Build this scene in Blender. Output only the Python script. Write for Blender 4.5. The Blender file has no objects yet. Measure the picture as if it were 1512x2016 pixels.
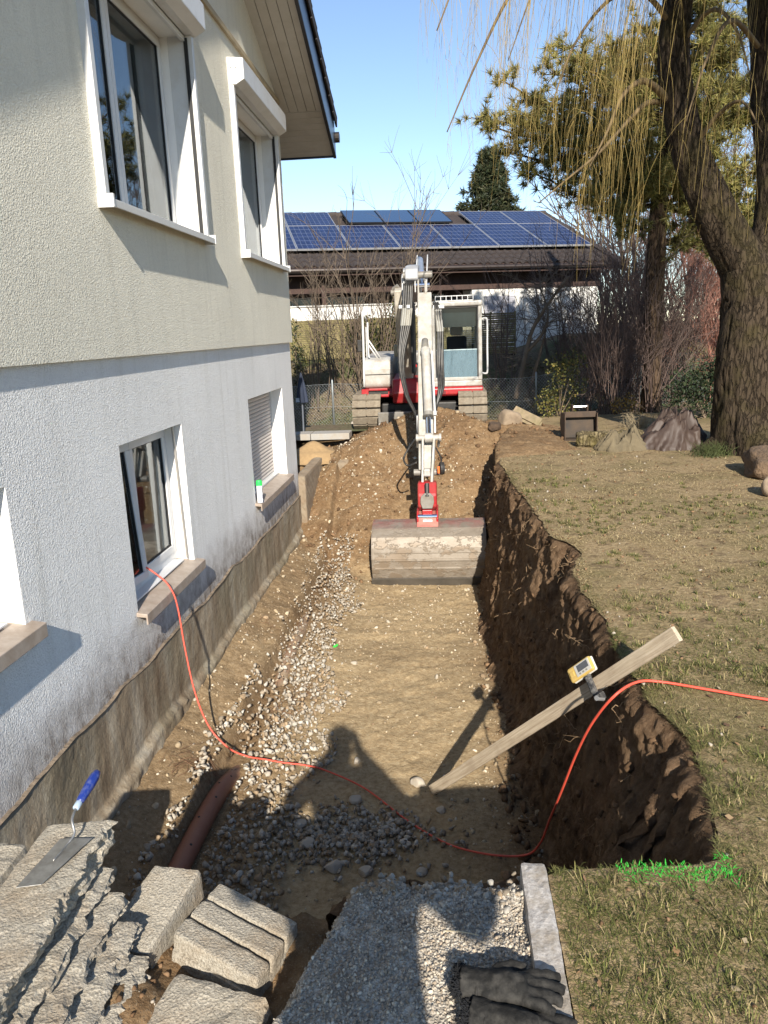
import bpy, bmesh, math, random
import numpy as np
from mathutils import Vector, Matrix

random.seed(7); RNG = np.random.default_rng(7)
scene = bpy.context.scene
COL = scene.collection

# ------------------------------------------------------------------ camera
EYE = Vector((0, 0, 1.65))
def camera_axes(yaw, pitch, roll):
    cy, sy, cp, sp = math.cos(yaw), math.sin(yaw), math.cos(pitch), math.sin(pitch)
    f = Vector((-sy*cp, cy*cp, -sp)); r = Vector((cy, sy, 0)); d = f.cross(r)
    cr, sr = math.cos(roll), math.sin(roll)
    return r*cr + d*sr, d*cr - r*sr, f
cr_, cd_, cf_ = camera_axes(math.radians(4.891), math.radians(13.198), math.radians(2.21))
cam_data = bpy.data.cameras.new('camera'); cam = bpy.data.objects.new('camera', cam_data); COL.objects.link(cam)
cam_data.sensor_fit = 'VERTICAL'; cam_data.sensor_height = 24; cam_data.lens = 24*1514/2016
cam_data.clip_start = 0.05; cam_data.clip_end = 2000
cam.matrix_world = Matrix(((cr_.x, -cd_.x, -cf_.x, EYE.x), (cr_.y, -cd_.y, -cf_.y, EYE.y), (cr_.z, -cd_.z, -cf_.z, EYE.z), (0, 0, 0, 1)))
scene.camera = cam

# ------------------------------------------------------------------ light
SUN = Vector((-1.0, 6.2, -3.4)).normalized()          # direction the light travels
world = bpy.data.worlds.new('World'); scene.world = world; world.use_nodes = True
nt = world.node_tree; bg = nt.nodes['Background']
sky = nt.nodes.new('ShaderNodeTexSky'); sky.sky_type = 'NISHITA'; sky.sun_disc = False
sky.sun_elevation = math.asin(-SUN.z); sky.sun_rotation = math.atan2(-SUN.x, -SUN.y)
sky.air_density = 1.0; sky.dust_density = 0.15; sky.ozone_density = 1.2; sky.altitude = 1300
nt.links.new(sky.outputs[0], bg.inputs[0]); bg.inputs[1].default_value = 0.096
sun_data = bpy.data.lights.new('sun', 'SUN'); sun = bpy.data.objects.new('sun', sun_data); COL.objects.link(sun)
sun_data.energy = 4.2; sun_data.angle = math.radians(0.53); sun_data.color = (1.0, 0.92, 0.80)
sun.rotation_euler = SUN.to_track_quat('-Z', 'Y').to_euler(); sun.location = (4, -12, 14)
vs = scene.view_settings; vs.view_transform = 'Standard'; vs.look = 'None'; vs.gamma = 1; vs.use_curve_mapping = False
vs.exposure = 1.1
scene.cycles.max_bounces = 8; scene.cycles.diffuse_bounces = 3; scene.cycles.glossy_bounces = 3
scene.cycles.transmission_bounces = 6; scene.cycles.transparent_max_bounces = 12
scene.cycles.use_denoising = True

# ------------------------------------------------------------------ helpers
_lat = np.random.default_rng(11).random((256, 256))
def vnoise(x, y, s=0):
    x = np.asarray(x, float) + s*17.31; y = np.asarray(y, float) + s*9.17
    xi = np.floor(x).astype(int); yi = np.floor(y).astype(int); fx = x-xi; fy = y-yi
    fx = fx*fx*(3-2*fx); fy = fy*fy*(3-2*fy)
    g = lambda a, b: _lat[a & 255, b & 255]
    return (g(xi, yi)*(1-fx)+g(xi+1, yi)*fx)*(1-fy)+(g(xi, yi+1)*(1-fx)+g(xi+1, yi+1)*fx)*fy
def fbm(x, y, o=4, s=0, gain=.5):
    t = 0; a = 1; n = 0
    for i in range(o):
        t = t+a*vnoise(np.asarray(x)*2**i, np.asarray(y)*2**i, s+i*3); n += a; a *= gain
    return t/n*2-1
def sstep(a, b, x):
    t = np.clip((np.asarray(x, float)-a)/(b-a), 0, 1); return t*t*(3-2*t)

def new_mesh(name, V, F):
    """F: (M,k) array or list of tuples."""
    V = np.asarray(V, np.float32).reshape(-1, 3)
    me = bpy.data.meshes.new(name)
    if isinstance(F, np.ndarray):
        k = F.shape[1]; m = len(F)
        me.vertices.add(len(V)); me.vertices.foreach_set('co', V.ravel())
        me.loops.add(m*k); me.loops.foreach_set('vertex_index', F.astype(np.int32).ravel())
        me.polygons.add(m); me.polygons.foreach_set('loop_start', np.arange(0, m*k, k, dtype=np.int32))
        me.update(calc_edges=True); me.validate()
    else:
        me.from_pydata([tuple(v) for v in V.tolist()], [], F); me.update()
    return me
def root_matrix(o):
    return o.matrix_basis.copy() if o.parent is None else root_matrix(o.parent) @ o.matrix_parent_inverse @ o.matrix_basis
def attach(o, parent):
    o.parent = parent
    o.matrix_parent_inverse = root_matrix(parent).inverted()
def tag(o, label=None, cat=None, group=None, kind=None):
    if label: o['label'] = label
    if cat: o['category'] = cat
    if group: o['group'] = group
    if kind: o['kind'] = kind
    return o
def thing(name, label, cat, loc, group=None):
    o = bpy.data.objects.new(name, None); COL.objects.link(o); o.location = loc; o.empty_display_size = .1
    o.matrix_basis = Matrix.Translation(loc)
    return tag(o, label, cat, group)
def link_mesh(name, me, mat=None, parent=None, smooth=False, bevel=0, seg=2, base=True):
    """me is in world coordinates; a top-level mesh gets its origin at its base"""
    if mat is not None and not me.materials: me.materials.append(mat)
    if smooth: me.polygons.foreach_set('use_smooth', np.ones(len(me.polygons), bool))
    o = bpy.data.objects.new(name, me); COL.objects.link(o)
    if parent is None and base and len(me.vertices):
        co = np.empty(len(me.vertices)*3, np.float32); me.vertices.foreach_get('co', co); co = co.reshape(-1, 3)
        c = Vector(((co[:, 0].min()+co[:, 0].max())/2, (co[:, 1].min()+co[:, 1].max())/2, co[:, 2].min()))
        me.transform(Matrix.Translation(-c)); o.matrix_basis = Matrix.Translation(c)
    if parent is not None: attach(o, parent)
    if bevel:
        b = o.modifiers.new('bevel', 'BEVEL'); b.width = bevel; b.segments = seg; b.limit_method = 'ANGLE'; b.angle_limit = math.radians(40)
        b.harden_normals = False
    return o
def inst(name, me, M, parent=None):
    o = bpy.data.objects.new(name, me); COL.objects.link(o)
    if parent is not None: attach(o, parent)
    o.matrix_basis = M
    return o
def copy_tree(o, M, parent=None):
    """copy of a thing with all its parts, moved by world matrix M"""
    c = o.copy(); COL.objects.link(c)
    if parent is None: c.matrix_basis = M @ o.matrix_basis
    else:
        c.parent = parent
    for ch in [x for x in bpy.data.objects if x.parent == o]: copy_tree(ch, M, c)
    return c

class MB:
    """collects shapes into ONE mesh"""
    def __init__(s): s.v = []; s.f = []
    def add(s, V, F):
        n = len(s.v); s.v += [tuple(map(float, q)) for q in V]; s.f += [tuple(int(i)+n for i in f) for f in F]; return s
    def box(s, x0, x1, y0, y1, z0, z1):
        V = [(x0, y0, z0), (x1, y0, z0), (x1, y1, z0), (x0, y1, z0), (x0, y0, z1), (x1, y0, z1), (x1, y1, z1), (x0, y1, z1)]
        return s.add(V, [(0, 3, 2, 1), (4, 5, 6, 7), (0, 1, 5, 4), (1, 2, 6, 5), (2, 3, 7, 6), (3, 0, 4, 7)])
    def obox(s, c, ax, ay, az):
        """oriented box: centre and three half-axis vectors"""
        c = Vector(c); ax = Vector(ax); ay = Vector(ay); az = Vector(az)
        V = [c+ax*i+ay*j+az*k for k in (-1, 1) for i, j in ((-1, -1), (1, -1), (1, 1), (-1, 1))]
        return s.add(V, [(0, 3, 2, 1), (4, 5, 6, 7), (0, 1, 5, 4), (1, 2, 6, 5), (2, 3, 7, 6), (3, 0, 4, 7)])
    def bar(s, p, q, w, h, up=(0, 0, 1)):
        """square bar from p to q"""
        p = Vector(p); q = Vector(q); d = (q-p); L = d.length; d.normalize(); u = Vector(up)
        r = d.cross(u)
        if r.length < 1e-4: r = d.cross(Vector((1, 0, 0)))
        r.normalize(); u = r.cross(d)
        return s.obox((p+q)/2, r*w/2, d*L/2, u*h/2)
    def prism(s, prof, axis, a0, a1):
        """closed profile [(p,q)..] extruded along axis 'x','y' or 'z' from a0 to a1"""
        n = len(prof)
        mk = {'x': lambda a, p, q: (a, p, q), 'y': lambda a, p, q: (p, a, q), 'z': lambda a, p, q: (p, q, a)}[axis]
        V = [mk(a0, *p) for p in prof]+[mk(a1, *p) for p in prof]
        F = [tuple(range(n-1, -1, -1)), tuple(range(n, 2*n))]+[(i, (i+1) % n, n+(i+1) % n, n+i) for i in range(n)]
        return s.add(V, F)
    def tube(s, pts, r, n=8, caps=True):
        P = [Vector(p) for p in pts]; R = r if hasattr(r, '__len__') else [r]*len(P)
        d0 = (P[1]-P[0]).normalized(); u = d0.orthogonal().normalized(); V = []; F = []
        for i, p in enumerate(P):
            d = (P[min(i+1, len(P)-1)]-P[max(i-1, 0)]).normalized()
            u = (u-d*u.dot(d)); u = u.normalized() if u.length > 1e-6 else d.orthogonal().normalized()
            w = d.cross(u)
            for k in range(n):
                a = 2*math.pi*k/n; V.append(p+(u*math.cos(a)+w*math.sin(a))*R[i])
        for i in range(len(P)-1):
            for k in range(n):
                F.append((i*n+k, i*n+(k+1) % n, (i+1)*n+(k+1) % n, (i+1)*n+k))
        if caps:
            F.append(tuple(range(n-1, -1, -1))); F.append(tuple((len(P)-1)*n+k for k in range(n)))
        return s.add(V, F)
    def cyl(s, p, q, r, n=16): return s.tube([p, q], r, n)
    def lathe(s, prof, c, n=20, axis=(0, 0, 1)):
        """prof [(radius,height)..] about axis through c"""
        a = Vector(axis).normalized(); u = a.orthogonal().normalized(); w = a.cross(u); c = Vector(c); V = []; F = []
        for r, h in prof:
            for k in range(n):
                t = 2*math.pi*k/n; V.append(c+a*h+(u*math.cos(t)+w*math.sin(t))*r)
        for i in range(len(prof)-1):
            for k in range(n): F.append((i*n+k, i*n+(k+1) % n, (i+1)*n+(k+1) % n, (i+1)*n+k))
        F.append(tuple(range(n-1, -1, -1))); F.append(tuple((len(prof)-1)*n+k for k in range(n)))
        return s.add(V, F)
    def mesh(s, name='m'): return new_mesh(name, s.v, s.f)
    def build(s, name, mat, parent=None, smooth=False, bevel=0, seg=2):
        return link_mesh(name, s.mesh(name), mat, parent, smooth, bevel, seg)

def smooth_path(pts, n=8):
    """Catmull-Rom through pts"""
    P = [Vector(p) for p in pts]; P = [P[0]*2-P[1]]+P+[P[-1]*2-P[-2]]; out = []
    for i in range(1, len(P)-2):
        for k in range(n):
            t = k/n; a, b, c, d = P[i-1], P[i], P[i+1], P[i+2]
            out.append(.5*((2*b)+(c-a)*t+(2*a-5*b+4*c-d)*t*t+(3*b-a-3*c+d)*t**3))
    out.append(P[-2]); return out

class Tubes:
    """many thin tapered tubes in one mesh, numpy based"""
    def __init__(s, n=3): s.V = []; s.F = []; s.c = 0; s.n = n
    def add(s, P, r0, r1):
        P = np.asarray(P, float); m = len(P); n = s.n
        D = np.gradient(P, axis=0); D /= np.linalg.norm(D, axis=1, keepdims=True)+1e-9
        ref = np.array([.31, .87, .39]); U = np.cross(D, ref); U /= np.linalg.norm(U, axis=1, keepdims=True)+1e-9
        W = np.cross(D, U); R = np.linspace(r0, r1, m)[:, None]
        a = np.arange(n)*2*np.pi/n
        V = P[:, None, :]+(U[:, None, :]*np.cos(a)[None, :, None]+W[:, None, :]*np.sin(a)[None, :, None])*R[:, None, :]
        i = np.arange(m-1)[:, None]*n; k = np.arange(n)[None, :]; k2 = (k+1) % n
        F = np.stack([i+k, i+k2, i+n+k2, i+n+k], -1).reshape(-1, 4)+s.c
        s.V.append(V.reshape(-1, 3)); s.F.append(F); s.c += m*n
    def mesh(s, name): return new_mesh(name, np.concatenate(s.V), np.concatenate(s.F))
    def build(s, name, mat, parent=None): return link_mesh(name, s.mesh(name), mat, parent, smooth=True)

def grid_faces(nu, nv):
    i = np.arange(nu-1)[:, None]*nv; j = np.arange(nv-1)[None, :]
    return np.stack([i+j, i+j+nv, i+j+nv+1, i+j+1], -1).reshape(-1, 4)
def point_attr(me, name, vals):
    a = me.attributes.new(name, 'FLOAT', 'POINT'); a.data.foreach_set('value', np.asarray(vals, np.float32))
def color_attr(me, name, rgb):
    a = me.attributes.new(name, 'FLOAT_COLOR', 'POINT')
    c = np.ones((len(rgb), 4), np.float32); c[:, :3] = rgb; a.data.foreach_set('color', c.ravel())

# rock shapes: convex hulls of jittered points
def rock_mesh(seed, n=14, flat=.75, sharp=True):
    r = np.random.default_rng(seed); bm = bmesh.new()
    p = r.normal(size=(n, 3)); p /= np.linalg.norm(p, axis=1, keepdims=True); p *= r.uniform(.75, 1.1, (n, 1)) if sharp else 1
    p *= np.array([1, r.uniform(.65, .95), flat*r.uniform(.7, 1)])
    for q in p: bm.verts.new(q)
    bmesh.ops.convex_hull(bm, input=bm.verts); bmesh.ops.triangulate(bm, faces=bm.faces)
    loose = [v for v in bm.verts if not v.link_faces]; bmesh.ops.delete(bm, geom=loose, context='VERTS')
    bm.verts.index_update()
    V = np.array([v.co[:] for v in bm.verts]); F = np.array([[v.index for v in f.verts] for f in bm.faces]); bm.free(); return V, F
ROCKS = [rock_mesh(100+i) for i in range(10)]
PEBBLES = [rock_mesh(200+i, 22, .7, False) for i in range(8)]
def rand_rot(n, rng):
    q = rng.normal(size=(n, 4)); q /= np.linalg.norm(q, axis=1, keepdims=True); w, x, y, z = q.T
    return np.stack([1-2*(y*y+z*z), 2*(x*y-z*w), 2*(x*z+y*w), 2*(x*y+z*w), 1-2*(x*x+z*z), 2*(y*z-x*w), 2*(x*z-y*w), 2*(y*z+x*w), 1-2*(x*x+y*y)], -1).reshape(n, 3, 3)
def scatter_rocks(name, pos, size, mat, shapes, rng, colors=None, parent=None, tilt=1.0):
    """thousands of stones in one mesh"""
    Vs = []; Fs = []; Cs = []; c = 0; n = len(pos)
    which = rng.integers(0, len(shapes), n); R = rand_rot(n, rng)
    if tilt < 1:
        a = rng.uniform(0, 6.28, n); Z = np.zeros(n); O = np.ones(n)
        R = np.stack([np.cos(a), -np.sin(a), Z, np.sin(a), np.cos(a), Z, Z, Z, O], -1).reshape(n, 3, 3)
    for k, (V, F) in enumerate(shapes):
        ix = np.where(which == k)[0]
        if not len(ix): continue
        P = np.einsum('nij,vj->nvi', R[ix], V)*size[ix][:, None, None]+pos[ix][:, None, :]
        Vs.append(P.reshape(-1, 3)); Fs.append((F[None]+(np.arange(len(ix))*len(V))[:, None, None]+c).reshape(-1, 3)); c += len(ix)*len(V)
        if colors is not None: Cs.append(np.repeat(colors[ix], len(V), 0))
    me = new_mesh(name, np.concatenate(Vs), np.concatenate(Fs))
    if colors is not None: color_attr(me, 'tint', np.concatenate(Cs))
    return link_mesh(name, me, mat, parent)

# ------------------------------------------------------------------ materials
def srgb(r, g, b):
    f = lambda c: (c/255/12.92) if c/255 <= .04045 else ((c/255+.055)/1.055)**2.4
    return (f(r), f(g), f(b), 1)
class NT:
    def __init__(s, name):
        s.m = bpy.data.materials.new(name); s.m.use_nodes = True; s.t = s.m.node_tree
        s.b = s.t.nodes['Principled BSDF']; s.out = s.t.nodes['Material Output']
        s._tc = None
    def n(s, typ, **kw):
        x = s.t.nodes.new('ShaderNode'+typ)
        for k, v in kw.items(): setattr(x, k, v)
        return x
    def l(s, a, b): s.t.links.new(a, b); return s
    def coord(s, scale=(1, 1, 1), kind='Object'):
        if kind == 'World':
            g = s.n('NewGeometry').outputs['Position']
        else:
            g = s.n('TexCoord').outputs[kind]
        mp = s.n('Mapping'); mp.inputs['Scale'].default_value = scale; s.l(g, mp.inputs[0]); return mp.outputs[0]
    def noise(s, scale, detail=4, rough=.55, vec=None, dist=0, out=0):
        x = s.n('TexNoise'); x.inputs['Scale'].default_value = scale; x.inputs['Detail'].default_value = detail
        x.inputs['Roughness'].default_value = rough; x.inputs['Distortion'].default_value = dist
        s.l(vec if vec is not None else s.coord(), x.inputs['Vector']); return x.outputs[out]
    def voro(s, scale, feature='F1', vec=None, out='Distance', rand=1):
        x = s.n('TexVoronoi', feature=feature); x.inputs['Scale'].default_value = scale; x.inputs['Randomness'].default_value = rand
        s.l(vec if vec is not None else s.coord(), x.inputs['Vector']); return x.outputs[out]
    def ramp(s, fac, stops, interp='LINEAR'):
        r = s.n('ValToRGB'); r.color_ramp.interpolation = interp; e = r.color_ramp.elements
        while len(e) < len(stops): e.new(.5)
        for el, (p, c) in zip(e, stops): el.position = p; el.color = c if hasattr(c, '__len__') and len(c) == 4 else ((*c, 1) if hasattr(c, '__len__') else (c, c, c, 1))
        s.l(fac, r.inputs[0]); return r.outputs[0]
    def mix(s, fac, a, b, blend='MIX'):
        x = s.n('MixRGB', blend_type=blend)
        for i, v in ((0, fac), (1, a), (2, b)):
            if hasattr(v, 'is_output'): s.l(v, x.inputs[i])
            elif i == 0: x.inputs[0].default_value = v
            else: x.inputs[i].default_value = v if len(v) == 4 else (*v, 1)
        return x.outputs[0]
    def math(s, op, a, b=None, clamp=False):
        x = s.n('Math', operation=op, use_clamp=clamp)
        for i, v in ((0, a), (1, b)):
            if v is None: continue
            if hasattr(v, 'is_output'): s.l(v, x.inputs[i])
            else: x.inputs[i].default_value = v
        return x.outputs[0]
    def maprange(s, v, a, b, c=0, d=1):
        x = s.n('MapRange'); s.l(v, x.inputs[0])
        for i, q in ((1, a), (2, b), (3, c), (4, d)): x.inputs[i].default_value = q
        return x.outputs[0]
    def color(s, c):
        if hasattr(c, 'is_output'): s.l(c, s.b.inputs['Base Color'])
        else: s.b.inputs['Base Color'].default_value = c if len(c) == 4 else (*c, 1)
        return s
    def set(s, **kw):
        for k, v in kw.items():
            i = s.b.inputs[k.replace('_', ' ')]
            if hasattr(v, 'is_output'): s.l(v, i)
            else: i.default_value = v
        return s
    def bump(s, h, strength=.5, dist=.01):
        b = s.n('Bump'); b.inputs['Strength'].default_value = strength; b.inputs['Distance'].default_value = dist
        s.l(h, b.inputs['Height'])
        if s.b.inputs['Normal'].is_linked: s.l(s.b.inputs['Normal'].links[0].from_socket, b.inputs['Normal'])
        s.l(b.outputs[0], s.b.inputs['Normal']); return s
def simple(name, c, rough=.6, metal=0, spec=.5, var=.15, vscale=6, bump=0, bscale=60, bdist=.003, dirt=None, dscale=5, damt=.5):
    """a colour with soft variation, optional dirt patches and fine relief"""
    k = NT(name); v = k.coord()
    nz = k.noise(vscale, 4, .6, v)
    c = tuple(c[:3])
    base = k.ramp(nz, [(.25, tuple(q*(1-var) for q in c)), (.75, tuple(min(1, q*(1+var)) for q in c))])
    if dirt:
        m = k.ramp(k.noise(dscale, 6, .68, v), [(.5-damt*.25, 0.), (.5+.14, 1.)])
        m = k.math('MULTIPLY', m, min(1, damt*1.4))
        base = k.mix(m, base, dirt)
    k.color(base).set(Roughness=rough, Metallic=metal)
    k.b.inputs['Specular IOR Level'].default_value = spec
    if bump: k.bump(k.noise(bscale, 3, .6, v), bump, bdist)
    return k.m
# ------------------------------------------------------------------ surfaces of the house
WX = -2.10                                   # plane of the lower wall
def mat_stucco(name, c, dirt_z=None, tone=.08):
    k = NT(name); v = k.coord()
    warp = k.noise(38, 2, .5, v)
    worm = k.noise(84, 2, .55, v, dist=1.3)
    cell = k.voro(110, 'SMOOTH_F1', v)
    h = k.math('ADD', k.math('MULTIPLY', worm, .9), k.math('MULTIPLY', cell, .55))
    broad = k.noise(.9, 4, .6, v)
    col = k.ramp(broad, [(.3, tuple(q*(1-tone) for q in c)), (.7, tuple(min(1, q*(1+tone*.5)) for q in c))])
    col = k.mix(k.math('MULTIPLY', k.ramp(worm, [(.35, 1.), (.5, 0.)]), .25), col, tuple(q*.6 for q in c))
    # rain streaks: noise stretched in height
    st = k.noise(5, 5, .6, k.coord((1, 1.6, .12)))
    col = k.mix(k.math('MULTIPLY', k.ramp(st, [(.52, 0.), (.78, 1.)]), .26), col, (.38, .36, .3))
    if dirt_z is not None:
        sep = k.n('SeparateXYZ'); k.l(v, sep.inputs[0])
        edge = k.math('ADD', sep.outputs[2], k.math('MULTIPLY', k.math('SUBTRACT', k.noise(3.2, 6, .7, v), .5), .5))
        m = k.math('MULTIPLY', k.maprange(edge, dirt_z+.30, dirt_z-.10), .95)
        m = k.math('MULTIPLY', m, k.ramp(k.noise(9, 6, .72, k.coord((1, 1, .8))), [(.3, .25), (.62, 1.)]))
        col = k.mix(m, col, (.13, .095, .065))
    k.color(col).set(Roughness=.93); k.b.inputs['Specular IOR Level'].default_value = .2
    k.bump(h, 1.0, .0085)
    return k.m
M_CREAM = mat_stucco('stucco_cream', (.76, .725, .615))
M_WHITEWALL = mat_stucco('stucco_white', (.80, .795, .78), dirt_z=-.42)
def mat_plinth():
    k = NT('plinth_concrete'); v = k.coord()
    st = k.noise(4, 6, .65, k.coord((1, 1.3, .35)))
    col = k.ramp(st, [(.28, (.16, .115, .075)), (.45, (.30, .24, .165)), (.6, (.38, .33, .25)), (.78, (.45, .415, .34))])
    gr = k.ramp(k.noise(1.6, 4, .6, v), [(.45, 0.), (.65, 1.)])
    col = k.mix(k.math('MULTIPLY', gr, .45), col, (.20, .19, .13))
    col = k.mix(k.math('MULTIPLY', k.ramp(k.noise(40, 4, .7, v), [(.5, 0.), (.7, 1.)]), .35), col, (.08, .05, .03))
    k.color(col).set(Roughness=.95); k.b.inputs['Specular IOR Level'].default_value = .15
    k.bump(k.noise(28, 6, .65, v), .6, .012); k.bump(k.noise(150, 3, .6, v), .4, .003)
    return k.m
M_PLINTH = mat_plinth()
M_REVEAL = simple('smooth_render_white', (.80, .79, .76), .85, var=.04, bump=.15, bscale=120, bdist=.001)
M_WHITE = simple('white_coated_metal', (.62, .62, .61), .35, var=.03, vscale=3, dirt=(.45, .42, .36), dscale=7, damt=.18)
M_PVC = simple('white_window_plastic', (.62, .62, .62), .3, var=.02)
M_RUBBER = simple('black_rubber_seal', (.012, .012, .013), .6, var=.1)
M_SOFFIT = simple('painted_soffit_board', (.45, .425, .385), .6, var=.06, vscale=2, dirt=(.26, .22, .17), dscale=3, damt=.2)
M_FASCIA = simple('dark_blue_sheet_metal', (.018, .028, .05), .28, metal=.35, spec=.6, var=.25, vscale=3)
M_TILE = simple('dark_roof_tile', (.032, .026, .025), .8, var=.35, vscale=3, bump=.3, bscale=40, dirt=(.07, .065, .05), dscale=9, damt=.3)
M_STONE_SILL = simple('stone_sill', (.37, .31, .26), .55, var=.1, vscale=20, bump=.15, bscale=150, dirt=(.22, .16, .11), dscale=9, damt=.4)
M_CURTAIN = simple('curtain_cloth', (.80, .77, .69), .9, var=.05)
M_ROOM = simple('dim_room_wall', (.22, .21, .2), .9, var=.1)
def mat_glass(name, tint=(.9, .95, .95)):
    k = NT(name)
    tr = k.n('BsdfTransparent'); tr.inputs[0].default_value = (*tint, 1)
    gl = k.n('BsdfGlossy'); gl.inputs['Roughness'].default_value = .015; gl.inputs[0].default_value = (.92, .96, 1, 1)
    fr = k.n('Fresnel'); fr.inputs[0].default_value = 1.6
    mx = k.n('MixShader'); f2 = k.math('ADD', k.math('MULTIPLY', fr.outputs[0], .95), .02, True)
    k.l(f2, mx.inputs[0]); k.l(tr.outputs[0], mx.inputs[1]); k.l(gl.outputs[0], mx.inputs[2]); k.l(mx.outputs[0], k.out.inputs[0])
    return k.m
M_GLASS = mat_glass('window_glass')

# ------------------------------------------------------------------ the house
house = thing('house', 'cream and white rendered house with four windows beside the dug trench', 'house', (-3.5, 5.2, -1.2))
Y_NEAR, Y_FAR = -.15, 10.55
def soffit_z(y): return 4.45-.40*(y-10.83) if y > 5.2 else 4.45-.40*(5.2-10.83)-.40*(5.2-y)
W1 = dict(y0=4.86, y1=6.86, z0=2.50, z1=4.06)
W2 = dict(y0=8.22, y1=10.18, z0=2.50, z1=4.06)
WL = dict(y0=2.2, y1=3.44, z0=.30, z1=1.0)
WM = dict(y0=4.76, y1=5.965, z0=-.13, z1=1.0)
WF = dict(y0=8.10, y1=9.85, z0=-.13, z1=1.0)
def wall_panel(name, x, y0, y1, z0, z1, holes, mat, depth, reveal, top=None):
    """wall slab with real openings: outer face, reveals as one separate part"""
    ys = sorted({y0, y1, *[h['y0'] for h in holes], *[h['y1'] for h in holes]}); zs = sorted({z0, z1, *[h['z0'] for h in holes], *[h['z1'] for h in holes]})
    m = MB()
    for a, b in zip(ys, ys[1:]):
        for c, d in zip(zs, zs[1:]):
            if any(h['y0'] <= a and b <= h['y1'] and h['z0'] <= c and d <= h['z1'] for h in holes): continue
            m.add([(x, a, c), (x, b, c), (x, b, d), (x, a, d)], [(0, 1, 2, 3)])
    if top:
        # gable above z1
        m.add([(x, y0, z1), (x, y1, z1)]+[(x, y, soffit_z(y)+.02) for y in top], [tuple(range(2+len(top)))])
    xi = x-depth
    m.add([(x, y1, z0), (xi, y1, z0), (xi, y1, z1), (x, y1, z1)], [(0, 1, 2, 3)])
    m.add([(x, y0, z0), (x, y1, z0), (xi, y1, z0), (xi, y0, z0)], [(0, 3, 2, 1)])
    o = m.build(name, mat, house)
    for h in holes:
        r = MB()
        for (a, c), (b, d) in (((h['y0'], h['z0']), (h['y1'], h['z0'])), ((h['y1'], h['z0']), (h['y1'], h['z1'])), ((h['y1'], h['z1']), (h['y0'], h['z1'])), ((h['y0'], h['z1']), (h['y0'], h['z0']))):
            r.add([(x, a, c), (x, b, d), (x-.3, b, d), (x-.3, a, c)], [(0, 1, 2, 3)])
        r.build('window_reveal', reveal, o)
    return o
upper = wall_panel('upper_wall', WX+.035, Y_NEAR, Y_FAR+.03, 1.555, 4.52, [W1, W2], M_CREAM, 8.5, M_REVEAL, top=[Y_FAR+.03, 5.2, Y_NEAR])
lower = wall_panel('lower_wall', WX, Y_NEAR, Y_FAR, -.62, 1.56, [WL, WM, WF], M_WHITEWALL, 8.5, M_REVEAL)
tr = MB().box(WX+.035, WX+.065, Y_NEAR, Y_FAR+.032, 4.505, 4.56); tr.build('string_course', simple('weathered_trim', (.36, .29, .19), .8, var=.25, vscale=4), house, bevel=.006)
# plinth: rough concrete face with a broken upper edge and a step of coarse mortar low down
ny, nz = 380, 46
Y = np.linspace(Y_NEAR, Y_FAR-.004, ny); T = np.linspace(0, 1, nz)
top = -.50+.045*fbm(Y*2.3, Y*0, 5, 3)-.012*(Y-3)*.8
low = -1.04+.05*fbm(Y*1.7, Y*0+5, 4, 5)
G = np.zeros((ny, nz, 3))
for j, t in enumerate(T):
    z = top*(1-t)+(-1.75)*t; G[:, j, 1] = Y; G[:, j, 2] = z
    under = sstep(0, .03, low-z)
    G[:, j, 0] = WX+.016+.010*fbm(Y*3, z*4, 4, 8)+under*(.035+.03*np.abs(fbm(Y*7, z*9, 4, 9)))+.004*fbm(Y*30, z*30, 2, 4)
me = new_mesh('plinth', G.reshape(-1, 3), grid_faces(ny, nz)[:, ::-1].copy()); link_mesh('plinth', me, M_PLINTH, house, smooth=True)
# broken lip of old render hanging over the plinth
lip = MB(); n = 260; yy = np.linspace(2.0, Y_FAR-.01, n); zt = np.interp(yy, Y, top)
for i in range(n-1):
    t0, t1 = zt[i], zt[i+1]; w0 = .006+.008*abs(math.sin(i*1.7))
    lip.add([(WX-.01, yy[i], t0+w0), (WX-.01, yy[i+1], t1+w0), (WX+.022, yy[i+1], t1+.004), (WX+.022, yy[i], t0+.004), (WX+.004, yy[i], t0-.02), (WX+.004, yy[i+1], t1-.02)], [(0, 1, 2, 3), (3, 2, 5, 4)])
lip.build('render_edge', simple('crumbling_render', (.20, .155, .11), .95, var=.5, vscale=20, bump=.6, bscale=60, bdist=.01), house)

# roof: two sloping slabs, soffit boards, verge fascia, verge tiles, gutter end
XV = -1.49; YE = 11.70
def roof_slab(ya, yb, nm):
    za, zb = soffit_z(ya), soffit_z(yb)
    MB().prism([(ya, za+.06), (yb, zb+.06), (yb, zb+.46), (ya, za+.46)], 'x', -9, XV-.03).build(nm, M_TILE, house)
roof_slab(5.2, YE, 'roof_slope'); roof_slab(-1.3, 5.2, 'roof_slope')
sl = math.atan(.40)
for k in range(5):                              # boards of the sloping verge soffit, running down the slope
    x0 = WX+.03+k*.116; x1 = min(x0+.110, XV-.02)
    for ya, yb in ((5.2, 10.80), (-1.3, 5.2)):
        za, zb = soffit_z(ya), soffit_z(yb)
        b = MB().prism([(ya, za), (yb, zb), (yb, zb+.018), (ya, za+.018)], 'x', x0, x1); b.build('soffit_board', M_SOFFIT, house, bevel=.003)
for k in range(8):                              # boards of the eaves soffit, running along the eaves
    ya = 10.812+k*.111; yb = min(ya+.106, YE-.01)
    b = MB().prism([(ya, soffit_z(ya)), (yb, soffit_z(yb)), (yb, soffit_z(yb)+.018), (ya, soffit_z(ya)+.018)], 'x', -8.5, XV-.02); b.build('soffit_board', M_SOFFIT, house, bevel=.003)
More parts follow.
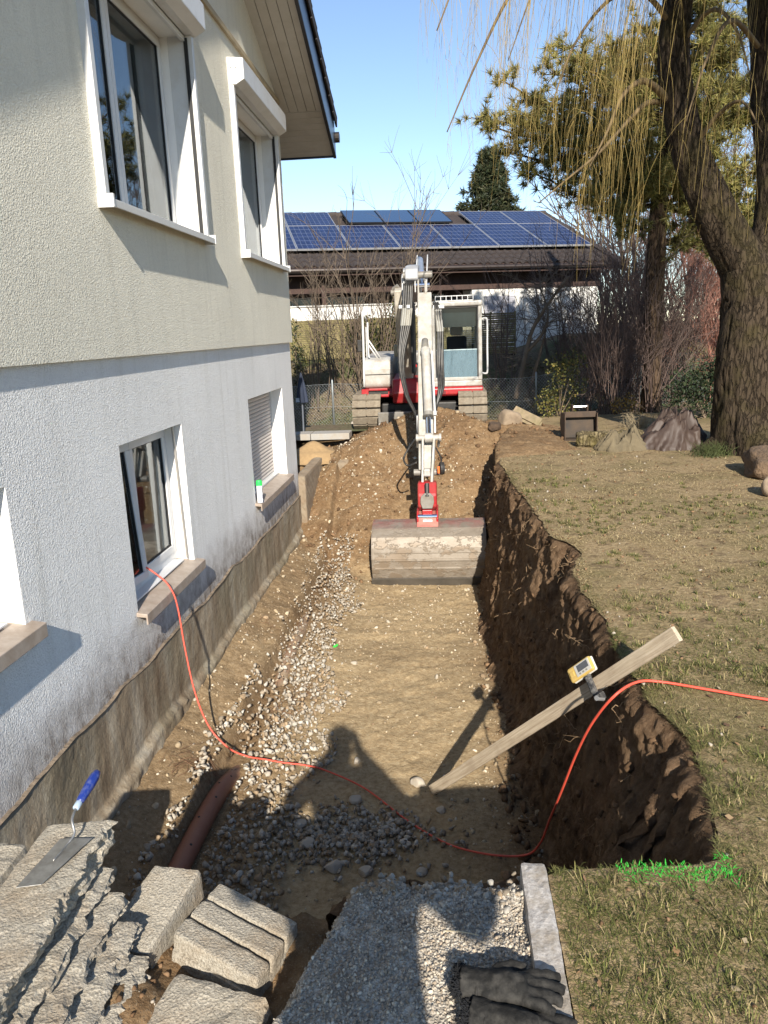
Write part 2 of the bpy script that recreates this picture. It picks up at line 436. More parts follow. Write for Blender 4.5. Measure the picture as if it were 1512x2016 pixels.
for ya, yb in ((5.2, YE), (-1.3, 5.2)):
    za, zb = soffit_z(ya), soffit_z(yb)
    MB().prism([(ya, za-.02), (yb, zb-.02), (yb, zb+.43), (ya, za+.43)], 'x', XV-.02, XV).build('verge_fascia', M_FASCIA, house, bevel=.004)
    MB().prism([(ya, za-.035), (yb, zb-.035), (yb, zb+.0), (ya, za+.0)], 'x', XV-.035, XV+.006).build('fascia_drip_edge', simple('black_edge_strip', (.012, .013, .018), .4), house)
MB().prism([(YE, soffit_z(YE)-.02), (YE+.02, soffit_z(YE)-.02), (YE+.02, soffit_z(YE)+.3), (YE, soffit_z(YE)+.3)], 'x', -8.5, XV).build('eaves_fascia', M_FASCIA, house)
tile = MB(); c, s_ = math.cos(sl), math.sin(sl)
prof = [(0, .0), (.36, -.005), (.37, .05), (.0, .035), (-.02, .02)]
tile.prism([(p, q) for p, q in prof], 'x', -.30, .035); tile.box(.012, .035, 0, .36, -.10, .02)
tm = tile.mesh('verge_tile'); tm.materials.append(M_TILE)
L = (YE-5.2)/c; nt_ = int(L/.33)
for i in range(nt_+1):
    y = YE-.02-.33*c*(i+.92)+.02; z = soffit_z(y)+.47
    inst('verge_tile', tm, Matrix.Translation((XV, y, z)) @ Matrix.Rotation(-sl+.07, 4, 'X'), house)
MB().tube([(-8.5, YE+.09, soffit_z(YE)+.26), (XV+.05, YE+.09, soffit_z(YE)+.26)], .07, 14).build('gutter', simple('dark_gutter', (.03, .024, .02), .4, metal=.4), house, smooth=False)

# ---- windows
def sash(parent, x, y0, y1, z0, z1, w=.055, name='sash', d=.05):
    m = MB(); m.box(x-d, x, y0, y1, z0, z0+w); m.box(x-d, x, y0, y1, z1-w, z1); m.box(x-d, x, y0, y0+w, z0+w, z1-w); m.box(x-d, x, y1-w, y1, z0+w, z1-w)
    o = m.build(name, M_PVC, parent, bevel=.005)
    g = MB(); e = .007
    for a, b, c_, d_ in ((y0+w-.001, y1-w+.001, z0+w-.001, z0+w+e), (y0+w-.001, y1-w+.001, z1-w-e, z1-w+.001), (y0+w-.001, y0+w+e, z0+w, z1-w), (y1-w-e, y1-w+.001, z0+w, z1-w)): g.box(x-.03, x-.012, a, b, c_, d_)
    s1 = g.build('glazing_seal', M_RUBBER, parent)
    s2 = MB().box(x-.026, x-.021, y0+w, y1-w, z0+w, z1-w).build('pane', M_GLASS, parent)
    return (o, s1, s2)
def curtain(parent, x, y0, y1, z0, z1, amp=.025, per=.11):
    n = 60; yy = np.linspace(y0, y1, n); xx = x+amp*np.sin((yy-y0)*6.283/per+.8*np.sin(yy*7))
    V = np.stack([np.repeat(xx, 2), np.repeat(yy, 2), np.tile([z0, z1], n)], -1)
    i = np.arange(n-1)*2; F = np.stack([i, i+2, i+3, i+1], -1)
    return link_mesh('curtain', new_mesh('curtain', V, F), M_CURTAIN, parent, smooth=True)
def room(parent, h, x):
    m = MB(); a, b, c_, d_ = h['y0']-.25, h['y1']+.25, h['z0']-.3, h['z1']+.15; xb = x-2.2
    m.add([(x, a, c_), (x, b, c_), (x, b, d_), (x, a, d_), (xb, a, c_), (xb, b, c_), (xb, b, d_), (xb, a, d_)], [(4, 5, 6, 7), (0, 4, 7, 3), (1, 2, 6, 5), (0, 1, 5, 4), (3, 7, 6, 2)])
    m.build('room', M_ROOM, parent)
def upper_window(h, second):
    w = bpy.data.objects.new('window', None); COL.objects.link(w); attach(w, house)
    x = WX-.17; y0, y1, z0, z1 = h['y0'], h['y1'], h['z0'], h['z1']
    f = MB()
    for a in ((y0, y1, z0, z0+.05), (y0, y1, z1-.05, z1), (y0, y0+.05, z0+.05, z1-.05), (y1-.05, y1, z0+.05, z1-.05)): f.box(x-.07, x-.015, *a)
    f.build('window_frame', M_PVC, w, bevel=.004)
    ym = y0+.44*(y1-y0)
    sash(w, x, y0+.035, ym-.004, z0+.035, z1-.035); sash(w, x, ym+.004, y1-.035, z0+.035, z1-.035)
    curtain(w, x-.16, ym+.30, y1-.02, z0, z1, .02, .3); curtain(w, x-.30, ym+.02, ym+.36, z0, z1, .03, .07)
    if not second: curtain(w, x-.45, y0+.1, y0+.3, z0, z1, .03, .08)
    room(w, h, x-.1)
    # white metal surround: side guides, sill, roller shutter box with chamfered lower edge
    for a, b in ((y0-.055, y0+.002), (y1-.002, y1+.05)):
        MB().box(WX-.12, WX+.085, a, b, z0-.02, z1).build('shutter_guide', M_WHITE, w, bevel=.004)
        MB().box(WX+.02, WX+.05, (b-.001 if a < y0 else a-.012), (b+.012 if a < y0 else a+.001), z0+.02, z1-.02).build('guide_groove', M_RUBBER, w)
    MB().prism([(WX-.16, z0+.012), (WX+.13, z0-.008), (WX+.13, z0-.055), (WX+.118, z0-.055), (WX+.118, z0-.02), (WX-.16, z0+.0)], 'y', y0-.05, y1+.05).build('sill', simple('ribbed_metal_sill', (.60, .59, .56), .45, var=.06, vscale=60), w, bevel=.003)
    for a in (y0-.075, y1+.05): MB().box(WX+.03, WX+.135, a, a+.025, z0-.06, z0+.02).build('sill_end_cap', M_WHITE, w, bevel=.004)
    zb = z1; b = MB().prism([(WX+.02, zb), (WX+.11, zb), (WX+.195, zb+.045), (WX+.195, zb+.235), (WX+.02, zb+.25)], 'y', y0-.06, y1+.055)
    bo = b.build('shutter_box', M_WHITE, w, bevel=.005)
    for k in (.07, .12): MB().cyl((WX+k, y0-.062, zb+.15), (WX+k, y0-.058, zb+.15), .006, 8).build('screw', M_RUBBER, w)
    MB().box(WX+.0, WX+.03, y0+.01, y1-.01, z1-.045, z1-.002).build('shutter_end_rail', M_WHITE, w, bevel=.004)
upper_window(W1, False); upper_window(W2, True)

def stone_sill(parent, h, mat=None):
    m = MB().prism([(WX-.20, h['z0']+.03), (WX+.075, h['z0']-.01), (WX+.075, h['z0']-.085), (WX+.062, h['z0']-.085), (WX+.062, h['z0']-.035), (WX-.20, h['z0']-.01)], 'y', h['y0']-.03, h['y1']+.06)
    m.build('sill', M_STONE_SILL, parent, bevel=.004)
# middle cellar window: one sash tipped inwards, one closed
wm = bpy.data.objects.new('window', None); COL.objects.link(wm); attach(wm, house); wm['label'] = 'cellar window with one sash tipped open and a cable hanging out'
h = WM; x = WX-.13; f = MB()
for a in ((h['y0'], h['y1'], h['z0']-.0, h['z0']+.12), (h['y0'], h['y1'], h['z1']-.06, h['z1']), (h['y0'], h['y0']+.06, h['z0']+.12, h['z1']-.06), (h['y1']-.06, h['y1'], h['z0']+.12, h['z1']-.06)): f.box(x-.07, x-.01, *a)
f.build('window_frame', M_PVC, wm, bevel=.004)
ym = 5.22
sash(wm, x, ym+.0, h['y1']-.045, h['z0']+.10, h['z1']-.04)
so = sash(wm, x, h['y0']+.045, ym-.006, h['z0']+.10, h['z1']-.04)
piv = Matrix.Translation((x-.03, h['y0']+.04, h['z0']+.1)) @ Matrix.Rotation(math.radians(-7), 4, 'Z') @ Matrix.Rotation(math.radians(-3), 4, 'Y') @ Matrix.Translation((-x+.03, -h['y0']-.04, -h['z0']-.1))
for q_ in so: q_.matrix_basis = piv @ q_.matrix_basis
MB().box(x-.002, x+.02, ym-.045, ym-.02, .42, .48).build('window_catch', simple('grey_catch', (.06, .06, .07), .5), wm, bevel=.003)
MB().cyl((WX-.045, h['y1']-.035, h['z0']+.03), (WX-.065, h['y1']-.03, h['z1']), .009, 10).build('shutter_guide', simple('dull_steel', (.45, .42, .38), .4, metal=.7), wm)
curtain(wm, x-.14, ym+.02, h['y1'], h['z0'], h['z1'], .022, .13); curtain(wm, x-.4, h['y0'], ym, h['z0'], h['z1'], .022, .13)
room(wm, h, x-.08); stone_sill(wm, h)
MB().box(x-.02, x+.075, h['y0']+.005, h['y1']-.09, h['z0']+.022, h['z0']+.034).build('inner_sill_strip', M_PVC, wm, bevel=.003)
# near cellar window at the picture edge
wl = bpy.data.objects.new('window', None); COL.objects.link(wl); attach(wl, house)
h = WL; f = MB()
for a in ((h['y0'], h['y1'], h['z0'], h['z0']+.07), (h['y0'], h['y1'], h['z1']-.06, h['z1']), (h['y0'], h['y0']+.06, h['z0']+.07, h['z1']-.06), (h['y1']-.06, h['y1'], h['z0']+.07, h['z1']-.06)): f.box(x-.07, x-.01, *a)
f.build('window_frame', M_PVC, wl, bevel=.004); sash(wl, x, h['y0']+.045, h['y1']-.045, h['z0']+.05, h['z1']-.04); room(wl, h, x-.08); stone_sill(wl, h)
MB().box(x-.02, x+.075, h['y0'], h['y1']-.06, h['z0']+.024, h['z0']+.036).build('inner_sill_strip', M_PVC, wl, bevel=.003)
# far cellar window with its roller shutter down
wf = bpy.data.objects.new('window', None); COL.objects.link(wf); attach(wf, house); wf['label'] = 'cellar window with its beige roller shutter fully down'
h = WF; sh = MB().box(x-.06, x-.045, h['y0']-.0, h['y1']+.0, h['z0'], h['z1']).build('shutter', simple('shutter_back', (.2, .18, .16), .8), wf)
slat = MB(); slat.prism([(0, 0), (.012, .008), (.015, .021), (.011, .036), (0, .041)], 'y', 0, h['y1']-h['y0']-.03)
sm = slat.mesh('slat'); sm.materials.append(simple('beige_shutter_slat', (.60, .54, .49), .55, var=.06, vscale=3))
for i in range(24): inst('slat', sm, Matrix.Translation((x-.045, h['y0']+.015, h['z0']+.05+i*.0445)), wf)
for a in (h['y0']+.0, h['y1']-.035): MB().box(x-.05, x-.01, a, a+.035, h['z0'], h['z1']).build('shutter_guide', M_WHITE, wf, bevel=.003)
MB().box(x-.05, x-.02, h['y0']+.03, h['y1']-.03, h['z0']+.015, h['z0']+.05).build('shutter_end_rail', M_WHITE, wf, bevel=.003)
stone_sill(wf, h); room(wf, h, x-.08)
MB().box(x-.02, x+.03, h['y0'], h['y1']-.03, h['z0']+.02, h['z0']+.045).build('inner_sill_strip', M_PVC, wf, bevel=.003)
# ------------------------------------------------------------------ soil materials
def mat_soil():
    k = NT('dug_soil'); v = k.coord(kind='World')
    at = k.n('Attribute', attribute_name='pale').outputs['Fac']
    n1 = k.noise(2.2, 6, .65, v); n2 = k.noise(26, 5, .7, v); n3 = k.noise(130, 3, .7, v)
    brown = k.ramp(n2, [(.25, (.09, .053, .026)), (.5, (.17, .103, .052)), (.75, (.26, .17, .093))])
    pale = k.ramp(n2, [(.25, (.20, .14, .075)), (.5, (.36, .268, .155)), (.75, (.49, .395, .255))])
    f = k.math('ADD', at, k.math('MULTIPLY', k.math('SUBTRACT', n1, .5), .9), True)
    col = k.mix(f, brown, pale)
    col = k.mix(k.ramp(n3, [(.56, 0.), (.72, .55)]), col, (.45, .38, .27))
    dk = k.n('Attribute', attribute_name='damp').outputs['Fac']
    col = k.mix(dk, col, (.045, .027, .016))
    k.color(col).set(Roughness=.97); k.b.inputs['Specular IOR Level'].default_value = .12
    k.bump(k.noise(48, 5, .7, v), .7, .02); k.bump(n3, .5, .005)
    return k.m
M_SOIL = mat_soil()
def mat_wall_soil():
    k = NT('cut_topsoil'); v = k.coord(kind='World')
    n2 = k.noise(20, 5, .7, k.coord((1, 1, .6), 'World')); n1 = k.noise(1.7, 4, .6, v)
    col = k.ramp(n2, [(.28, (.055, .033, .019)), (.5, (.135, .084, .049)), (.72, (.25, .168, .104))])
    col = k.mix(k.math('MULTIPLY', k.ramp(n1, [(.45, 0.), (.65, 1.)]), .5), col, (.22, .145, .085))
    col = k.mix(k.ramp(k.noise(90, 3, .7, v), [(.6, 0.), (.74, .5)]), col, (.3, .24, .16))
    k.color(col).set(Roughness=.97); k.b.inputs['Specular IOR Level'].default_value = .12
    k.bump(k.noise(45, 6, .75, k.coord((1, 1, .7), 'World')), .9, .03); k.bump(k.noise(160, 3, .7, v), .5, .005)
    return k.m
M_WALLSOIL = mat_wall_soil()
def mat_lawn():
    k = NT('dry_lawn_soil'); v = k.coord(kind='World')
    n1 = k.noise(1.1, 5, .62, v); n2 = k.noise(30, 5, .7, v); n3 = k.noise(6, 4, .6, v)
    dry = k.ramp(n2, [(.25, (.15, .105, .055)), (.5, (.29, .215, .12)), (.78, (.42, .33, .20))])
    grn = k.ramp(n2, [(.25, (.06, .052, .022)), (.5, (.135, .118, .05)), (.78, (.24, .205, .10))])
    bare = k.ramp(n2, [(.3, (.085, .056, .032)), (.7, (.20, .145, .09))])
    col = k.mix(k.ramp(n1, [(.45, 0.), (.7, .8)]), dry, grn)
    col = k.mix(k.ramp(n3, [(.53, 0.), (.64, .8)]), col, bare)
    k.color(col).set(Roughness=.97); k.b.inputs['Specular IOR Level'].default_value = .1
    k.bump(n2, .8, .02); k.bump(k.noise(140, 2, .6, v), .5, .006)
    return k.m
M_LAWN = mat_lawn()
def mat_tint(name, rough=.9, bump=.3, bscale=60, noise_amt=.25, spec=.25):
    k = NT(name); a = k.n('Attribute', attribute_name='tint').outputs['Color']; v = k.coord(kind='World')
    nz = k.ramp(k.noise(bscale, 4, .65, v), [(.3, 1-noise_amt), (.7, 1+noise_amt)])
    k.color(k.mix(1., a, nz, 'MULTIPLY')).set(Roughness=rough); k.b.inputs['Specular IOR Level'].default_value = spec
    if bump: k.bump(k.noise(bscale*2, 3, .6, v), bump, .004)
    return k.m
M_GRAVEL = mat_tint('crushed_stone')
M_BLADE = mat_tint('grass_blade', .8, 0, 9, .15, .2)

# ------------------------------------------------------------------ the trench
EDGE = [(.84, 2.17), (.86, 2.28), (.94, 2.69), (.97, 2.92), (.90, 3.14), (.87, 3.5), (.86, 3.84), (.89, 4.28), (.85, 4.71), (.86, 5.17), (.985, 5.58), (.94, 5.80), (.83, 6.06), (.80, 6.8), (.73, 7.99), (.68, 9.2), (.66, 9.65), (.72, 10.6), (.85, 11.6), (1.1, 12.5)]
_ey = np.array([p[1] for p in EDGE]); _ex = np.array([p[0] for p in EDGE])
def edge_x(y): return np.interp(y, _ey, _ex)+.030*fbm(np.asarray(y)*6, np.asarray(y)*0+3, 5, 2, .65)
_by = np.array([2.0, 4.12, 4.47, 4.93, 5.64, 6.26, 7.12, 7.93, 9.3, 13]); _bx = np.array([.66, .63, .60, .55, .52, .49, .44, .43, .45, .6])
def bottom_x(y): return np.interp(y, _by, _bx)
FLOOR = -1.5
def pit_z(x, y):
    x = np.asarray(x, float); y = np.asarray(y, float)
    f = FLOOR+.03*fbm(x*1.1, y*1.1, 3, 1)+.017*fbm(x*7, y*7, 4, 2)+.010*fbm(x*25, y*25, 3, 6)
    f = f+.085*sstep(-.9, -1.5, x+.16*fbm(x*2, y*1.8, 4, 4))
    e = sstep(-1.635, -1.72, x+.025*fbm(y*3.1, y*0+1, 4, 12))
    ledge = -1.12-.13*sstep(-2.1, -1.72, x)+.045*fbm(x*4, y*2.6, 5, 13, .6)+.008*fbm(x*22, y*22, 3, 14)
    f = f*(1-e)+ledge*e
    y0 = 9.62+.22*fbm(x*1.2+3, y*.3, 3, 15)+.5*sstep(-1.3, -2.1, x)
    lump = .085*fbm(x*2.6, y*2.6, 5, 16, .62)+.03*fbm(x*13, y*13, 3, 18)
    ramp = FLOOR+.575*(y-y0)+.35*e*.6+lump
    cap = .0+.44*np.exp(-((x+.25)/.72)**2)*sstep(13.65, 12.75, y)+.05*sstep(12.2, 11.2, y)*0+.10*np.exp(-((x-1.3)/.8)**2)*sstep(13.6, 12.6, y)+.45*lump
    cap = cap*sstep(2.9, 1.2, np.abs(x)) - .06*sstep(1.6, 2.6, np.abs(x+.2))
    cap = cap-.22*sstep(-1.2, -2.0, x)
    r = np.minimum(ramp, cap)
    spoil = -.06+.15*np.exp(-((x-1.05)/.75)**2)*sstep(9.7, 10.7, y+.35*fbm(x*2, y*2, 3, 19))*sstep(13.8, 12.9, y)+.5*lump
    spoil = np.where((x > edge_x(y)-.06) & (y > 9.75), spoil, -9)
    hh = np.maximum(np.maximum(f, r), spoil)
    d = np.clip(1-np.abs(f-r)/.12, 0, 1); return hh+.02*d*d
xs = np.arange(-3.3, 2.4, .026); ys = np.arange(2.25, 14.2, .026)
XX, YY = np.meshgrid(xs, ys, indexing='ij'); ZZ = pit_z(XX, YY)
keep_wall = (XX < WX+.02) & (YY < Y_FAR)
F = grid_faces(len(xs), len(ys))
bad = (keep_wall | ((XX > edge_x(YY)+.12) & (YY < 9.9))).ravel()
F = F[~bad[F].all(1)]
me = new_mesh('pit_floor', np.stack([XX, YY, ZZ], -1).reshape(-1, 3), F)
pale = .85*sstep(10.2, 9.2, YY)*sstep(.55, .1, XX)*sstep(-1.75, -1.0, XX)+.42*sstep(-1.6, -1.75, XX)*sstep(10.4, 9.6, YY)+.12+.18*fbm(XX*.8, YY*.8, 3, 20)
point_attr(me, 'pale', np.clip(pale, 0, 1).ravel()); point_attr(me, 'damp', np.clip(.35*fbm(XX*1.5, YY*1.5, 4, 25), 0, .3).ravel())
pit = link_mesh('pit_floor', me, M_SOIL, None, smooth=True, base=False); tag(pit, kind='structure')

# right-hand and near trench walls: one torn sheet with bucket-tooth gouges
near_top = [(-.36, 1.93), (-.33, 1.98), (-.27, 2.03), (-.15, 2.08), (.01, 2.04), (.2, 2.1), (.3, 2.1), (.46, 2.09), (.52, 2.13), (.69, 2.16)]
TP = [(x, y, -.02) for x, y in near_top]+[(x, y, -.006) for x, y in EDGE]
BP = [(x, 2.35+.2*(x < 0)*0, FLOOR-.1) for x, y in near_top]+[(float(bottom_x(y)) if y > 2.6 else .62, max(y, 2.42), FLOOR-.1) for x, y in EDGE]
BP[0] = (-.42, 2.5, FLOOR-.1); BP[1] = (-.38, 2.45, FLOOR-.1)
def resample(P, s, S): P = np.array(P); return np.stack([np.interp(s, S, P[:, i]) for i in range(3)], -1)
S = np.concatenate([[0], np.cumsum([math.dist(a, b) for a, b in zip(TP, TP[1:])])])
ns = int(S[-1]/.017); s = np.linspace(0, S[-1], ns); T0 = resample(TP, s, S); B0 = resample(BP, s, S)
T0[:, 0] += np.where(T0[:, 1] > 2.17, .030*fbm(T0[:, 1]*6, T0[:, 1]*0+3, 5, 2, .65), 0)
nv = 78; t = np.linspace(0, 1, nv)
P = T0[:, None, :]*(1-t)[None, :, None]+B0[:, None, :]*t[None, :, None]
tang = np.gradient(T0, axis=0); tang[:, 2] = 0; tang /= np.linalg.norm(tang, axis=1, keepdims=True)
nrm = np.stack([-tang[:, 1], tang[:, 0], 0*tang[:, 0]], -1)                       # points into the trench
z = P[..., 2]; a = s[:, None]-.50*z-.12*z*z+.05*fbm(s[:, None]*3, z*4, 3, 29)
far = sstep(2.2, 3.5, s)[:, None]
g1 = 1-np.abs(fbm(a*2.6, z*.5, 3, 30)); g2 = 1-np.abs(fbm(a*9, z*.9, 3, 31)); g3 = fbm(a*26, z*1.6, 3, 32); cl = fbm(a*3.5, z*3.5, 4, 33); cl2 = fbm(a*14, z*14, 3, 34)
def saw(f, wob, sd):
    ph = a*f+wob*fbm(a*f*.35, z*1.1, 3, sd); return (1-(ph-np.floor(ph)))*np.clip(2.4*vnoise(np.floor(ph)*1.7+sd, z*f*.55, sd)-.6, 0, 1.4)
lump_ = fbm(a*4.2, z*5.5, 5, 33, .64); crumb = fbm(a*21, z*17, 3, 38, .6)
disp = .08*(g1-.6)+.060*(g2-.6)*(.4+1.2*vnoise(a*1.3, z*2.2, 44))+.018*saw(8, 1.6, 43)+.014*g3+.05*lump_+.03*crumb+.016*fbm(a*48, z*8, 2, 39)+.01
slump = np.exp(-((P[..., 1]-2.75)/.42)**2)*np.exp(-((z+.62)/.36)**2)*(P[..., 0] > .5)
disp = disp+.16*slump*(1+.8*fbm(a*8, z*8, 4, 36, .65))
disp = disp*np.clip(t*26, 0.15, 1)[None, :]
foot = sstep(.86, 1.0, t)[None, :]*(.10+.08*fbm(s*2, s*0, 3, 40)[:, None]); disp = disp+foot
P = P+nrm[:, None, :]*disp[..., None]; P[..., 2] += .02*fbm(a*10, z*10, 3, 37)*np.clip(t*6, 0, 1)[None, :]
P[:, 0, :] -= nrm*.14; P[:, 0, 2] -= .004
me = new_mesh('pit_wall', P.reshape(-1, 3), grid_faces(ns, nv)[:, ::-1].copy())
wallo = link_mesh('pit_wall', me, M_WALLSOIL, None, smooth=True, base=False); tag(wallo, kind='structure')
WALLP, WALLN, WALLS = P, nrm, s

# ------------------------------------------------------------------ lawn, path, near soil
def lawn_z(x, y): return .012*fbm(np.asarray(x)*1.3, np.asarray(y)*1.3, 4, 50)+.005*fbm(np.asarray(x)*11, np.asarray(y)*11, 3, 51)
us = np.concatenate([np.arange(0, 2.2, .035), np.geomspace(2.2, 120, 60)]); vs_ = np.concatenate([-np.geomspace(60, .3, 25), np.arange(-.2, 9, .035), np.arange(9, 14.6, .08)])
U, V_ = np.meshgrid(us, vs_, indexing='ij')
left = np.where(V_ >= 2.165, np.interp(V_, _ey, _ex), .285+.55*sstep(2.10, 2.165, V_))
left = np.where(V_ >= 2.165, edge_x(V_), left)
left = np.where(V_ > 12.5, 1.1, left)
X = left+U; Z = lawn_z(X, V_)
Z = Z-.012*np.exp(-U/.02)*(V_ > 2.1)
me = new_mesh('lawn', np.stack([X, V_, Z], -1).reshape(-1, 3), grid_faces(len(us), len(vs_)))
lawn = link_mesh('lawn', me, M_LAWN, None, smooth=True, base=False); tag(lawn, kind='structure')

def mat_path():
    k = NT('gravel_path_fill'); v = k.coord(kind='World')
    c1 = k.voro(150, 'F1', v, 'Color'); sep = k.n('SeparateXYZ'); k.l(c1, sep.inputs[0])
    col = k.ramp(sep.outputs[0], [(0., (.23, .205, .17)), (.5, (.37, .335, .285)), (1., (.52, .485, .42))])
    col = k.mix(k.ramp(k.noise(5, 5, .6, v), [(.5, 0.), (.66, .6)]), col, (.16, .12, .08))
    k.color(col).set(Roughness=.95); k.b.inputs['Specular IOR Level'].default_value = .15
    k.bump(k.voro(150, 'F1', v), .8, .006); k.bump(k.noise(60, 5, .7, v), .5, .01)
    return k.m
M_PATH = mat_path()
def path_z(x, y):
    x = np.asarray(x, float); y = np.asarray(y, float)
    lft = -.27-.33*(2.03-y)-.05*fbm(y*5, y*0, 4, 55)
    zz = .0-.34*np.clip((lft-x)/.17, 0, 1)
    return zz+.020*fbm(x*5, y*5, 4, 56)+.012*fbm(x*14, y*14, 3, 58)+.006*fbm(x*40, y*40, 3, 57)-.03*sstep(1.97, 2.07, y)-.05*sstep(2.03, 2.1, y)*vnoise(x*14, y*0, 3)
xs2 = np.arange(-.80, .215, .008); ys2 = np.concatenate([np.linspace(-6, .9, 60), np.arange(.92, 2.10, .008)])
X2, Y2 = np.meshgrid(xs2, ys2, indexing='ij')
me = new_mesh('gravel_path', np.stack([X2, Y2, path_z(X2, Y2)], -1).reshape(-1, 3), grid_faces(len(xs2), len(ys2)))
tag(link_mesh('gravel_path', me, M_PATH, None, smooth=True, base=False), kind='structure')
# soil under the loose blocks, falling away into the trench
def near_z(x, y):
    x = np.asarray(x, float); y = np.asarray(y, float)
    yl = 2.12+.05*fbm(x*3, x*0, 3, 61)
    return -.26+.12*np.exp(-((x+1.0)/.16)**2-((y-1.72)/.17)**2)+.035*fbm(x*5, y*5, 5, 60, .6)+.02*fbm(x*18, y*18, 3, 62)-1.35*sstep(yl, yl+.75, y)-.25*sstep(-1.25, -1.7, x)
xs3 = np.arange(-2.12, -.25, .016); ys3 = np.concatenate([np.linspace(-6, 1.0, 40), np.arange(1.02, 3.1, .016)])
X3, Y3 = np.meshgrid(xs3, ys3, indexing='ij')
me = new_mesh('near_soil', np.stack([X3, Y3, near_z(X3, Y3)], -1).reshape(-1, 3), grid_faces(len(xs3), len(ys3)))
point_attr(me, 'pale', np.full(X3.size, .12)); point_attr(me, 'damp', np.full(X3.size, .1))
tag(link_mesh('near_soil', me, M_SOIL, None, smooth=True, base=False), kind='structure')

# ------------------------------------------------------------------ the ground beyond: hollow behind the machine, bank, neighbour's plot, horizon
def far_z(x, y):
    x = np.asarray(x, float); y = np.asarray(y, float)
    dip = -.40*sstep(14.3, 16.0, y)*sstep(3.6, 1.5, x)
    bank = 1.42*sstep(16.4, 19.6, y+.35*fbm(x*.5, y*.3, 3, 71))*sstep(12, 3, x)+.6*sstep(3, 12, x)*sstep(16, 22, y)
    return dip+bank+.05*fbm(x*1.2, y*1.2, 4, 70)*sstep(14, 16, y)-.02
xs4 = np.concatenate([-np.geomspace(900, 8, 24), np.arange(-7.6, 14, .25), np.geomspace(14.5, 900, 24)]); ys4 = np.concatenate([np.arange(13.3, 24, .2), np.geomspace(24.5, 1200, 30)])
X4, Y4 = np.meshgrid(xs4, ys4, indexing='ij')
V4 = np.stack([X4, Y4, far_z(X4, Y4)], -1).reshape(-1, 3); F4 = grid_faces(len(xs4), len(ys4))
# side strips: left of the house and behind the camera
def strip(x0, x1, y0, y1, zz):
    global V4, F4
    n = len(V4); V4 = np.concatenate([V4, [(x0, y0, zz), (x1, y0, zz), (x1, y1, zz), (x0, y1, zz)]]); F4 = np.concatenate([F4, [[n, n+1, n+2, n+3]]])
strip(-900, -3.2, 10.4, 13.4, -.12); strip(-900, -9.5, -900, 10.45, -.12); strip(-9.6, -2.0, -900, -.1, -.12); strip(-2.05, 900, -900, -55, -.05); strip(100, 900, -56, 14, -.05); strip(-2.1, -.2, -56, -5.5, -.05); strip(-.3, .3, -56, -5.5, -.04)
me = new_mesh('ground', V4, F4)
def mat_bank():
    k = NT('bank_soil_and_litter'); v = k.coord(kind='World')
    n2 = k.noise(22, 5, .7, v); n1 = k.noise(.9, 5, .62, v)
    col = k.ramp(n2, [(.25, (.05, .036, .02)), (.5, (.13, .095, .055)), (.75, (.24, .19, .11))])
    grn = k.ramp(n2, [(.25, (.03, .04, .012)), (.6, (.09, .11, .035)), (.8, (.17, .18, .07))])
    k.color(k.mix(k.ramp(n1, [(.48, 0.), (.62, .8)]), col, grn)).set(Roughness=.97); k.bump(n2, .8, .04)
    return k.m
M_BANK = mat_bank()
tag(link_mesh('ground', me, M_BANK, None, smooth=True, base=False), kind='structure')
# ------------------------------------------------------------------ rough concrete pieces
def rough_box(c, ax, ay, az, n, amp, seed, fine=.3, jag=None):
    """subdivided box with broken faces; returns V,F in world space"""
    bm = bmesh.new(); bmesh.ops.create_cube(bm, size=2)
    c = Vector(c); A = [Vector(ax), Vector(ay), Vector(az)]
    for axis, k in enumerate(n):
        es = [e for e in bm.edges if abs(abs((e.verts[0].co-e.verts[1].co).normalized()[axis])-1) < 1e-3]
        if k > 1: bmesh.ops.subdivide_edges(bm, edges=es, cuts=k-1, use_grid_fill=True)
    bm.verts.index_update()
    L = np.array([v.co[:] for v in bm.verts]); F = [tuple(v.index for v in f.verts) for f in bm.faces]; bm.free()
    W = np.array(c)[None]+L @ np.array([list(a) for a in A])
    N = L.copy(); N[np.abs(N) < .999] = 0; N /= np.linalg.norm(N, axis=1, keepdims=True)+1e-9
    ND = N @ np.array([list(a.normalized()) for a in A])
    q = W*1.0
    d = amp*(fbm(q[:, 0]*16+seed, (q[:, 1]+q[:, 2])*16, 4, seed, .6)+fine*fbm(q[:, 0]*70+q[:, 2]*40, q[:, 1]*70, 2, seed+1))
    corner = (np.abs(L) > .999).sum(1); d = d-amp*.8*(corner >= 2)-amp*.9*(corner == 3)
    if jag is not None:                                        # break away along one side: jag=(axis, sign, amount, frequency)
        axx, sg, am, fr = jag; wj = np.clip((L[:, axx]*sg+.4)/1.4, 0, 1)
        o2 = [i for i in range(3) if i != axx]
        nj = np.clip(.45+1.3*fbm(L[:, o2[0]]*fr+seed, L[:, o2[1]]*fr*.35+seed, 5, seed+5, .72), 0, 1.15)
        W = W-np.array(list(A[axx].normalized()))[None]*sg*(am*wj*nj)[:, None]
    return W+ND*d[:, None], F
def rough_obj(name, parts, mat, parent=None):
    m = MB()
    for V, F in parts: m.add(V, F)
    return m.build(name, mat, parent)
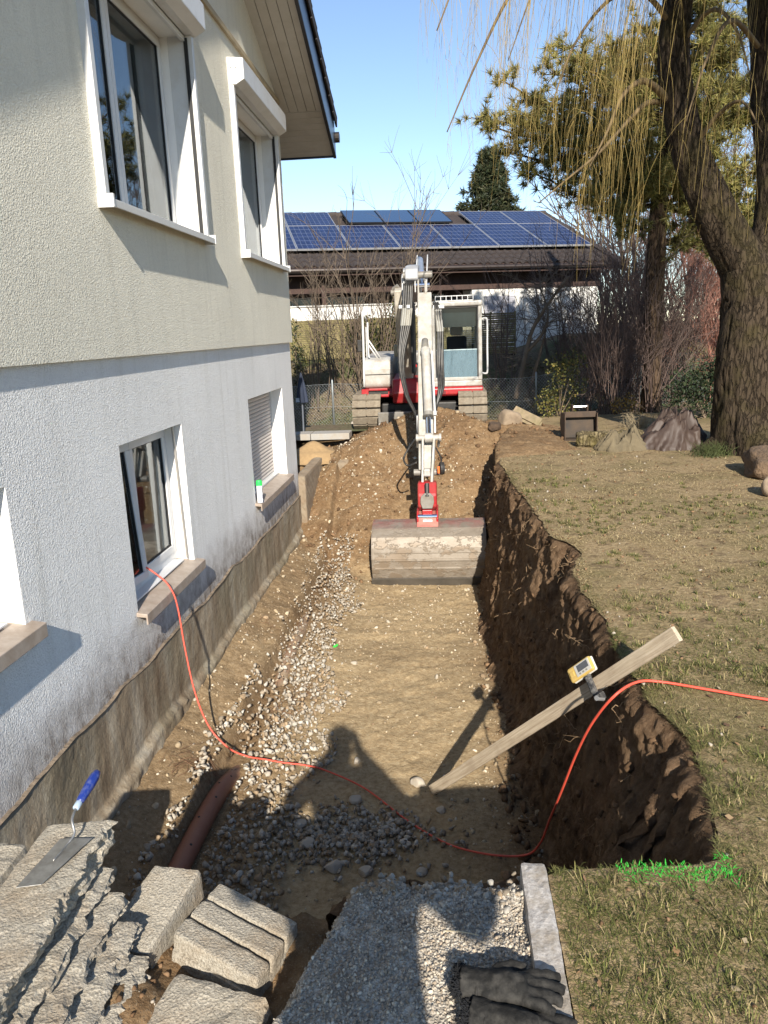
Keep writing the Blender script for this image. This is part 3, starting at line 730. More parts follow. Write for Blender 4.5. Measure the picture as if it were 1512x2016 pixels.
def mat_block():
    k = NT('weathered_lean_concrete'); v = k.coord(kind='World')
    n2 = k.noise(130, 4, .75, v); n1 = k.noise(6, 5, .65, v)
    col = k.ramp(n2, [(.28, (.19, .165, .13)), (.48, (.36, .325, .265)), (.7, (.52, .48, .40))])
    col = k.mix(k.ramp(n1, [(.45, 0.), (.66, .5)]), col, (.27, .20, .13))
    col = k.mix(k.ramp(k.voro(190, 'F1', v), [(.0, .55), (.16, 0.)]), col, (.05, .042, .033))
    k.color(col).set(Roughness=.97); k.b.inputs['Specular IOR Level'].default_value = .12
    k.bump(n2, .9, .007); k.bump(k.voro(120, 'F1', v), .5, .005)
    return k.m
M_BLOCK = mat_block()
Z3 = Vector((0, 0, 1))
# block with the trowel: shell top and three broken web layers, cells open to the side
bl = thing('concrete_block', 'long broken hollow concrete block with a trowel lying on top', 'concrete block', (-1.17, 1.75, -.2))
rough_obj('block_top', [rough_box((-1.19, 1.70, .106), (.115, .016, 0), (-.008, .40, 0), (.012, 0, .048), (20, 70, 8), .006, 3, jag=(0, 1, .035, 4))], M_BLOCK, bl)
for j, (xr, zz, yl, dy) in enumerate(((-1.052, .030, .37, .0), (-1.00, -.030, .35, -.02), (-.945, -.092, .31, -.03), (-.90, -.155, .27, -.05))):
    rough_obj('block_web', [rough_box((xr-.09, 1.66+dy, zz), (.09, .015, -.014), (-.012, yl, 0), (.0, 0, .017), (14, 60, 4), .008, 10+j, jag=(0, 1, .034, 4))], M_BLOCK, bl)
    rough_obj('block_rib', [rough_box((xr-.15, 1.66+dy, zz-.03), (.09, .012, -.01), (-.012, yl*.97, 0), (.0, 0, .022), (10, 50, 3), .008, 30+j, jag=(0, 1, .03, 5))], M_BLOCK, bl)
rough_obj('block_base', [rough_box((-1.20, 1.60, -.20), (.20, 0, 0), (0, .42, 0), (0, 0, .06), (12, 24, 5), .014, 50, jag=(0, 1, .05, 6))], M_BLOCK, bl)
rough_obj('block_flank', [rough_box((-1.245, 1.68, -.03), (.045, 0, 0), (0, .40, 0), (0, 0, .115), (4, 24, 8), .006, 51)], M_BLOCK, bl)
b2 = rough_obj('concrete_block', [rough_box((-1.30, 1.33, -.02), (.22, .03, -.02), (-.02, .14, 0), (0, 0, .12), (14, 10, 8), .010, 60, jag=(0, 1, .03, 6))], M_BLOCK); tag(b2, 'plain concrete block cut by the lower left corner of the picture', 'concrete block')
b3 = rough_obj('concrete_block', [rough_box((-.985, 2.085, -.215), (.085, -.012, .0), (.035, .155, .028), (.0, -.012, .075), (14, 22, 9), .004, 70)], M_BLOCK); tag(b3, 'smooth half buried concrete block between the trowel block and the grooved block', 'concrete block')
b4 = thing('concrete_block', 'tilted concrete block with deep parallel grooves beside the gravel path', 'concrete block', (-.70, 1.95, -.3))
dv = Vector((.30, -.14, -.03)); wv = Vector((-.07, -.245, .02)); up = Vector((.08, .08, 1)).normalized()
c0 = Vector((-.70, 2.03, -.235))
for q in range(3):
    rough_obj('block_ridge', [rough_box(c0+wv*(q-1)*.37+up*.028, dv*.5, wv*.155, up*.030, (26, 8, 5), .004, 80+q)], M_BLOCK, b4)
rough_obj('block_body', [rough_box(c0-up*.04, dv*.5, wv*.56, up*.045, (22, 18, 5), .005, 90)], M_BLOCK, b4)
b5 = rough_obj('concrete_block', [rough_box((-.725, 1.63, -.30), (.16, -.05, .0), (.05, .21, .02), (0, -.02, .10), (16, 18, 7), .009, 95, jag=(0, 1, .03, 5))], M_BLOCK); tag(b5, 'wide flat concrete block below the grooved block at the bottom edge', 'concrete block')
b6 = rough_obj('concrete_block', [rough_box((-1.62, 2.07, -.25), (.13, .0, 0), (0, .2, 0), (0, 0, .2), (10, 14, 9), .012, 97)], M_BLOCK); tag(b6, 'shaded concrete block at the left edge behind the trowel block', 'concrete block')

# kerb stone beside the path
def mat_kerb():
    k = NT('pale_kerb_concrete'); v = k.coord(kind='World'); n2 = k.noise(90, 4, .72, v)
    col = k.ramp(n2, [(.3, (.26, .235, .215)), (.5, (.40, .375, .35)), (.72, (.54, .52, .49))])
    col = k.mix(k.ramp(k.noise(9, 5, .65, v), [(.44, 0.), (.62, .75)]), col, (.23, .19, .14))
    k.color(col).set(Roughness=.95); k.bump(n2, .6, .005); return k.m
kb = rough_obj('kerb_stone', [rough_box((.242, 1.55, -.08), (.040, 0, 0), (.0, .56, 0), (0, 0, .105), (6, 56, 8), .005, 99)], mat_kerb()); tag(kb, 'pale concrete kerb stone between the gravel path and the lawn', 'kerb stone')

# trowel
M_STEEL = simple('worn_steel', (.42, .41, .39), .38, metal=.85, var=.2, vscale=25, dirt=(.24, .22, .19), dscale=30, damt=.4, bump=.1, bscale=90)
tw = thing('trowel', 'pointing trowel with a blue handle lying on the broken concrete block', 'trowel', (-1.2, 1.9, .158))
zt = .165
q = [(-1.206, 1.985, zt+.004), (-1.108, 1.99, zt+.004), (-1.165, 1.79, zt), (-1.232, 1.775, zt)]
q = [Vector(p) for p in q]; mid = (q[0]+q[1])/2; cen = (q[0]+q[1]+q[2]+q[3])/4
m = MB(); top = [q[0], q[1], q[2], q[3]]
m.add([p+Z3*.0028 for p in top]+[p for p in top], [(3, 2, 1, 0), (4, 5, 6, 7), (0, 1, 5, 4), (1, 2, 6, 5), (2, 3, 7, 6), (3, 0, 4, 7)]); m.build('blade', M_STEEL, tw, bevel=.001)
jn = mid+Vector((0.0, -.012, .004))
pth = smooth_path([cen+Z3*.004, jn+Vector((-.01, -.03, .005)), jn+Vector((0, .005, .02)), jn+Vector((-.015, .03, .05)), jn+Vector((-.022, .075, .062))], 6)
MB().tube(pth, [.0022]*8+[.0042]*(len(pth)-8), 8).build('shank', M_STEEL, tw, smooth=True)
hs = jn+Vector((-.022, .070, .0605)); he = hs+Vector((.012, .150, .042)); hd = (he-hs).normalized()
MB().lathe([(.0085, 0), (.0105, .003), (.011, .024), (.0095, .026)], hs, 16, hd).build('ferrule', simple('pale_blue_ferrule', (.33, .42, .52), .4), tw, smooth=True)
MB().lathe([(.009, .024), (.0125, .032), (.0145, .06), (.0165, .10), (.0155, .13), (.0115, .148), (.004, .153)], hs, 18, hd).build('handle', simple('blue_painted_wood', (.012, .03, .19), .35, var=.1, dirt=(.35, .38, .45), dscale=40, damt=.12), tw, smooth=True)

# drain pipe in the gravel
def mat_pipe():
    k = NT('orange_drain_pipe'); v = k.coord(kind='World')
    m = k.ramp(k.noise(7, 6, .7, v), [(.42, 0.), (.62, 1.)]); m2 = k.maprange(k.n('SeparateXYZ').outputs[1], 0, 1)
    sep = k.n('SeparateXYZ'); k.l(v, sep.inputs[0]); far = k.maprange(sep.outputs[1], 4.55, 5.2, .15, 1.)
    mm = k.math('MULTIPLY', far, k.math('ADD', k.math('MULTIPLY', m, .35), .62), True)
    col = k.mix(mm, (.235, .085, .048), k.ramp(k.noise(9, 5, .7, v), [(.35, (.20, .14, .085)), (.65, (.36, .29, .20))]))
    k.color(col).set(Roughness=.6); k.bump(k.noise(60, 4, .7, v), .2, .003); return k.m
pth = smooth_path([(-1.62, 3.0, -1.37), (-1.615, 3.7, -1.37), (-1.60, 4.5, -1.375), (-1.58, 4.95, -1.47), (-1.57, 5.4, -1.60), (-1.55, 6.1, -1.50), (-1.57, 6.7, -1.425), (-1.59, 7.6, -1.43), (-1.62, 8.5, -1.52), (-1.64, 9.6, -1.62)], 10)
dp = thing('drain_pipe', 'orange plastic drain pipe lying half buried in gravel along the footing', 'pipe', (-1.6, 3.0, -1.43))
MB().tube(pth, .063, 20).build('pipe', mat_pipe(), dp, smooth=True)
MB().tube([p for p in pth[:1]]+[pth[1]], .068, 20).build('pipe_socket', mat_pipe(), dp, smooth=True)
hole = MB().lathe([(.008, 0), (.008, .003)], (0, 0, 0), 10).mesh('drain_hole'); hole.materials.append(M_RUBBER)
for i in range(13, len(pth)-20, 3):
    p = pth[i]; th = .5 if i % 2 else -.1
    nv_ = Vector((math.sin(th), 0, math.cos(th)))
    inst('drain_hole', hole, Matrix.Translation(p+nv_*.0622) @ nv_.to_track_quat('Z', 'Y').to_matrix().to_4x4(), dp)

# red cable
M_CABLE = simple('red_orange_rubber', (.62, .085, .05), .5, var=.12, vscale=30)
pts = [(-2.52, 5.10, .12), (-2.28, 5.17, .10), (-2.10, 5.19, -.02), (-2.015, 5.18, -.125), (-1.975, 5.16, -.26), (-1.93, 5.10, -.55), (-1.86, 5.02, -.85), (-1.76, 4.96, -1.09), (-1.62, 4.93, -1.245), (-1.49, 4.95, -1.325), (-1.36, 4.93, -1.335), (-1.22, 4.92, -1.355), (-1.08, 4.94, -1.385), (-.93, 4.95, -1.43), (-.62, 4.78, -1.465), (-.31, 4.45, -1.48), (-.05, 4.22, -1.48), (.2, 4.11, -1.47), (.42, 4.08, -1.45), (.505, 4.03, -1.33), (.54, 3.87, -1.05), (.57, 3.65, -.72), (.61, 3.47, -.40), (.655, 3.33, -.16), (.73, 3.24, .02), (.85, 3.335, .04), (.97, 3.36, .028), (1.17, 3.28, .026), (1.38, 3.19, .026), (1.9, 3.02, .026), (2.8, 3.1, .026)]
cb = MB().tube(smooth_path(pts, 10), .0064, 10).build('cable', M_CABLE, None, smooth=True); tag(cb, 'red cable running from the cellar window across the trench onto the lawn', 'cable')

# plank leaning from the trench floor onto the lawn edge
def mat_plank():
    k = NT('grey_weathered_board'); v = k.coord((1, 1, 1)); vg = k.coord((1.5, 60, 60))
    g = k.noise(2.2, 6, .7, vg); col = k.ramp(g, [(.3, (.27, .205, .14)), (.52, (.42, .345, .25)), (.75, (.55, .47, .36))])
    col = k.mix(k.ramp(k.noise(3.5, 5, .65, v), [(.5, 0.), (.7, .6)]), col, (.25, .19, .13))
    k.color(col).set(Roughness=.85); k.bump(g, .4, .003); return k.m
p0 = Vector((-.151, 4.793, -1.485)); p1 = p0+(Vector((.84, 3.5, .045))-p0)*1.165; dr = (p1-p0); Lp = dr.length; dr.normalize()
wd = (Z3-dr*dr.z).normalized(); nn = dr.cross(wd)
rot = Matrix((dr, nn, wd)).transposed().to_4x4(); Mp = Matrix.Translation((p0+p1)/2) @ rot
V, F = rough_box((0, 0, 0), (Lp/2, 0, 0), (0, .0125, 0), (0, 0, .037), (60, 1, 4), .0012, 120)
me = new_mesh('plank', V, F); me.materials.append(mat_plank()); o = inst('plank', me, Mp); tag(o, 'weathered board leaning from the trench floor onto the lawn edge', 'plank')
bv = o.modifiers.new('bevel', 'BEVEL'); bv.width = .002; bv.segments = 2
# laser receiver clamped on it
rc = p0+dr*(Lp*.775)
lr = thing('laser_receiver', 'yellow laser receiver with a grey display clamped to the leaning board', 'receiver', rc-nn*.03)
fx = (dr*.94+wd*.1).normalized(); fn = -nn if nn.y > 0 else nn; fy = fn.cross(fx).normalized()
fn = (fn+Z3*.35).normalized(); fy = fn.cross(fx).normalized(); fx = fy.cross(fn)
if fy.z < 0: fy = -fy
cc = rc+wd*.088+fn*.042-fx*.035
M_YEL = simple('yellow_plastic', (.50, .34, .09), .45, var=.08, dirt=(.4, .3, .15), dscale=30, damt=.3)
def opart(nm, mt, cx, cy, cz, hx, hy, hz, par, bev=.004): return MB().obox(cc+fx*cx+fy*cy+fn*cz, fx*hx, fy*hy, fn*hz).build(nm, mt, par, bevel=bev)
body = opart('body', M_YEL, 0, 0, 0, .080, .039, .012, lr, .012); opart('back_shell', simple('pale_grey_plastic', (.55, .53, .48), .5), 0, 0, -.018, .080, .039, .008, lr, .008)
opart('display_surround', simple('grey_bezel', (.42, .41, .38), .4), .022, 0, .0125, .050, .030, .002, body, .002)
opart('display', simple('dark_lcd', (.07, .075, .085), .2), .026, .006, .0150, .036, .017, .0012, body, .0005)
for i in range(3): opart('button', simple('rubber_button', (.2, .19, .17), .6), -.002+i*.022, -.021, .0150, .006, .004, .0015, body, .001)
opart('button', M_YEL, -.052, -.002, .013, .014, .014, .003, body, .004)
M_CLAMP = simple('black_clamp_plastic', (.035, .036, .038), .45, var=.2, dirt=(.35, .33, .3), dscale=40, damt=.3)
opart('clamp_jaw', M_CLAMP, .012, -.075, -.012, .017, .06, .010, lr, .004); opart('clamp_arm', M_CLAMP, .02, -.10, .004, .012, .05, .006, lr, .003); opart('clamp_jaw', M_CLAMP, .018, -.150, -.03, .016, .018, .03, lr, .004)
MB().cyl(cc+fx*.018-fy*.165+fn*.002, cc+fx*.018-fy*.165-fn*.05, .013, 12).build('clamp_screw', simple('grey_screw', (.4, .4, .4), .4, metal=.6), lr)

# spray can on the sill of the shuttered window
sc_ = thing('spray_can', 'white marking spray can with a green cap on the window sill', 'spray can', (-2.055, 8.13, -.125))
c = Vector((-2.055, 8.13, -.13))
def mat_can():
    k = NT('printed_can'); v = k.coord(kind='World'); sep = k.n('SeparateXYZ'); k.l(v, sep.inputs[0])
    a = k.ramp(k.maprange(sep.outputs[2], -.13, .07), [(0., (.05, .07, .19)), (.10, (.05, .07, .19)), (.12, (.72, .73, .75)), (.2, (.72, .73, .75)), (.22, (.06, .08, .2)), (.42, (.06, .08, .2)), (.44, (.75, .76, .78)), (.55, (.75, .76, .78)), (.57, (.3, .33, .36)), (.78, (.3, .33, .36)), (.8, (.75, .76, .78))], 'CONSTANT')
    k.color(k.mix(k.maprange(sep.outputs[1], 8.117, 8.119), (.75, .76, .78), a)).set(Roughness=.35); return k.m
MB().lathe([(.029, 0), (.032, .004), (.032, .185), (.026, .20)], c, 24).build('can', mat_can(), sc_, smooth=False)
MB().lathe([(.030, .19), (.033, .192), (.033, .235), (.025, .25), (.012, .252)], c, 24).build('cap', simple('fluorescent_green_cap', (.03, .62, .10), .4), sc_, smooth=False)

# leather gloves: palm, five fingers, cuff with fleece, grown into one surface
M_LEATHER = simple('black_leather', (.013, .0126, .012), .85, spec=.2, var=.3, vscale=30, bump=.5, bscale=90, bdist=.004, dirt=(.075, .07, .062), dscale=25, damt=.35)
M_FLEECE = simple('black_fleece', (.012, .013, .016), .95, var=.5, vscale=200, bump=1, bscale=220, bdist=.012)
def glove(name, label, origin, ang, side, lift, bend):
    o3 = Vector(origin); ca, sa = math.cos(ang), math.sin(ang)
    def W(x, y, z): return o3+Vector((x*ca-y*sa, x*sa+y*ca, z*.60))*.95+Z3*lift
    root = thing(name, label, 'glove', o3)
    m = MB()
    m.tube([W(-.055, 0, .020), W(-.02, 0, .022), W(.03, 0, .024), W(.065, 0, .024)], [.030, .034, .036, .033], 14)
    for yy in (-.022, .022): m.tube([W(-.05, yy, .018), W(.0, yy*1.15, .021), W(.07, yy*1.1, .021)], [.02, .023, .021], 12)
    for i, (yy, L, r) in enumerate(((.038, .072, .0150), (.013, .084, .0160), (-.012, .079, .0158), (-.036, .060, .0140))):
        spread = yy*.55
        m.tube(smooth_path([W(.055, yy*.9, .022), W(.08, yy+spread*.3, .026+.004*bend), W(.08+L*.5, yy+spread*.6, .022+.006*bend), W(.08+L, yy+spread, .013)], 5), [r*1.1]*6+[r]*6+[r*.9]*3+[r*.72], 10)
    m.tube(smooth_path([W(-.02, side*.035, .02), W(.005, side*.058, .022), W(.035, side*.072, .018), W(.062, side*.070, .014)], 5), [.020]*5+[.018]*5+[.016]*5+[.013], 10)
    m.tube([W(-.105, 0, .017), W(-.08, 0, .02), W(-.05, 0, .021)], [.036, .033, .030], 14)
    for yy in (-.026, .026): m.tube([W(-.105, yy, .016), W(-.05, yy*.9, .018)], [.022, .019], 12)
    g = m.build('leather', M_LEATHER, root, smooth=True)
    r = g.modifiers.new('remesh', 'REMESH'); r.mode = 'VOXEL'; r.voxel_size = .0042; r.use_smooth_shade = True
    sm = g.modifiers.new('smooth', 'SMOOTH'); sm.iterations = 4; sm.factor = .5
    dm = g.modifiers.new('creases', 'DISPLACE'); tx = bpy.data.textures.new('crease_noise', 'CLOUDS'); tx.noise_scale = .02; tx.noise_depth = 2; dm.texture = tx; dm.strength = .006; dm.mid_level = .5; dm.texture_coords = 'GLOBAL'
    # back seams and strap
    for yy in (-.012, .012): MB().tube(smooth_path([W(-.04, yy, .054), W(0, yy, .058), W(.05, yy*1.2, .056)], 5), .0016, 6).build('seam', M_LEATHER, root, smooth=True)
    MB().tube(smooth_path([W(-.062, .046, .02), W(-.062, .03, .045), W(-.062, 0, .052), W(-.062, -.03, .045), W(-.062, -.046, .02)], 6), .004, 6).build('wrist_strap', M_LEATHER, root, smooth=True)
    fl = Tubes(3); rg = np.random.default_rng(int(abs(ang)*100)+5)
    for i in range(520):
        t = rg.uniform(-1, 1); th = rg.uniform(0, 3.14159); rad = .034
        b = W(-.108+rg.uniform(-.006, .006), math.cos(th)*.046, .016+math.sin(th)*.028)
        d = Vector((-ca, -sa, 0))*rg.uniform(.004, .016)+Vector(rg.normal(0, .006, 3)); fl.add([b, b+d*.5+Vector(rg.normal(0, .003, 3)), b+d], .0022, .0012)
    fl.build('fleece_trim', M_FLEECE, root)
    return root
glove('glove', 'black leather work glove lying on top of the other, fingers to the right', (.11, 1.615, .012), math.radians(-8), 1, .022, 1)
glove('glove', 'lower black leather glove partly under the other at the bottom edge', (.13, 1.53, .012), math.radians(-20), -1, .0, .6)
# ------------------------------------------------------------------ neighbour's house with the solar roof
NA = math.radians(16.5); NO = Vector((-3.99, 20.0, 3.246)); NM = Matrix.Translation(NO) @ Matrix.Rotation(NA, 4, 'Z')
PITCH = math.radians(21.1); TP_ = math.tan(PITCH)
def nbuild(m, name, mat, parent, bevel=0, smooth=False):
    me = m.mesh(name); me.transform(NM); return link_mesh(name, me, mat, parent, smooth, bevel)
nb = thing('neighbour_house', "neighbour's low house with dark tiled roof and white walls behind the excavator", 'house', NM @ Vector((4.5, 4, -2.3)))
M_NWHITE = simple('old_white_render', (.70, .69, .66), .9, var=.12, vscale=1.5, bump=.3, bscale=40, dirt=(.42, .40, .36), dscale=2.5, damt=.3)
M_NBROWN = simple('brown_boarding', (.05, .027, .021), .8, var=.25, vscale=8)
M_NTILE = simple('brown_roof_tile', (.035, .025, .022), .85, var=.4, vscale=2, dirt=(.06, .05, .043), dscale=6, damt=.3)
RID = 5.40
def rz(ly): return TP_*ly
# roof slabs
nbuild(MB().prism([(.24, rz(.24)-.10), (RID, rz(RID)-.10), (RID, rz(RID)-.02), (.24, rz(.24)-.02)], 'x', -6, 9.34), 'roof_slope', M_NTILE, nb)
nbuild(MB().prism([(RID, rz(RID)-.10), (2*RID, rz(0)-.10), (2*RID, rz(0)-.02), (RID, rz(RID)-.02)], 'x', -6, 9.34), 'roof_slope', M_NTILE, nb)
nbuild(MB().prism([(-.05, rz(-.05)-.24), (RID, rz(RID)-.24), (RID, rz(RID)-.0), (-.05, rz(-.05)-.0)], 'x', 9.34, 9.37), 'verge_board', M_NBROWN, nb)
nbuild(MB().prism([(RID, rz(RID)-.24), (2*RID, rz(0)-.24), (2*RID, rz(0)), (RID, rz(RID))], 'x', 9.34, 9.37), 'verge_board', M_NBROWN, nb)
# walls: upper brown boarding band, white lower storey, dark glazed recess with balcony on the left
nbuild(MB().box(-6, 9.0, .75, 9.8, -.55, .22), 'boarded_wall', M_NBROWN, nb)
nbuild(MB().prism([(.75, .2), (RID, rz(RID)-.11), (2*RID-.75, .2)], 'x', 8.6, 9.0), 'gable_boarding', M_NBROWN, nb)
nbuild(MB().box(5.2, 8.97, .78, 9.7, -2.7, -.56), 'white_wall', M_NWHITE, nb)
nbuild(MB().box(-6, 5.2, 1.6, 9.7, -2.7, -.56), 'recess_wall', simple('dark_brown_wall', (.06, .04, .033), .8, var=.2), nb)  # recess wall in one dark brown
nbuild(MB().box(5.3, 9.0, .70, .78, -2.72, -2.25), 'brick_base', simple('red_brick_base', (.28, .13, .07), .9, var=.25, vscale=14), nb)
for i, (a, b) in enumerate(((-.3, .9), (1.15, 2.3), (3.2, 4.6))):
    w = nbuild(MB().box(a, b, 1.53, 1.60, -1.65, -.62), 'window', simple('white_frame_far', (.6, .6, .58), .5), nb)
    hw = (b-a-.15)/2
    for q in range(2): nbuild(MB().box(a+.05+q*(hw+.05), a+.05+q*(hw+.05)+hw, 1.515, 1.53, -1.6, -.67), 'pane', simple('dark_far_glass', (.02, .022, .025), .1, spec=.8), w)
wf2 = nbuild(MB().box(5.55, 6.45, .74, .782, -1.65, -.75), 'window', simple('grey_shutter_far', (.33, .33, .36), .7), nb)
for q in range(9): nbuild(MB().box(5.58, 6.42, .728, .742, -1.62+q*.098, -1.62+q*.098+.085), 'slat', simple('grey_slat_far', (.36, .36, .40), .7), wf2)
# balcony front
nbuild(MB().box(-6, 3.9, .62, .72, -1.27, -.90), 'balcony_front', M_NWHITE, nb); nbuild(MB().box(-6, 3.92, .58, .76, -.895, -.86), 'balcony_rail', simple('rail_cap', (.5, .49, .46), .6), nb)
nbuild(MB().box(-6, 3.9, .72, 1.6, -1.28, -1.2), 'balcony_slab', M_NWHITE, nb)
for q in range(3): nbuild(MB().box(-1.6+q*2.6, -1.48+q*2.6, .64, .76, -.9, .1), 'post', M_NBROWN, nb)
# gutter and lowest courses of roof tiles, each tile its own piece
nbuild(MB().tube([(-6, .17, -.01), (9.36, .17, -.01)], .065, 10), 'gutter', simple('dark_far_gutter', (.035, .025, .022), .4, metal=.3), nb)
nbuild(MB().box(-6, 9.34, .235, .26, -.14, .08), 'eaves_board', M_NBROWN, nb)
tl = MB(); n = 6; pr = []
for i in range(n+1):
    t = i/n; pr.append((t*.236, .012+.028*math.sin(t*math.pi*2-.6)))
V = []; F = []
for yy, dz in ((0, .022), (.40, .0)):
    for x, zz in pr: V.append((x, yy, zz+dz))
for x, zz in pr: V.append((x, -.0, zz-.006))
m_ = n+1; F = [(i, i+1, m_+i+1, m_+i) for i in range(n)]+[(i, 2*m_+i, 2*m_+i+1, i+1) for i in range(n)]
tme = new_mesh('roof_tile', V, F); tme.materials.append(M_NTILE)
for r in range(3):
    for c in range(44):
        lx = -.4+c*.2225; ly = .21+r*.36
        inst('roof_tile', tme, NM @ Matrix.Translation((lx, ly, rz(ly)-.015+.006*random.random())) @ Matrix.Rotation(PITCH, 4, 'X'), nb)
for c in range(26):                              # tile courses right of the panels and ridge tiles
    ly = 1.4+c*.16
rt = MB(); rt.tube([(0, 0, 0), (.37, 0, .012)], .10, 12); rme = rt.mesh('ridge_tile'); rme.materials.append(M_NTILE)
for c in range(28): inst('ridge_tile', rme, NM @ Matrix.Translation((-.6+c*.355, RID, rz(RID)-.03)), nb)
vt = MB().box(0, .22, 0, .38, -.06, .03); vme = vt.mesh('verge_tile'); vme.materials.append(M_NTILE)
for c in range(16): inst('verge_tile', vme, NM @ Matrix.Translation((9.17, c*.345-.05, rz(c*.345-.05)-.005)) @ Matrix.Rotation(PITCH+.03, 4, 'X'), nb)

# solar panels and collectors, each a thing of its own
def mat_pv():
    k = NT('photovoltaic_cells'); v = k.coord(kind='UV'); sep = k.n('SeparateXYZ'); k.l(v, sep.inputs[0])
    def line(src, cells, w):
        fr = k.math('FRACT', k.math('MULTIPLY', src, cells)); d = k.math('ABSOLUTE', k.math('SUBTRACT', fr, .5)); return k.math('GREATER_THAN', d, .5-w)
    gx = line(sep.outputs[0], 10, .03); gy = line(sep.outputs[1], 6, .03); busx = line(sep.outputs[1], 18, .035)
    cell = k.ramp(k.voro(14, 'F1', v, 'Color'), [(.2, (.006, .010, .045)), (.8, (.012, .020, .075))])
    col = k.mix(k.math('MULTIPLY', busx, .25), cell, (.06, .07, .11)); col = k.mix(k.math('MAXIMUM', gx, gy), col, (.13, .15, .21))
    k.color(col).set(Roughness=.2); k.b.inputs['Specular IOR Level'].default_value = .22; return k.m
M_PV = mat_pv(); M_ALU = simple('aluminium_frame', (.45, .46, .48), .4, metal=.6)
M_DARKALU = simple('dark_rail', (.02, .02, .022), .5, metal=.5)
def panel(lx0, lx1, ly0, ly1, label, glass, frame, group, cat='solar panel', name='solar_panel', h=.13):
    Mr = NM @ Matrix.Rotation(PITCH, 4, 'X'); c = math.cos(PITCH); a, b = ly0/c, ly1/c
    root = bpy.data.objects.new(name, None); COL.objects.link(root); attach(root, nb); root.matrix_basis = Matrix.Translation(Mr @ Vector(((lx0+lx1)/2, a, h-.05)))
    m = MB()
    for q in ((lx0, lx1, a, a+.016), (lx0, lx1, b-.016, b), (lx0, lx0+.02, a+.016, b-.016), (lx1-.02, lx1, a+.016, b-.016)): m.box(*q, h-.045, h+.004)
    me = m.mesh('frame'); me.transform(Mr); link_mesh('frame', me, frame, root)
    g = new_mesh('glass', [(lx0+.02, a+.016, h), (lx1-.02, a+.016, h), (lx1-.02, b-.016, h), (lx0+.02, b-.016, h)], [(0, 1, 2, 3)])
    uv = g.uv_layers.new(name='UVMap')
    for i, w in enumerate(((0, 0), (1, 0), (1, 1), (0, 1))): uv.data[i].uv = w
    g.transform(Mr); link_mesh('cell_glass', g, glass, root)
    m = MB()
    for q in (.25, .75): m.box(lx0, lx1, a+(b-a)*q-.02, a+(b-a)*q+.02, .0, h-.047)
    me = m.mesh('mounting_rail'); me.transform(Mr); link_mesh('mounting_rail', me, M_DARKALU, root)
cols = [-.95, .49, 1.94, 3.34, 4.80, 6.20, 7.62, 9.02]
words = ['first', 'second', 'third', 'fourth', 'fifth', 'sixth', 'seventh']
for i in range(7):
    panel(cols[i]+.008, cols[i+1]-.008, 1.32, 3.61, f'blue solar panel, {words[i]} from the left in the lower row on the roof', M_PV, M_ALU, 'solar panels on the neighbour roof')
for i, w in ((0, 'leftmost'), (1, 'second from the left'), (5, 'right of the collectors'), (6, 'at the right end')):
    panel(cols[i]+.008, cols[i+1]-.008, 3.625, 5.12, f'blue solar panel of the upper row, {w}', M_PV, M_ALU, 'solar panels on the neighbour roof')
k = NT('collector_glass'); k.color((.025, .055, .12)).set(Roughness=.07); k.b.inputs['Specular IOR Level'].default_value = .9; M_COLL = k.m
for i, w in ((0, 'left'), (1, 'middle'), (2, 'right')):
    panel(2.32+i*1.08, 2.32+(i+1)*1.08-.01, 3.66, 5.08, f'plain blue solar heat collector near the ridge, {w} of three', M_COLL, M_DARKALU, 'solar collectors below the ridge', 'collector', 'solar_collector', .20)
# ------------------------------------------------------------------ the excavator
M_DW = simple('dirty_white_paint', (.40, .395, .375), .42, var=.08, vscale=4, dirt=(.27, .235, .185), dscale=7, damt=.55)
M_RED = simple('red_paint', (.34, .012, .018), .35, var=.1, vscale=4, dirt=(.22, .10, .075), dscale=7, damt=.3)
M_BLK = simple('black_machinery', (.012, .012, .012), .55, var=.3, vscale=10, dirt=(.06, .05, .04), dscale=8, damt=.3)
M_GRY = simple('grey_machinery', (.21, .20, .18), .5, var=.2, vscale=8, dirt=(.16, .13, .09), dscale=9, damt=.4)
M_CHROME = simple('chromed_rod', (.72, .73, .76), .12, metal=1, var=.03)
M_RAIL = simple('white_rail', (.56, .56, .55), .4, var=.05)
M_HOSE = simple('black_hose', (.018, .018, .018), .42, var=.25, vscale=20, dirt=(.09, .08, .065), dscale=14, damt=.35)
M_TRK = simple('muddy_track_pad', (.235, .20, .15), .9, var=.3, vscale=9, bump=.5, bscale=40, bdist=.01, dirt=(.13, .10, .07), dscale=12, damt=.5)
ex = thing('excavator', 'white and red tracked excavator standing on the spoil heap with its arm in the trench', 'excavator', (-.47, 14.6, 0))
TY0, TY1, TR, TZ = 13.38, 15.95, .275, .275
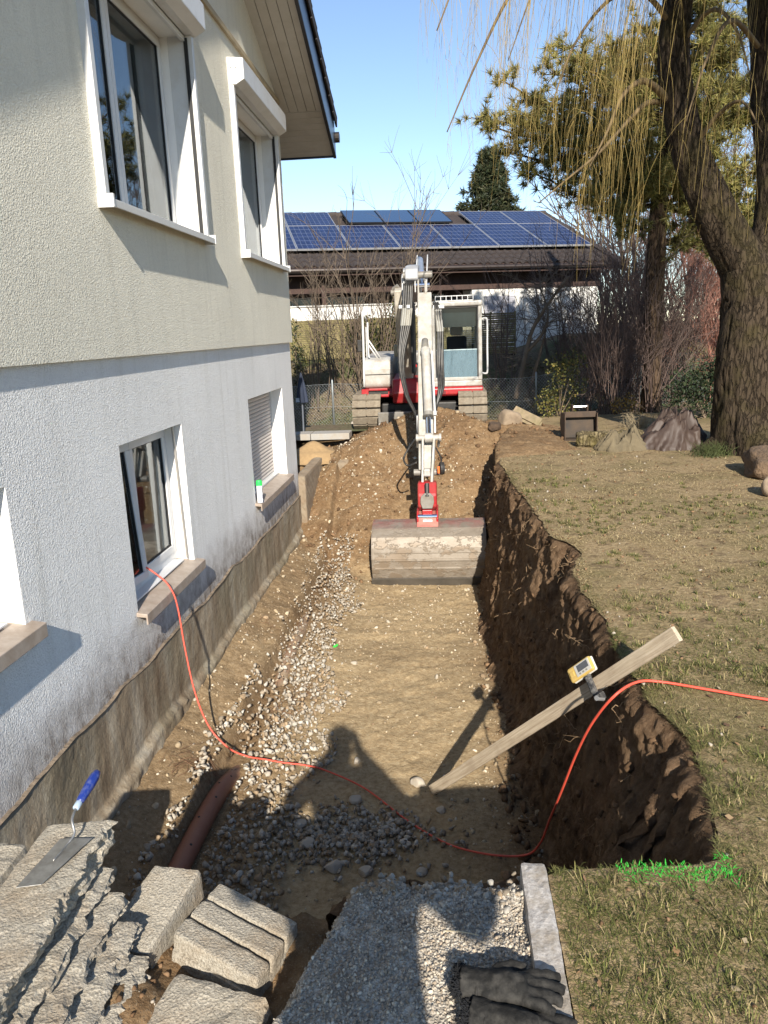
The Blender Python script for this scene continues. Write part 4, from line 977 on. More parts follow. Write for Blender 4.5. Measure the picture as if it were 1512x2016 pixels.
# tracks
pad = MB(); pad.box(-.245, -.012, -.062, .062, -.012, .03); pad.box(.012, .245, -.062, .062, -.012, .03); pad.box(-.245, .245, -.03, .03, -.02, -.010); pad.box(-.03, .03, -.05, .05, -.03, .012)
pme = pad.mesh('track_pad'); pme.materials.append(M_TRK)
straight = TY1-TY0-2*TR; per = 2*straight+2*math.pi*TR; npad = int(per/.138)
for side, xc in (('left', -1.385), ('right', .462)):
    tk = MB().prism([(TY0+TR+TR*.86*math.cos(a), TZ+TR*.86*math.sin(a)) for a in np.linspace(math.pi/2, 3*math.pi/2, 12)]+[(TY1-TR+TR*.86*math.cos(a), TZ+TR*.86*math.sin(a)) for a in np.linspace(-math.pi/2, math.pi/2, 12)], 'x', xc-.17, xc+.17).build('track', M_BLK, ex)
    for i in range(npad):
        s_ = i*per/npad
        if s_ < straight: p = Vector((xc, TY0+TR+s_, TZ+TR)); a = 0
        elif s_ < straight+math.pi*TR: a = (s_-straight)/TR; p = Vector((xc, TY1-TR+TR*math.sin(a), TZ+TR*math.cos(a)))
        elif s_ < 2*straight+math.pi*TR: a = math.pi; p = Vector((xc, TY1-TR-(s_-straight-math.pi*TR), TZ-TR))
        else: a = math.pi+(s_-2*straight-math.pi*TR)/TR; p = Vector((xc, TY0+TR+TR*math.sin(a), TZ+TR*math.cos(a)))
        inst('track_pad', pme, Matrix.Translation(p) @ Matrix.Rotation(-a, 4, 'X') @ Matrix.Rotation(random.uniform(-.02, .02), 4, 'Y'), tk)
    for yy in (TY0+TR, TY1-TR): MB().cyl((xc-.2, yy, TZ), (xc+.2, yy, TZ), .15, 18).build('track_wheel', M_GRY, tk)
MB().box(-1.15, .22, 13.75, 15.6, .12, .40).build('undercarriage', M_BLK, ex, bevel=.03)
MB().cyl((-.47, 14.7, .4), (-.47, 14.7, .52), .5, 32).build('slew_ring', M_BLK, ex)
# dozer blade behind the heap
MB().prism([(13.10, -.02), (13.14, .12), (13.10, .30), (13.14, .31), (13.18, .12), (13.14, -.02)], 'x', -1.16, .24).build('dozer_blade', M_GRY, ex, bevel=.006)
for xx in (-.95, .02): MB().bar((xx, 13.15, .1), (xx, 13.9, .26), .09, .12).build('blade_arm', M_BLK, ex, bevel=.01)
# upper carriage
up_ = MB().box(-1.50, .66, 13.95, 16.1, .50, .66).build('turntable_frame', M_BLK, ex, bevel=.03)
cov = MB().prism([(13.92, .66), (13.86, .72), (13.87, 1.00), (13.93, 1.15), (14.06, 1.20), (15.9, 1.26), (16.15, 1.1), (16.15, .66)], 'x', -1.47, -.93).build('engine_cover', M_DW, ex, bevel=.05, seg=4)
MB().box(-1.30, -1.10, 13.925, 13.945, 1.02, 1.09).build('cover_handle', simple('grey_recess', (.5, .5, .49), .5), cov, bevel=.01)
MB().box(-1.465, -.935, 13.852, 13.862, .905, .915).build('cover_seam', M_BLK, cov)
MB().prism([(16.1, .55), (16.3, .7), (16.3, 1.1), (16.1, 1.25), (15.9, 1.25), (15.9, .55)], 'x', -1.5, .62).build('counterweight', M_DW, ex, bevel=.06, seg=4)
MB().box(-1.45, -.2, 15.0, 16.0, .66, 1.24).build('engine_bay', M_DW, ex, bevel=.04)
MB().prism([(13.80, .50), (13.74, .53), (13.74, .58), (13.80, .66), (14.6, .66), (14.6, .50)], 'x', -1.50, -.92).build('left_step', M_RED, ex, bevel=.015)
MB().box(-1.38, -1.0, 13.66, 13.76, .52, .57).build('step_bumper', M_RED, ex, bevel=.015)
MB().box(-1.36, -1.02, 13.70, 13.80, .575, .63).build('step_recess', M_BLK, ex)
MB().box(-1.36, -1.02, 13.66, 13.79, .635, .675).build('step_plate', M_RED, ex, bevel=.012)
MB().prism([(13.78, .50), (13.74, .53), (13.74, .63), (13.80, .66), (15.5, .66), (15.5, .50)], 'x', -.26, .655).build('cab_skirt', M_RED, ex, bevel=.015)
for q in range(3): MB().box(-.10, .0, 13.735, 13.745, .535+q*.022, .545+q*.022).build('vent_slot', M_BLK, ex)
# boom bracket and red housing at the middle
MB().prism([(13.45, .42), (13.35, .60), (13.45, .84), (14.3, .90), (14.3, .42)], 'x', -.92, -.30).build('boom_bracket', M_RED, ex, bevel=.03)
MB().box(-.72, -.26, 13.9, 15.0, .66, 1.05).build('centre_housing', M_BLK, ex, bevel=.03)
MB().lathe([(.03, 0), (.035, .02), (.02, .05)], (-.52, 13.55, 1.05), 14, (0, -1, 0)).build('work_lamp', simple('red_lens', (.5, .02, .02), .2), ex, smooth=True)
# cab: pillars, roof, open upper front, lower pane, seat and levers inside
CX0, CX1, CY0, CY1, CZ0, CZ1 = -.225, .645, 13.78, 15.25, .66, 2.10
cab = MB(); cab.box(CX0, CX1, CY0, CY1, CZ0, CZ0+.10); cabo = cab.build('cab', M_DW, ex, bevel=.02)
def pil(x0, x1, y0, y1, z0, z1, nm='pillar', mt=None, par=None, bv=.012): return MB().box(x0, x1, y0, y1, z0, z1).build(nm, mt or M_DW, par or cabo, bevel=bv)
pil(CX0, CX0+.055, CY0, CY0+.07, CZ0+.1, CZ1); pil(CX1-.065, CX1, CY0, CY0+.07, CZ0+.1, CZ1); pil(CX0, CX0+.06, CY1-.08, CY1, CZ0+.1, CZ1); pil(CX1-.07, CX1, CY1-.08, CY1, CZ0+.1, CZ1)
MB().box(CX0-.01, CX1+.01, CY0-.03, CY1+.02, CZ1-.075, CZ1+.02).build('cab_roof', M_DW, cabo, bevel=.03, seg=3)
pil(CX0+.05, CX1-.06, CY0+.005, CY0+.06, CZ0+.10, CZ0+.16, 'sill_rail')
pil(CX0+.055, CX0+.075, CY0+.01, CY0+.05, CZ0+.16, CZ1-.08, 'window_seal', M_BLK, bv=0); pil(CX1-.085, CX1-.065, CY0+.01, CY0+.05, CZ0+.16, CZ1-.08, 'window_seal', M_BLK, bv=0); pil(CX0+.07, CX1-.08, CY0+.01, CY0+.05, CZ1-.10, CZ1-.075, 'window_seal', M_BLK, bv=0)
def mat_pane():
    k = NT('scratched_cab_pane'); v = k.coord(kind='World')
    tr = k.n('BsdfTransparent'); tr.inputs[0].default_value = (.66, .78, .82, 1); df = k.n('BsdfDiffuse'); df.inputs[0].default_value = (.20, .29, .34, 1)
    gl = k.n('BsdfGlossy'); gl.inputs[1].default_value = .06
    sc = k.noise(9, 6, .75, k.coord((6, 1, 1.2), 'World')); f = k.ramp(sc, [(.35, .45), (.75, .68)])
    mx = k.n('MixShader'); k.l(f, mx.inputs[0]); k.l(tr.outputs[0], mx.inputs[1]); k.l(df.outputs[0], mx.inputs[2])
    fr = k.n('Fresnel'); m2 = k.n('MixShader'); k.l(fr.outputs[0], m2.inputs[0]); k.l(mx.outputs[0], m2.inputs[1]); k.l(gl.outputs[0], m2.inputs[2]); k.l(m2.outputs[0], k.out.inputs[0]); return k.m
MB().box(CX0+.06, CX1-.07, CY0+.022, CY0+.028, CZ0+.16, CZ0+.63).build('lower_pane', mat_pane(), cabo)
MB().box(CX0+.06, CX1-.07, CY0+.018, CY0+.032, CZ0+.625, CZ0+.64).build('pane_edge', simple('pale_edge', (.4, .5, .52), .3), cabo)
for xx in (CX0+.02, CX1-.03):
    MB().box(xx, xx+.006, CY0+.07, CY1-.08, CZ0+.55, CZ1-.08).build('side_pane', M_GLASS, cabo); MB().box(xx-.012, xx+.018, CY0+.07, CY1-.08, CZ0+.1, CZ0+.55).build('side_panel', M_DW, cabo)
MB().box(CX0+.06, CX1-.07, CY1-.05, CY1-.044, CZ0+.62, CZ1-.32).build('rear_pane', M_GLASS, cabo)
MB().box(CX0+.06, CX1-.07, CY1-.06, CY1-.03, CZ0+.1, CZ0+.62).build('rear_panel', M_BLK, cabo); MB().box(CX0+.06, CX1-.07, CY1-.06, CY1-.03, CZ1-.32, CZ1-.07).build('rear_header', M_BLK, cabo)
MB().box(CX0+.06, CX1-.07, CY0+.2, CY1-.06, CZ1-.12, CZ1-.08).build('headliner', M_BLK, cabo)
MB().box(CX0+.08, CX1-.09, CY0+.15, CY0+.19, CZ1-.42, CZ1-.10).build('raised_front_pane', simple('dark_tinted_pane', (.012, .02, .022), .12), cabo)
seat = MB().box(.02, .42, 14.55, 14.95, 1.0, 1.12).build('seat', simple('dark_seat', (.03, .03, .032), .8), cabo, bevel=.05)
MB().prism([(14.86, 1.08), (14.78, 1.10), (14.88, 1.52), (14.99, 1.50), (14.98, 1.08)], 'x', .03, .41).build('backrest', simple('dark_seat_b', (.025, .025, .028), .8), cabo, bevel=.04, seg=3)
MB().box(.10, .34, 14.86, 14.96, 1.53, 1.72).build('headrest', simple('beige_headrest', (.36, .32, .26), .85), cabo, bevel=.04, seg=3)
for xx in (-.06, .50): MB().tube([(xx, 14.35, 1.0), (xx, 14.33, 1.30), (xx, 14.30, 1.36)], [.013, .013, .022], 10).build('joystick', M_BLK, cabo, smooth=True); MB().box(xx-.06, xx+.06, 14.3, 14.8, .95, 1.05).build('console', simple('grey_console', (.16, .16, .15), .6), cabo, bevel=.02)
for xx in (.13, .27): MB().tube([(xx, 14.05, .78), (xx, 14.0, 1.08), (xx+.005, 13.98, 1.14)], .012, 8).build('travel_lever', M_GRY, cabo, smooth=True)
MB().box(.30, .50, 14.3, 14.34, 1.86, 1.93).build('mirror', simple('blue_black_mirror', (.03, .05, .08), .2), cabo, bevel=.01)
# roof guard: seven-bay rack
g = MB()
gx0, gx1, gz0, gz1, gy = -.15, .50, 2.125, 2.205, 13.80
g.bar((gx0, gy, gz0), (gx1, gy, gz0), .014, .014); g.bar((gx0, gy+.05, gz1), (gx1, gy+.05, gz1), .014, .014)
for i in range(8): xx = gx0+(gx1-gx0)*i/7; g.bar((xx, gy, gz0), (xx, gy+.05, gz1), .012, .012, (1, 0, 0))
g.build('roof_guard', M_RAIL, ex); MB().box(gx1+.01, gx1+.11, 13.82, 14.1, 2.12, 2.17).build('roof_beacon_base', simple('blue_black_box', (.02, .035, .06), .3), ex, bevel=.01)
MB().box(gx0, gx1, 13.95, 14.9, 2.12, 2.16).build('roof_hatch', M_BLK, ex, bevel=.01)
# handrails
def rail(nm, pts, r=.016): return MB().tube(smooth_path(pts, 5) if len(pts) > 2 else pts, r, 10).build(nm, M_RAIL, ex, smooth=True)
rail('cab_handrail', [(.645, 13.83, 1.80), (.70, 13.81, 1.81), (.735, 13.80, 1.76), (.735, 13.80, 1.35), (.735, 13.80, .92), (.70, 13.81, .87), (.645, 13.83, .88)])
rail('left_handrail', [(-1.425, 13.80, 2.00), (-1.43, 13.79, 1.4), (-1.445, 13.78, .70)], .02); rail('left_handrail', [(-1.36, 13.98, 1.82), (-1.365, 13.98, 1.3), (-1.35, 13.98, 1.2)], .016); rail('left_handrail', [(-1.40, 14.1, 1.74), (-1.405, 14.1, 1.25), (-1.38, 14.1, 1.19)], .013)
rail('left_handrail', [(-1.425, 13.80, 2.00), (-1.36, 13.98, 1.82)], .014)
rail('left_brace', [(-1.36, 13.98, 1.52), (-1.15, 14.02, 1.18)], .014); rail('left_brace', [(-1.37, 14.02, 1.44), (-1.21, 14.06, 1.18)], .014)
MB().box(-1.56, -1.47, 13.96, 13.99, 1.31, 1.52).build('mirror', M_BLK, ex, bevel=.015); MB().cyl((-1.48, 13.97, 1.42), (-1.42, 13.82, 1.42), .01, 8).build('mirror_arm', M_BLK, ex)
# lower boom, offset to the left, with its ram; upper boom up to the nose
boom = MB(); prof = [(13.95, .72), (13.55, .80), (12.85, 2.05), (12.78, 2.28), (12.98, 2.34), (13.16, 2.16), (13.85, 1.12)]
boom.prism(prof, 'x', -.80, -.56); bo = boom.build('lower_boom', simple('boom_side', (.44, .41, .35), .45, var=.1, dirt=(.28, .23, .17), dscale=7, damt=.45), ex, bevel=.02)
MB().cyl((-.86, 13.0, 2.26), (-.50, 13.0, 2.26), .05, 16).build('boom_pin', M_GRY, bo); MB().cyl((-.82, 13.0, 2.31), (-.74, 12.95, 2.36), .035, 12).build('pin_cap', M_GRY, bo)
MB().box(-.88, -.66, 13.50, 13.62, 1.22, 1.42).build('work_lamp_box', simple('olive_lamp_box', (.33, .31, .22), .5), bo, bevel=.02); MB().box(-.80, -.66, 13.44, 13.52, 1.44, 1.54).build('lamp_bracket', M_BLK, bo)
MB().box(-.56, -.505, 12.95, 13.9, .95, 2.12).build('boom_cover', M_BLK, bo, bevel=.02)
ub = MB(); ub.prism([(13.05, 2.10), (12.4, 2.32), (11.55, 2.28), (11.40, 2.36), (11.42, 2.50), (11.58, 2.56), (12.45, 2.64), (13.05, 2.40)], 'x', -.55, -.36)
ubo = ub.build('upper_boom', simple('upper_boom_paint', (.33, .34, .36), .45, var=.12, dirt=(.22, .2, .17), dscale=7, damt=.35), ex, bevel=.02)
MB().cyl((-.58, 11.5, 2.42), (-.16, 11.5, 2.42), .05, 16).build('stick_pin', M_GRY, ubo)
for k_, (x0, zz) in enumerate(((-.585, 2.50), (-.61, 2.42), (-.575, 2.36))):
    MB().tube(smooth_path([(x0, 13.0, zz-.12), (x0, 12.4, zz+.04), (x0+.01, 11.75, zz+.02), (x0+.015, 11.55, zz-.15-.02*k_), (x0+.025, 11.42, zz-.42)], 6), .013, 8).build('hydraulic_line', M_RAIL, ubo, smooth=True)
# stick ram above the boom
MB().cyl((-.372, 12.68, 2.72), (-.325, 11.80, 2.40), .056, 18).build('stick_ram', simple('grey_blue_ram', (.36, .40, .46), .3, metal=.5, var=.1), ex); MB().cyl((-.325, 11.80, 2.40), (-.31, 11.42, 2.27), .028, 14).build('stick_ram_rod', M_CHROME, ex)
MB().cyl((-.375, 12.70, 2.73), (-.385, 12.78, 2.76), .04, 14).build('ram_eye', M_BLK, ex); MB().box(-.345, -.295, 11.86, 11.98, 2.45, 2.50).build('ram_tag', simple('blue_tag', (.02, .12, .6), .4), ex, bevel=.005)
for xx in (-.405, -.245): MB().prism([(12.75, 2.70), (11.4, 2.18), (11.36, 2.30), (12.7, 2.80)], 'x', xx-.008, xx+.008).build('ram_bracket', M_RAIL, ex)
for xx in (-.36, -.26): MB().prism([(11.60, 2.20), (11.34, 2.10), (11.32, 2.32), (11.48, 2.36)], 'x', xx-.012, xx+.012).build('stick_bracket', M_DW, ex, bevel=.005)
MB().cyl((-.42, 11.42, 2.27), (-.20, 11.42, 2.27), .035, 14).build('ram_pin', M_CHROME, ex)
# stick: tapering box section from the boom nose down to the bucket pin
def slab(y0, z0, y1, z1, t0, t1):
    d = Vector((0, y1-y0, z1-z0)).normalized(); n_ = Vector((0, -d.z, d.y))
    return [(y0+n_.y*t0, z0+n_.z*t0), (y1+n_.y*t1, z1+n_.z*t1), (y1-n_.y*t1, z1-n_.z*t1), (y0-n_.y*t0, z0-n_.z*t0)]
st = MB().prism(slab(11.47, 2.10, 10.02, -.18, .14, .085), 'x', -.375, -.175).build('stick', M_DW, ex, bevel=.015)
MB().prism(slab(11.385, 2.02, 11.36, 1.98, .03, .03), 'x', -.40, -.15).build('stick_head_plate', M_DW, st, bevel=.005)
sd = (Vector((0, 10.02, -.18))-Vector((0, 11.47, 2.10))).normalized(); sn = Vector((0, sd.z, -sd.y));
if sn.y > 0: sn = -sn
def on_stick(t, off, x): return Vector((x, 11.47, 2.10))+sd*t+sn*off
# bucket ram on the front of the stick
MB().tube([on_stick(.78, .13, -.275), on_stick(.92, .17, -.272), on_stick(.98, .175, -.27)], [.045, .05, .058], 14).build('ram_mount', M_GRY, ex, smooth=True)
br = MB().tube([on_stick(.95, .175, -.268), on_stick(1.02, .18, -.268), on_stick(1.03, .18, -.267), on_stick(1.98, .205, -.235)], [.066, .066, .058, .058], 20).build('bucket_ram', M_DW, ex)
MB().cyl(on_stick(1.98, .205, -.235), on_stick(2.28, .212, -.228), .031, 16).build('bucket_ram_rod', M_CHROME, ex); MB().cyl(on_stick(1.93, .204, -.236), on_stick(1.985, .205, -.235), .066, 20).build('ram_gland', M_GRY, br)
MB().tube([on_stick(1.0, .20, -.18), on_stick(1.95, .235, -.15)], .014, 10).build('ram_pipe', M_RAIL, ex); MB().tube([on_stick(1.93, .235, -.15), on_stick(1.99, .236, -.149)], .024, 10).build('pipe_end', M_RAIL, ex)
for xx in (-.39, -.155): MB().box(xx-.012, xx+.012, 10.45, 10.62, .28, .52).build('stick_guard', M_RAIL, ex, bevel=.004)
# tipping link and fork
pin = on_stick(2.30, .21, -.235)
MB().cyl(pin+Vector((-.135, 0, 0)), pin+Vector((.135, 0, 0)), .038, 16).build('link_pin', M_DW, ex); MB().cyl(pin+Vector((-.05, 0, 0)), pin+Vector((.05, 0, 0)), .062, 18).build('rod_eye', M_DW, ex)
for sgn in (-1, 1):
    MB().cyl(pin+Vector((sgn*.135, 0, 0)), pin+Vector((sgn*.165, 0, 0)), .052, 16).build('pin_collar', M_DW, ex)
    MB().bar(pin+Vector((sgn*.075, 0, 0)), Vector((-.262+sgn*.06, 9.80, -.30)), .03, .075).build('tipping_link', M_DW, ex, bevel=.008); MB().bar(pin+Vector((sgn*.145, 0, 0)), on_stick(2.32, 0, -.255+sgn*.14), .024, .07).build('side_link', M_DW, ex, bevel=.008)
MB().box(-.31, -.215, 9.80, 9.90, -.20, -.10).build('link_bridge', M_DW, ex, bevel=.02)
MB().cyl((-.44, 10.02, -.18), (-.10, 10.02, -.18), .045, 14).build('stick_foot_pin', M_GRY, ex)
MB().lathe([(.08, 0), (.085, .02), (.08, .05)], (-.095, 9.95, -.12), 18, (1, .2, 0)).build('hose_reel', M_BLK, ex); MB().box(-.125, -.098, 9.86, 9.90, -.17, -.08).build('orange_tag', simple('orange_marker', (.8, .15, .02), .5), ex, bevel=.004)
# red swivel coupler with grey shield and pin
MB().prism([(9.98, -.28), (9.74, -.26), (9.62, -.40), (9.62, -.56), (9.70, -.62), (9.98, -.60)], 'x', -.385, -.14).build('coupler', M_RED, ex, bevel=.02)
MB().prism([(-.345, -.42), (-.35, -.50), (-.325, -.575), (-.20, -.575), (-.175, -.50), (-.18, -.42), (-.22, -.375), (-.30, -.375)], 'y', 9.585, 9.625).build('coupler_shield', M_GRY, ex, bevel=.008)
MB().cyl((-.262, 9.66, -.26), (-.262, 9.60, -.42), .03, 12).build('coupler_piston', M_BLK, ex)
for sgn in (-1, 1): MB().prism([(9.85, -.58), (9.58, -.60), (9.50, -.68), (9.50, -.78), (9.85, -.78)], 'x', -.262+sgn*.125-.012, -.262+sgn*.125+.012).build('coupler_cheek', M_RED, ex, bevel=.005)
MB().cyl((-.385, 9.545, -.665), (-.14, 9.545, -.665), .028, 16).build('coupler_pin', M_CHROME, ex); MB().box(-.32, -.20, 9.50, 9.53, -.735, -.70).build('coupler_plate', M_RAIL, ex, bevel=.004); MB().box(-.33, -.20, 9.58, 9.80, -.66, -.59).build('coupler_tongue', M_RED, ex, bevel=.01)
# grading bucket: curved shell seen from its back, side plates, lip
def mat_bucket():
    k = NT('worn_muddy_bucket'); v = k.coord(kind='World'); sep = k.n('SeparateXYZ'); k.l(v, sep.inputs[0])
    st_ = k.noise(8, 6, .7, k.coord((.9, 1, 1.3), 'World')); col = k.ramp(st_, [(.25, (.18, .15, .115)), (.5, (.235, .20, .16)), (.75, (.29, .26, .22))])
    mud = k.ramp(k.noise(5.5, 6, .66, k.coord((.9, 1, 1.5), 'World')), [(.51, 0.), (.55, .9)]); band = k.ramp(k.maprange(sep.outputs[2], -1.5, -.7), [(.0, .35), (.35, .75), (.62, .8), (.78, .1), (1., 0.)])
    col = k.mix(k.math('MULTIPLY', k.math('MULTIPLY', mud, band), .75), col, (.185, .13, .08))
    redm = k.math('MULTIPLY', k.maprange(sep.outputs[2], -.80, -.74), k.ramp(k.noise(6, 5, .7, v), [(.4, 0.), (.55, 1.)])); col = k.mix(k.math('MULTIPLY', redm, .45), col, (.34, .05, .05))
    k.color(col).set(Roughness=.55, Metallic=.25); k.bump(mud, .5, .012); k.bump(k.noise(40, 4, .7, v), .25, .004); return k.m
M_BKT = mat_bucket()
out = [(9.318, -1.51), (9.285, -1.40), (9.235, -1.27), (9.215, -1.13), (9.235, -.99), (9.30, -.87), (9.42, -.785), (9.60, -.745), (9.74, -.74)]
inn = [(y_+.022, z_+(.0 if i < 4 else -.02)) for i, (y_, z_) in enumerate(out)]
BX0, BX1 = -.955, .452
sh_ = MB(); n = len(out); xs_ = np.linspace(BX0, BX1, 15); V = []; F = []
for xx in xs_:
    V += [(xx, *p) for p in out]+[(xx, *p) for p in inn]
for i in range(len(xs_)-1):
    for j in range(n-1):
        a = i*2*n+j; b = a+2*n; F += [(a, a+1, b+1, b), (a+n, b+n, b+n+1, a+n+1)]
    a = i*2*n; b = a+2*n; F += [(a, b, b+n, a+n), (a+n-1, a+2*n-1, b+2*n-1, b+n-1)]
bk = link_mesh('bucket', new_mesh('bucket', V, F), M_BKT, ex, smooth=False)
for k_ in range(3): MB().box(BX0+.02, BX1-.02, 9.205+.01*k_, 9.225+.01*k_, [-1.16, -1.06, -1.27][k_], [-1.135, -1.04, -1.245][k_]).build('wear_strip', M_BKT, bk, bevel=.004)
for xx in (BX0-.016, BX1): MB().prism(out+[(9.86, -.78), (9.80, -1.2), (9.50, -1.47)], 'x', xx, xx+.016).build('side_plate', M_BKT, bk, bevel=.004)
MB().prism([(9.29, -1.505), (9.255, -1.40), (9.275, -1.395), (9.33, -1.50)], 'x', BX0-.03, BX1+.02).build('cutting_edge', simple('dark_worn_edge', (.085, .075, .062), .6, metal=.3, var=.3), bk, bevel=.004)
MB().prism([(9.44, -.79), (9.62, -.735), (9.80, -.735), (9.80, -.62), (9.56, -.66)], 'x', -.40, -.125).build('bucket_mount', simple('faded_red', (.40, .12, .10), .5, dirt=(.3, .24, .18), dscale=8, damt=.4), bk, bevel=.01)
# hose bundles drooping each side of the stick
rnd = random.Random(3)
for i in range(8):
    x0 = -.50-.03*(i % 4)-.02*(i//4); y0 = 11.42-.05*(i//3)
    pts = [(x0+.05, y0+.05, 2.30), (x0+.03, y0-.02, 1.96), (x0+.0, y0-.06, 1.72), (x0-.10+.02*(i % 4), y0-.2, 1.25), (x0-.05+.03*(i % 4), y0-.42, .80), (-.41, 10.70, .48), (-.395, 10.45, .24)]
    MB().tube(smooth_path(pts, 8), .0185, 8).build('hose', M_HOSE, ex, smooth=True)
    MB().tube([pts[1], pts[2]], .021, 8).build('hose_fitting', simple('zinc_fitting', (.4, .38, .33), .4, metal=.6), ex)
for i in range(5):
    x0 = -.125+.03*(i % 3); y0 = 11.35-.05*(i//3)
    pts = [(x0-.03, y0+.06, 2.02), (x0+.01, y0-.02, 1.92), (x0+.03, y0-.06, 1.62), (x0+.05-.01*i, y0-.18, 1.15), (x0+.03, y0-.36, .85), (-.13, 10.85, .62), (-.16, 10.75, .50)]
    MB().tube(smooth_path(pts, 8), .0185, 8).build('hose', M_HOSE, ex, smooth=True); MB().tube([pts[1], pts[2]], .020, 8).build('hose_fitting', simple('zinc_fitting_b', (.42, .40, .35), .4, metal=.6), ex)
for x0, z0 in ((-.575, 1.98), (-.09, 1.96)): MB().box(x0-.07, x0+.09, 11.30, 11.38, z0-.02, z0+.025).build('hose_clamp', M_RAIL, ex, bevel=.004)
MB().tube(smooth_path([(-.39, 10.44, .25), (-.50, 10.3, .12), (-.58, 10.2, -.02), (-.52, 10.1, -.10), (-.40, 10.03, -.05)], 8), .013, 8).build('hose', M_HOSE, ex, smooth=True)
MB().tube(smooth_path([(-.15, 10.3, .10), (-.09, 10.2, -.0), (-.08, 10.1, -.06), (-.12, 10.0, -.11)], 8), .011, 8).build('hose', M_HOSE, ex, smooth=True)
# ------------------------------------------------------------------ plants
def at(u, v, Y):
    """point at depth Y (along the house) seen at photo position u,v"""
    d = cr_*((u-756)/1514)+cd_*((v-1008)/1514)+cf_; return EYE+d*(Y/d.y)
def mat_bark(name, c0, c1, c2, sc=9, moss=None):
    k = NT(name); v = k.coord((1, 1, .30), 'World'); n = k.noise(sc*3, 6, .72, v)
    vv = k.mix(.10, k.coord((1, 1, .20), 'World'), k.noise(7, 4, .6, v, out=1), 'ADD'); cr = k.voro(sc*1.7, 'DISTANCE_TO_EDGE', vv); crk = k.ramp(k.math('ADD', cr, k.math('MULTIPLY', k.math('SUBTRACT', n, .5), .25)), [(.0, 0.), (.13, 1.)])
    col = k.ramp(n, [(.3, c1), (.7, c2)]); col = k.mix(k.math('ADD', k.math('MULTIPLY', crk, .6), .4), c0, col)
    if moss: col = k.mix(k.ramp(k.noise(3, 5, .6, k.coord(kind='World')), [(.48, 0.), (.62, .7)]), col, moss)
    k.color(col).set(Roughness=.95); k.b.inputs['Specular IOR Level'].default_value = .15; k.bump(crk, .7, .03); k.bump(n, .7, .015); return k.m
M_BARK = mat_bark('furrowed_bark', (.012, .009, .006), (.030, .022, .015), (.075, .055, .036), 13, (.05, .04, .018))
M_PBARK = mat_bark('pine_bark', (.014, .010, .007), (.05, .033, .022), (.11, .075, .048), 11)
M_TWIG = simple('willow_twig', (.30, .215, .065), .6, var=.35, vscale=3)
M_TWIGB = simple('willow_branch', (.125, .085, .04), .8, var=.3, vscale=6)
M_STEM = simple('bare_stem', (.155, .115, .08), .85, var=.35, vscale=3)
M_STEMP = simple('purple_brown_stem', (.125, .085, .070), .85, var=.35, vscale=3)
M_STEMR = simple('red_brown_twig', (.34, .165, .12), .85, var=.3, vscale=2)
M_LEAF = mat_tint('leaf', .6, 0, 6, .25, .35)
def trunk_mesh(pts, radii, name, mat, parent, sides=26, per=14, amp=.09, fr=5):
    P = smooth_path(pts, per); n = len(P); R = np.interp(np.linspace(0, 1, n), np.linspace(0, 1, len(radii)), radii)
    V = []; u = Vector((1, 0, 0)); per_k = .22*(P[1]-P[0]).length/.05*.35
    for i, p in enumerate(P):
        d = (P[min(i+1, n-1)]-P[max(i-1, 0)]).normalized(); u = (u-d*u.dot(d)).normalized(); w = d.cross(u)
        for k in range(sides):
            a = 2*math.pi*k/sides
            rr = R[i]*(1+amp*float(fbm(math.cos(a)*2+5, math.sin(a)*2+i*.06, 3, 77, .6))-1.1*amp*max(0., .55-4*abs(float(fbm(a*fr*1.7, i*per_k, 2, 79, .5)))))
            V.append(p+(u*math.cos(a)+w*math.sin(a))*rr)
    F = [(i*sides+k, i*sides+(k+1) % sides, (i+1)*sides+(k+1) % sides, (i+1)*sides+k) for i in range(n-1) for k in range(sides)]
    F.append(tuple((n-1)*sides+k for k in range(sides)))
    link_mesh(name, new_mesh(name, V, F), mat, parent, smooth=True); return P

# ---- willow at the right edge
wil = thing('willow_tree', 'large leafless weeping willow with yellow hanging twigs at the right edge', 'tree', (3.95, 10.1, 0))
Tb = [at(1492, 905, 10.0), at(1482, 800, 10.05), at(1480, 690, 10.1), at(1488, 600, 10.15), at(1478, 530, 10.2)]
Tb[0].z = -.1
trunk_mesh(Tb, [.54, .44, .40, .385, .36], 'trunk', M_BARK, wil, 110, 26, .12, 5)
for a_, r_, yy in ((0, .5, 0), (1.6, .45, 0), (3.0, .5, 0), (4.4, .45, 0)):
    b = Tb[0]; trunk_mesh([b+Vector((math.cos(a_)*.25, math.sin(a_)*.25, .55)), b+Vector((math.cos(a_)*.45, math.sin(a_)*.45, .22)), b+Vector((math.cos(a_)*.85, math.sin(a_)*.85, .02))], [.17, .15, .05], 'root', M_BARK, wil, 12, 6)
L1 = [at(1478, 545, 10.2), at(1440, 478, 10.15), at(1398, 395, 10.1), at(1360, 305, 10.1), at(1338, 215, 10.1), at(1326, 105, 10.1), at(1336, -20, 10.1), at(1350, -260, 10.2), at(1330, -500, 10.3)]
limb = trunk_mesh(L1, [.30, .255, .225, .20, .185, .175, .165, .14, .10], 'limb', M_BARK, wil, 72, 18, .11, 5)
L2 = [at(1490, 560, 10.2), at(1518, 450, 10.35), at(1522, 330, 10.4), at(1508, 190, 10.4), at(1505, 60, 10.4), at(1490, -150, 10.5), at(1500, -420, 10.5)]
trunk_mesh(L2, [.27, .20, .18, .17, .16, .14, .10], 'limb', M_BARK, wil, 56, 18, .11, 5)
rw = np.random.default_rng(21)
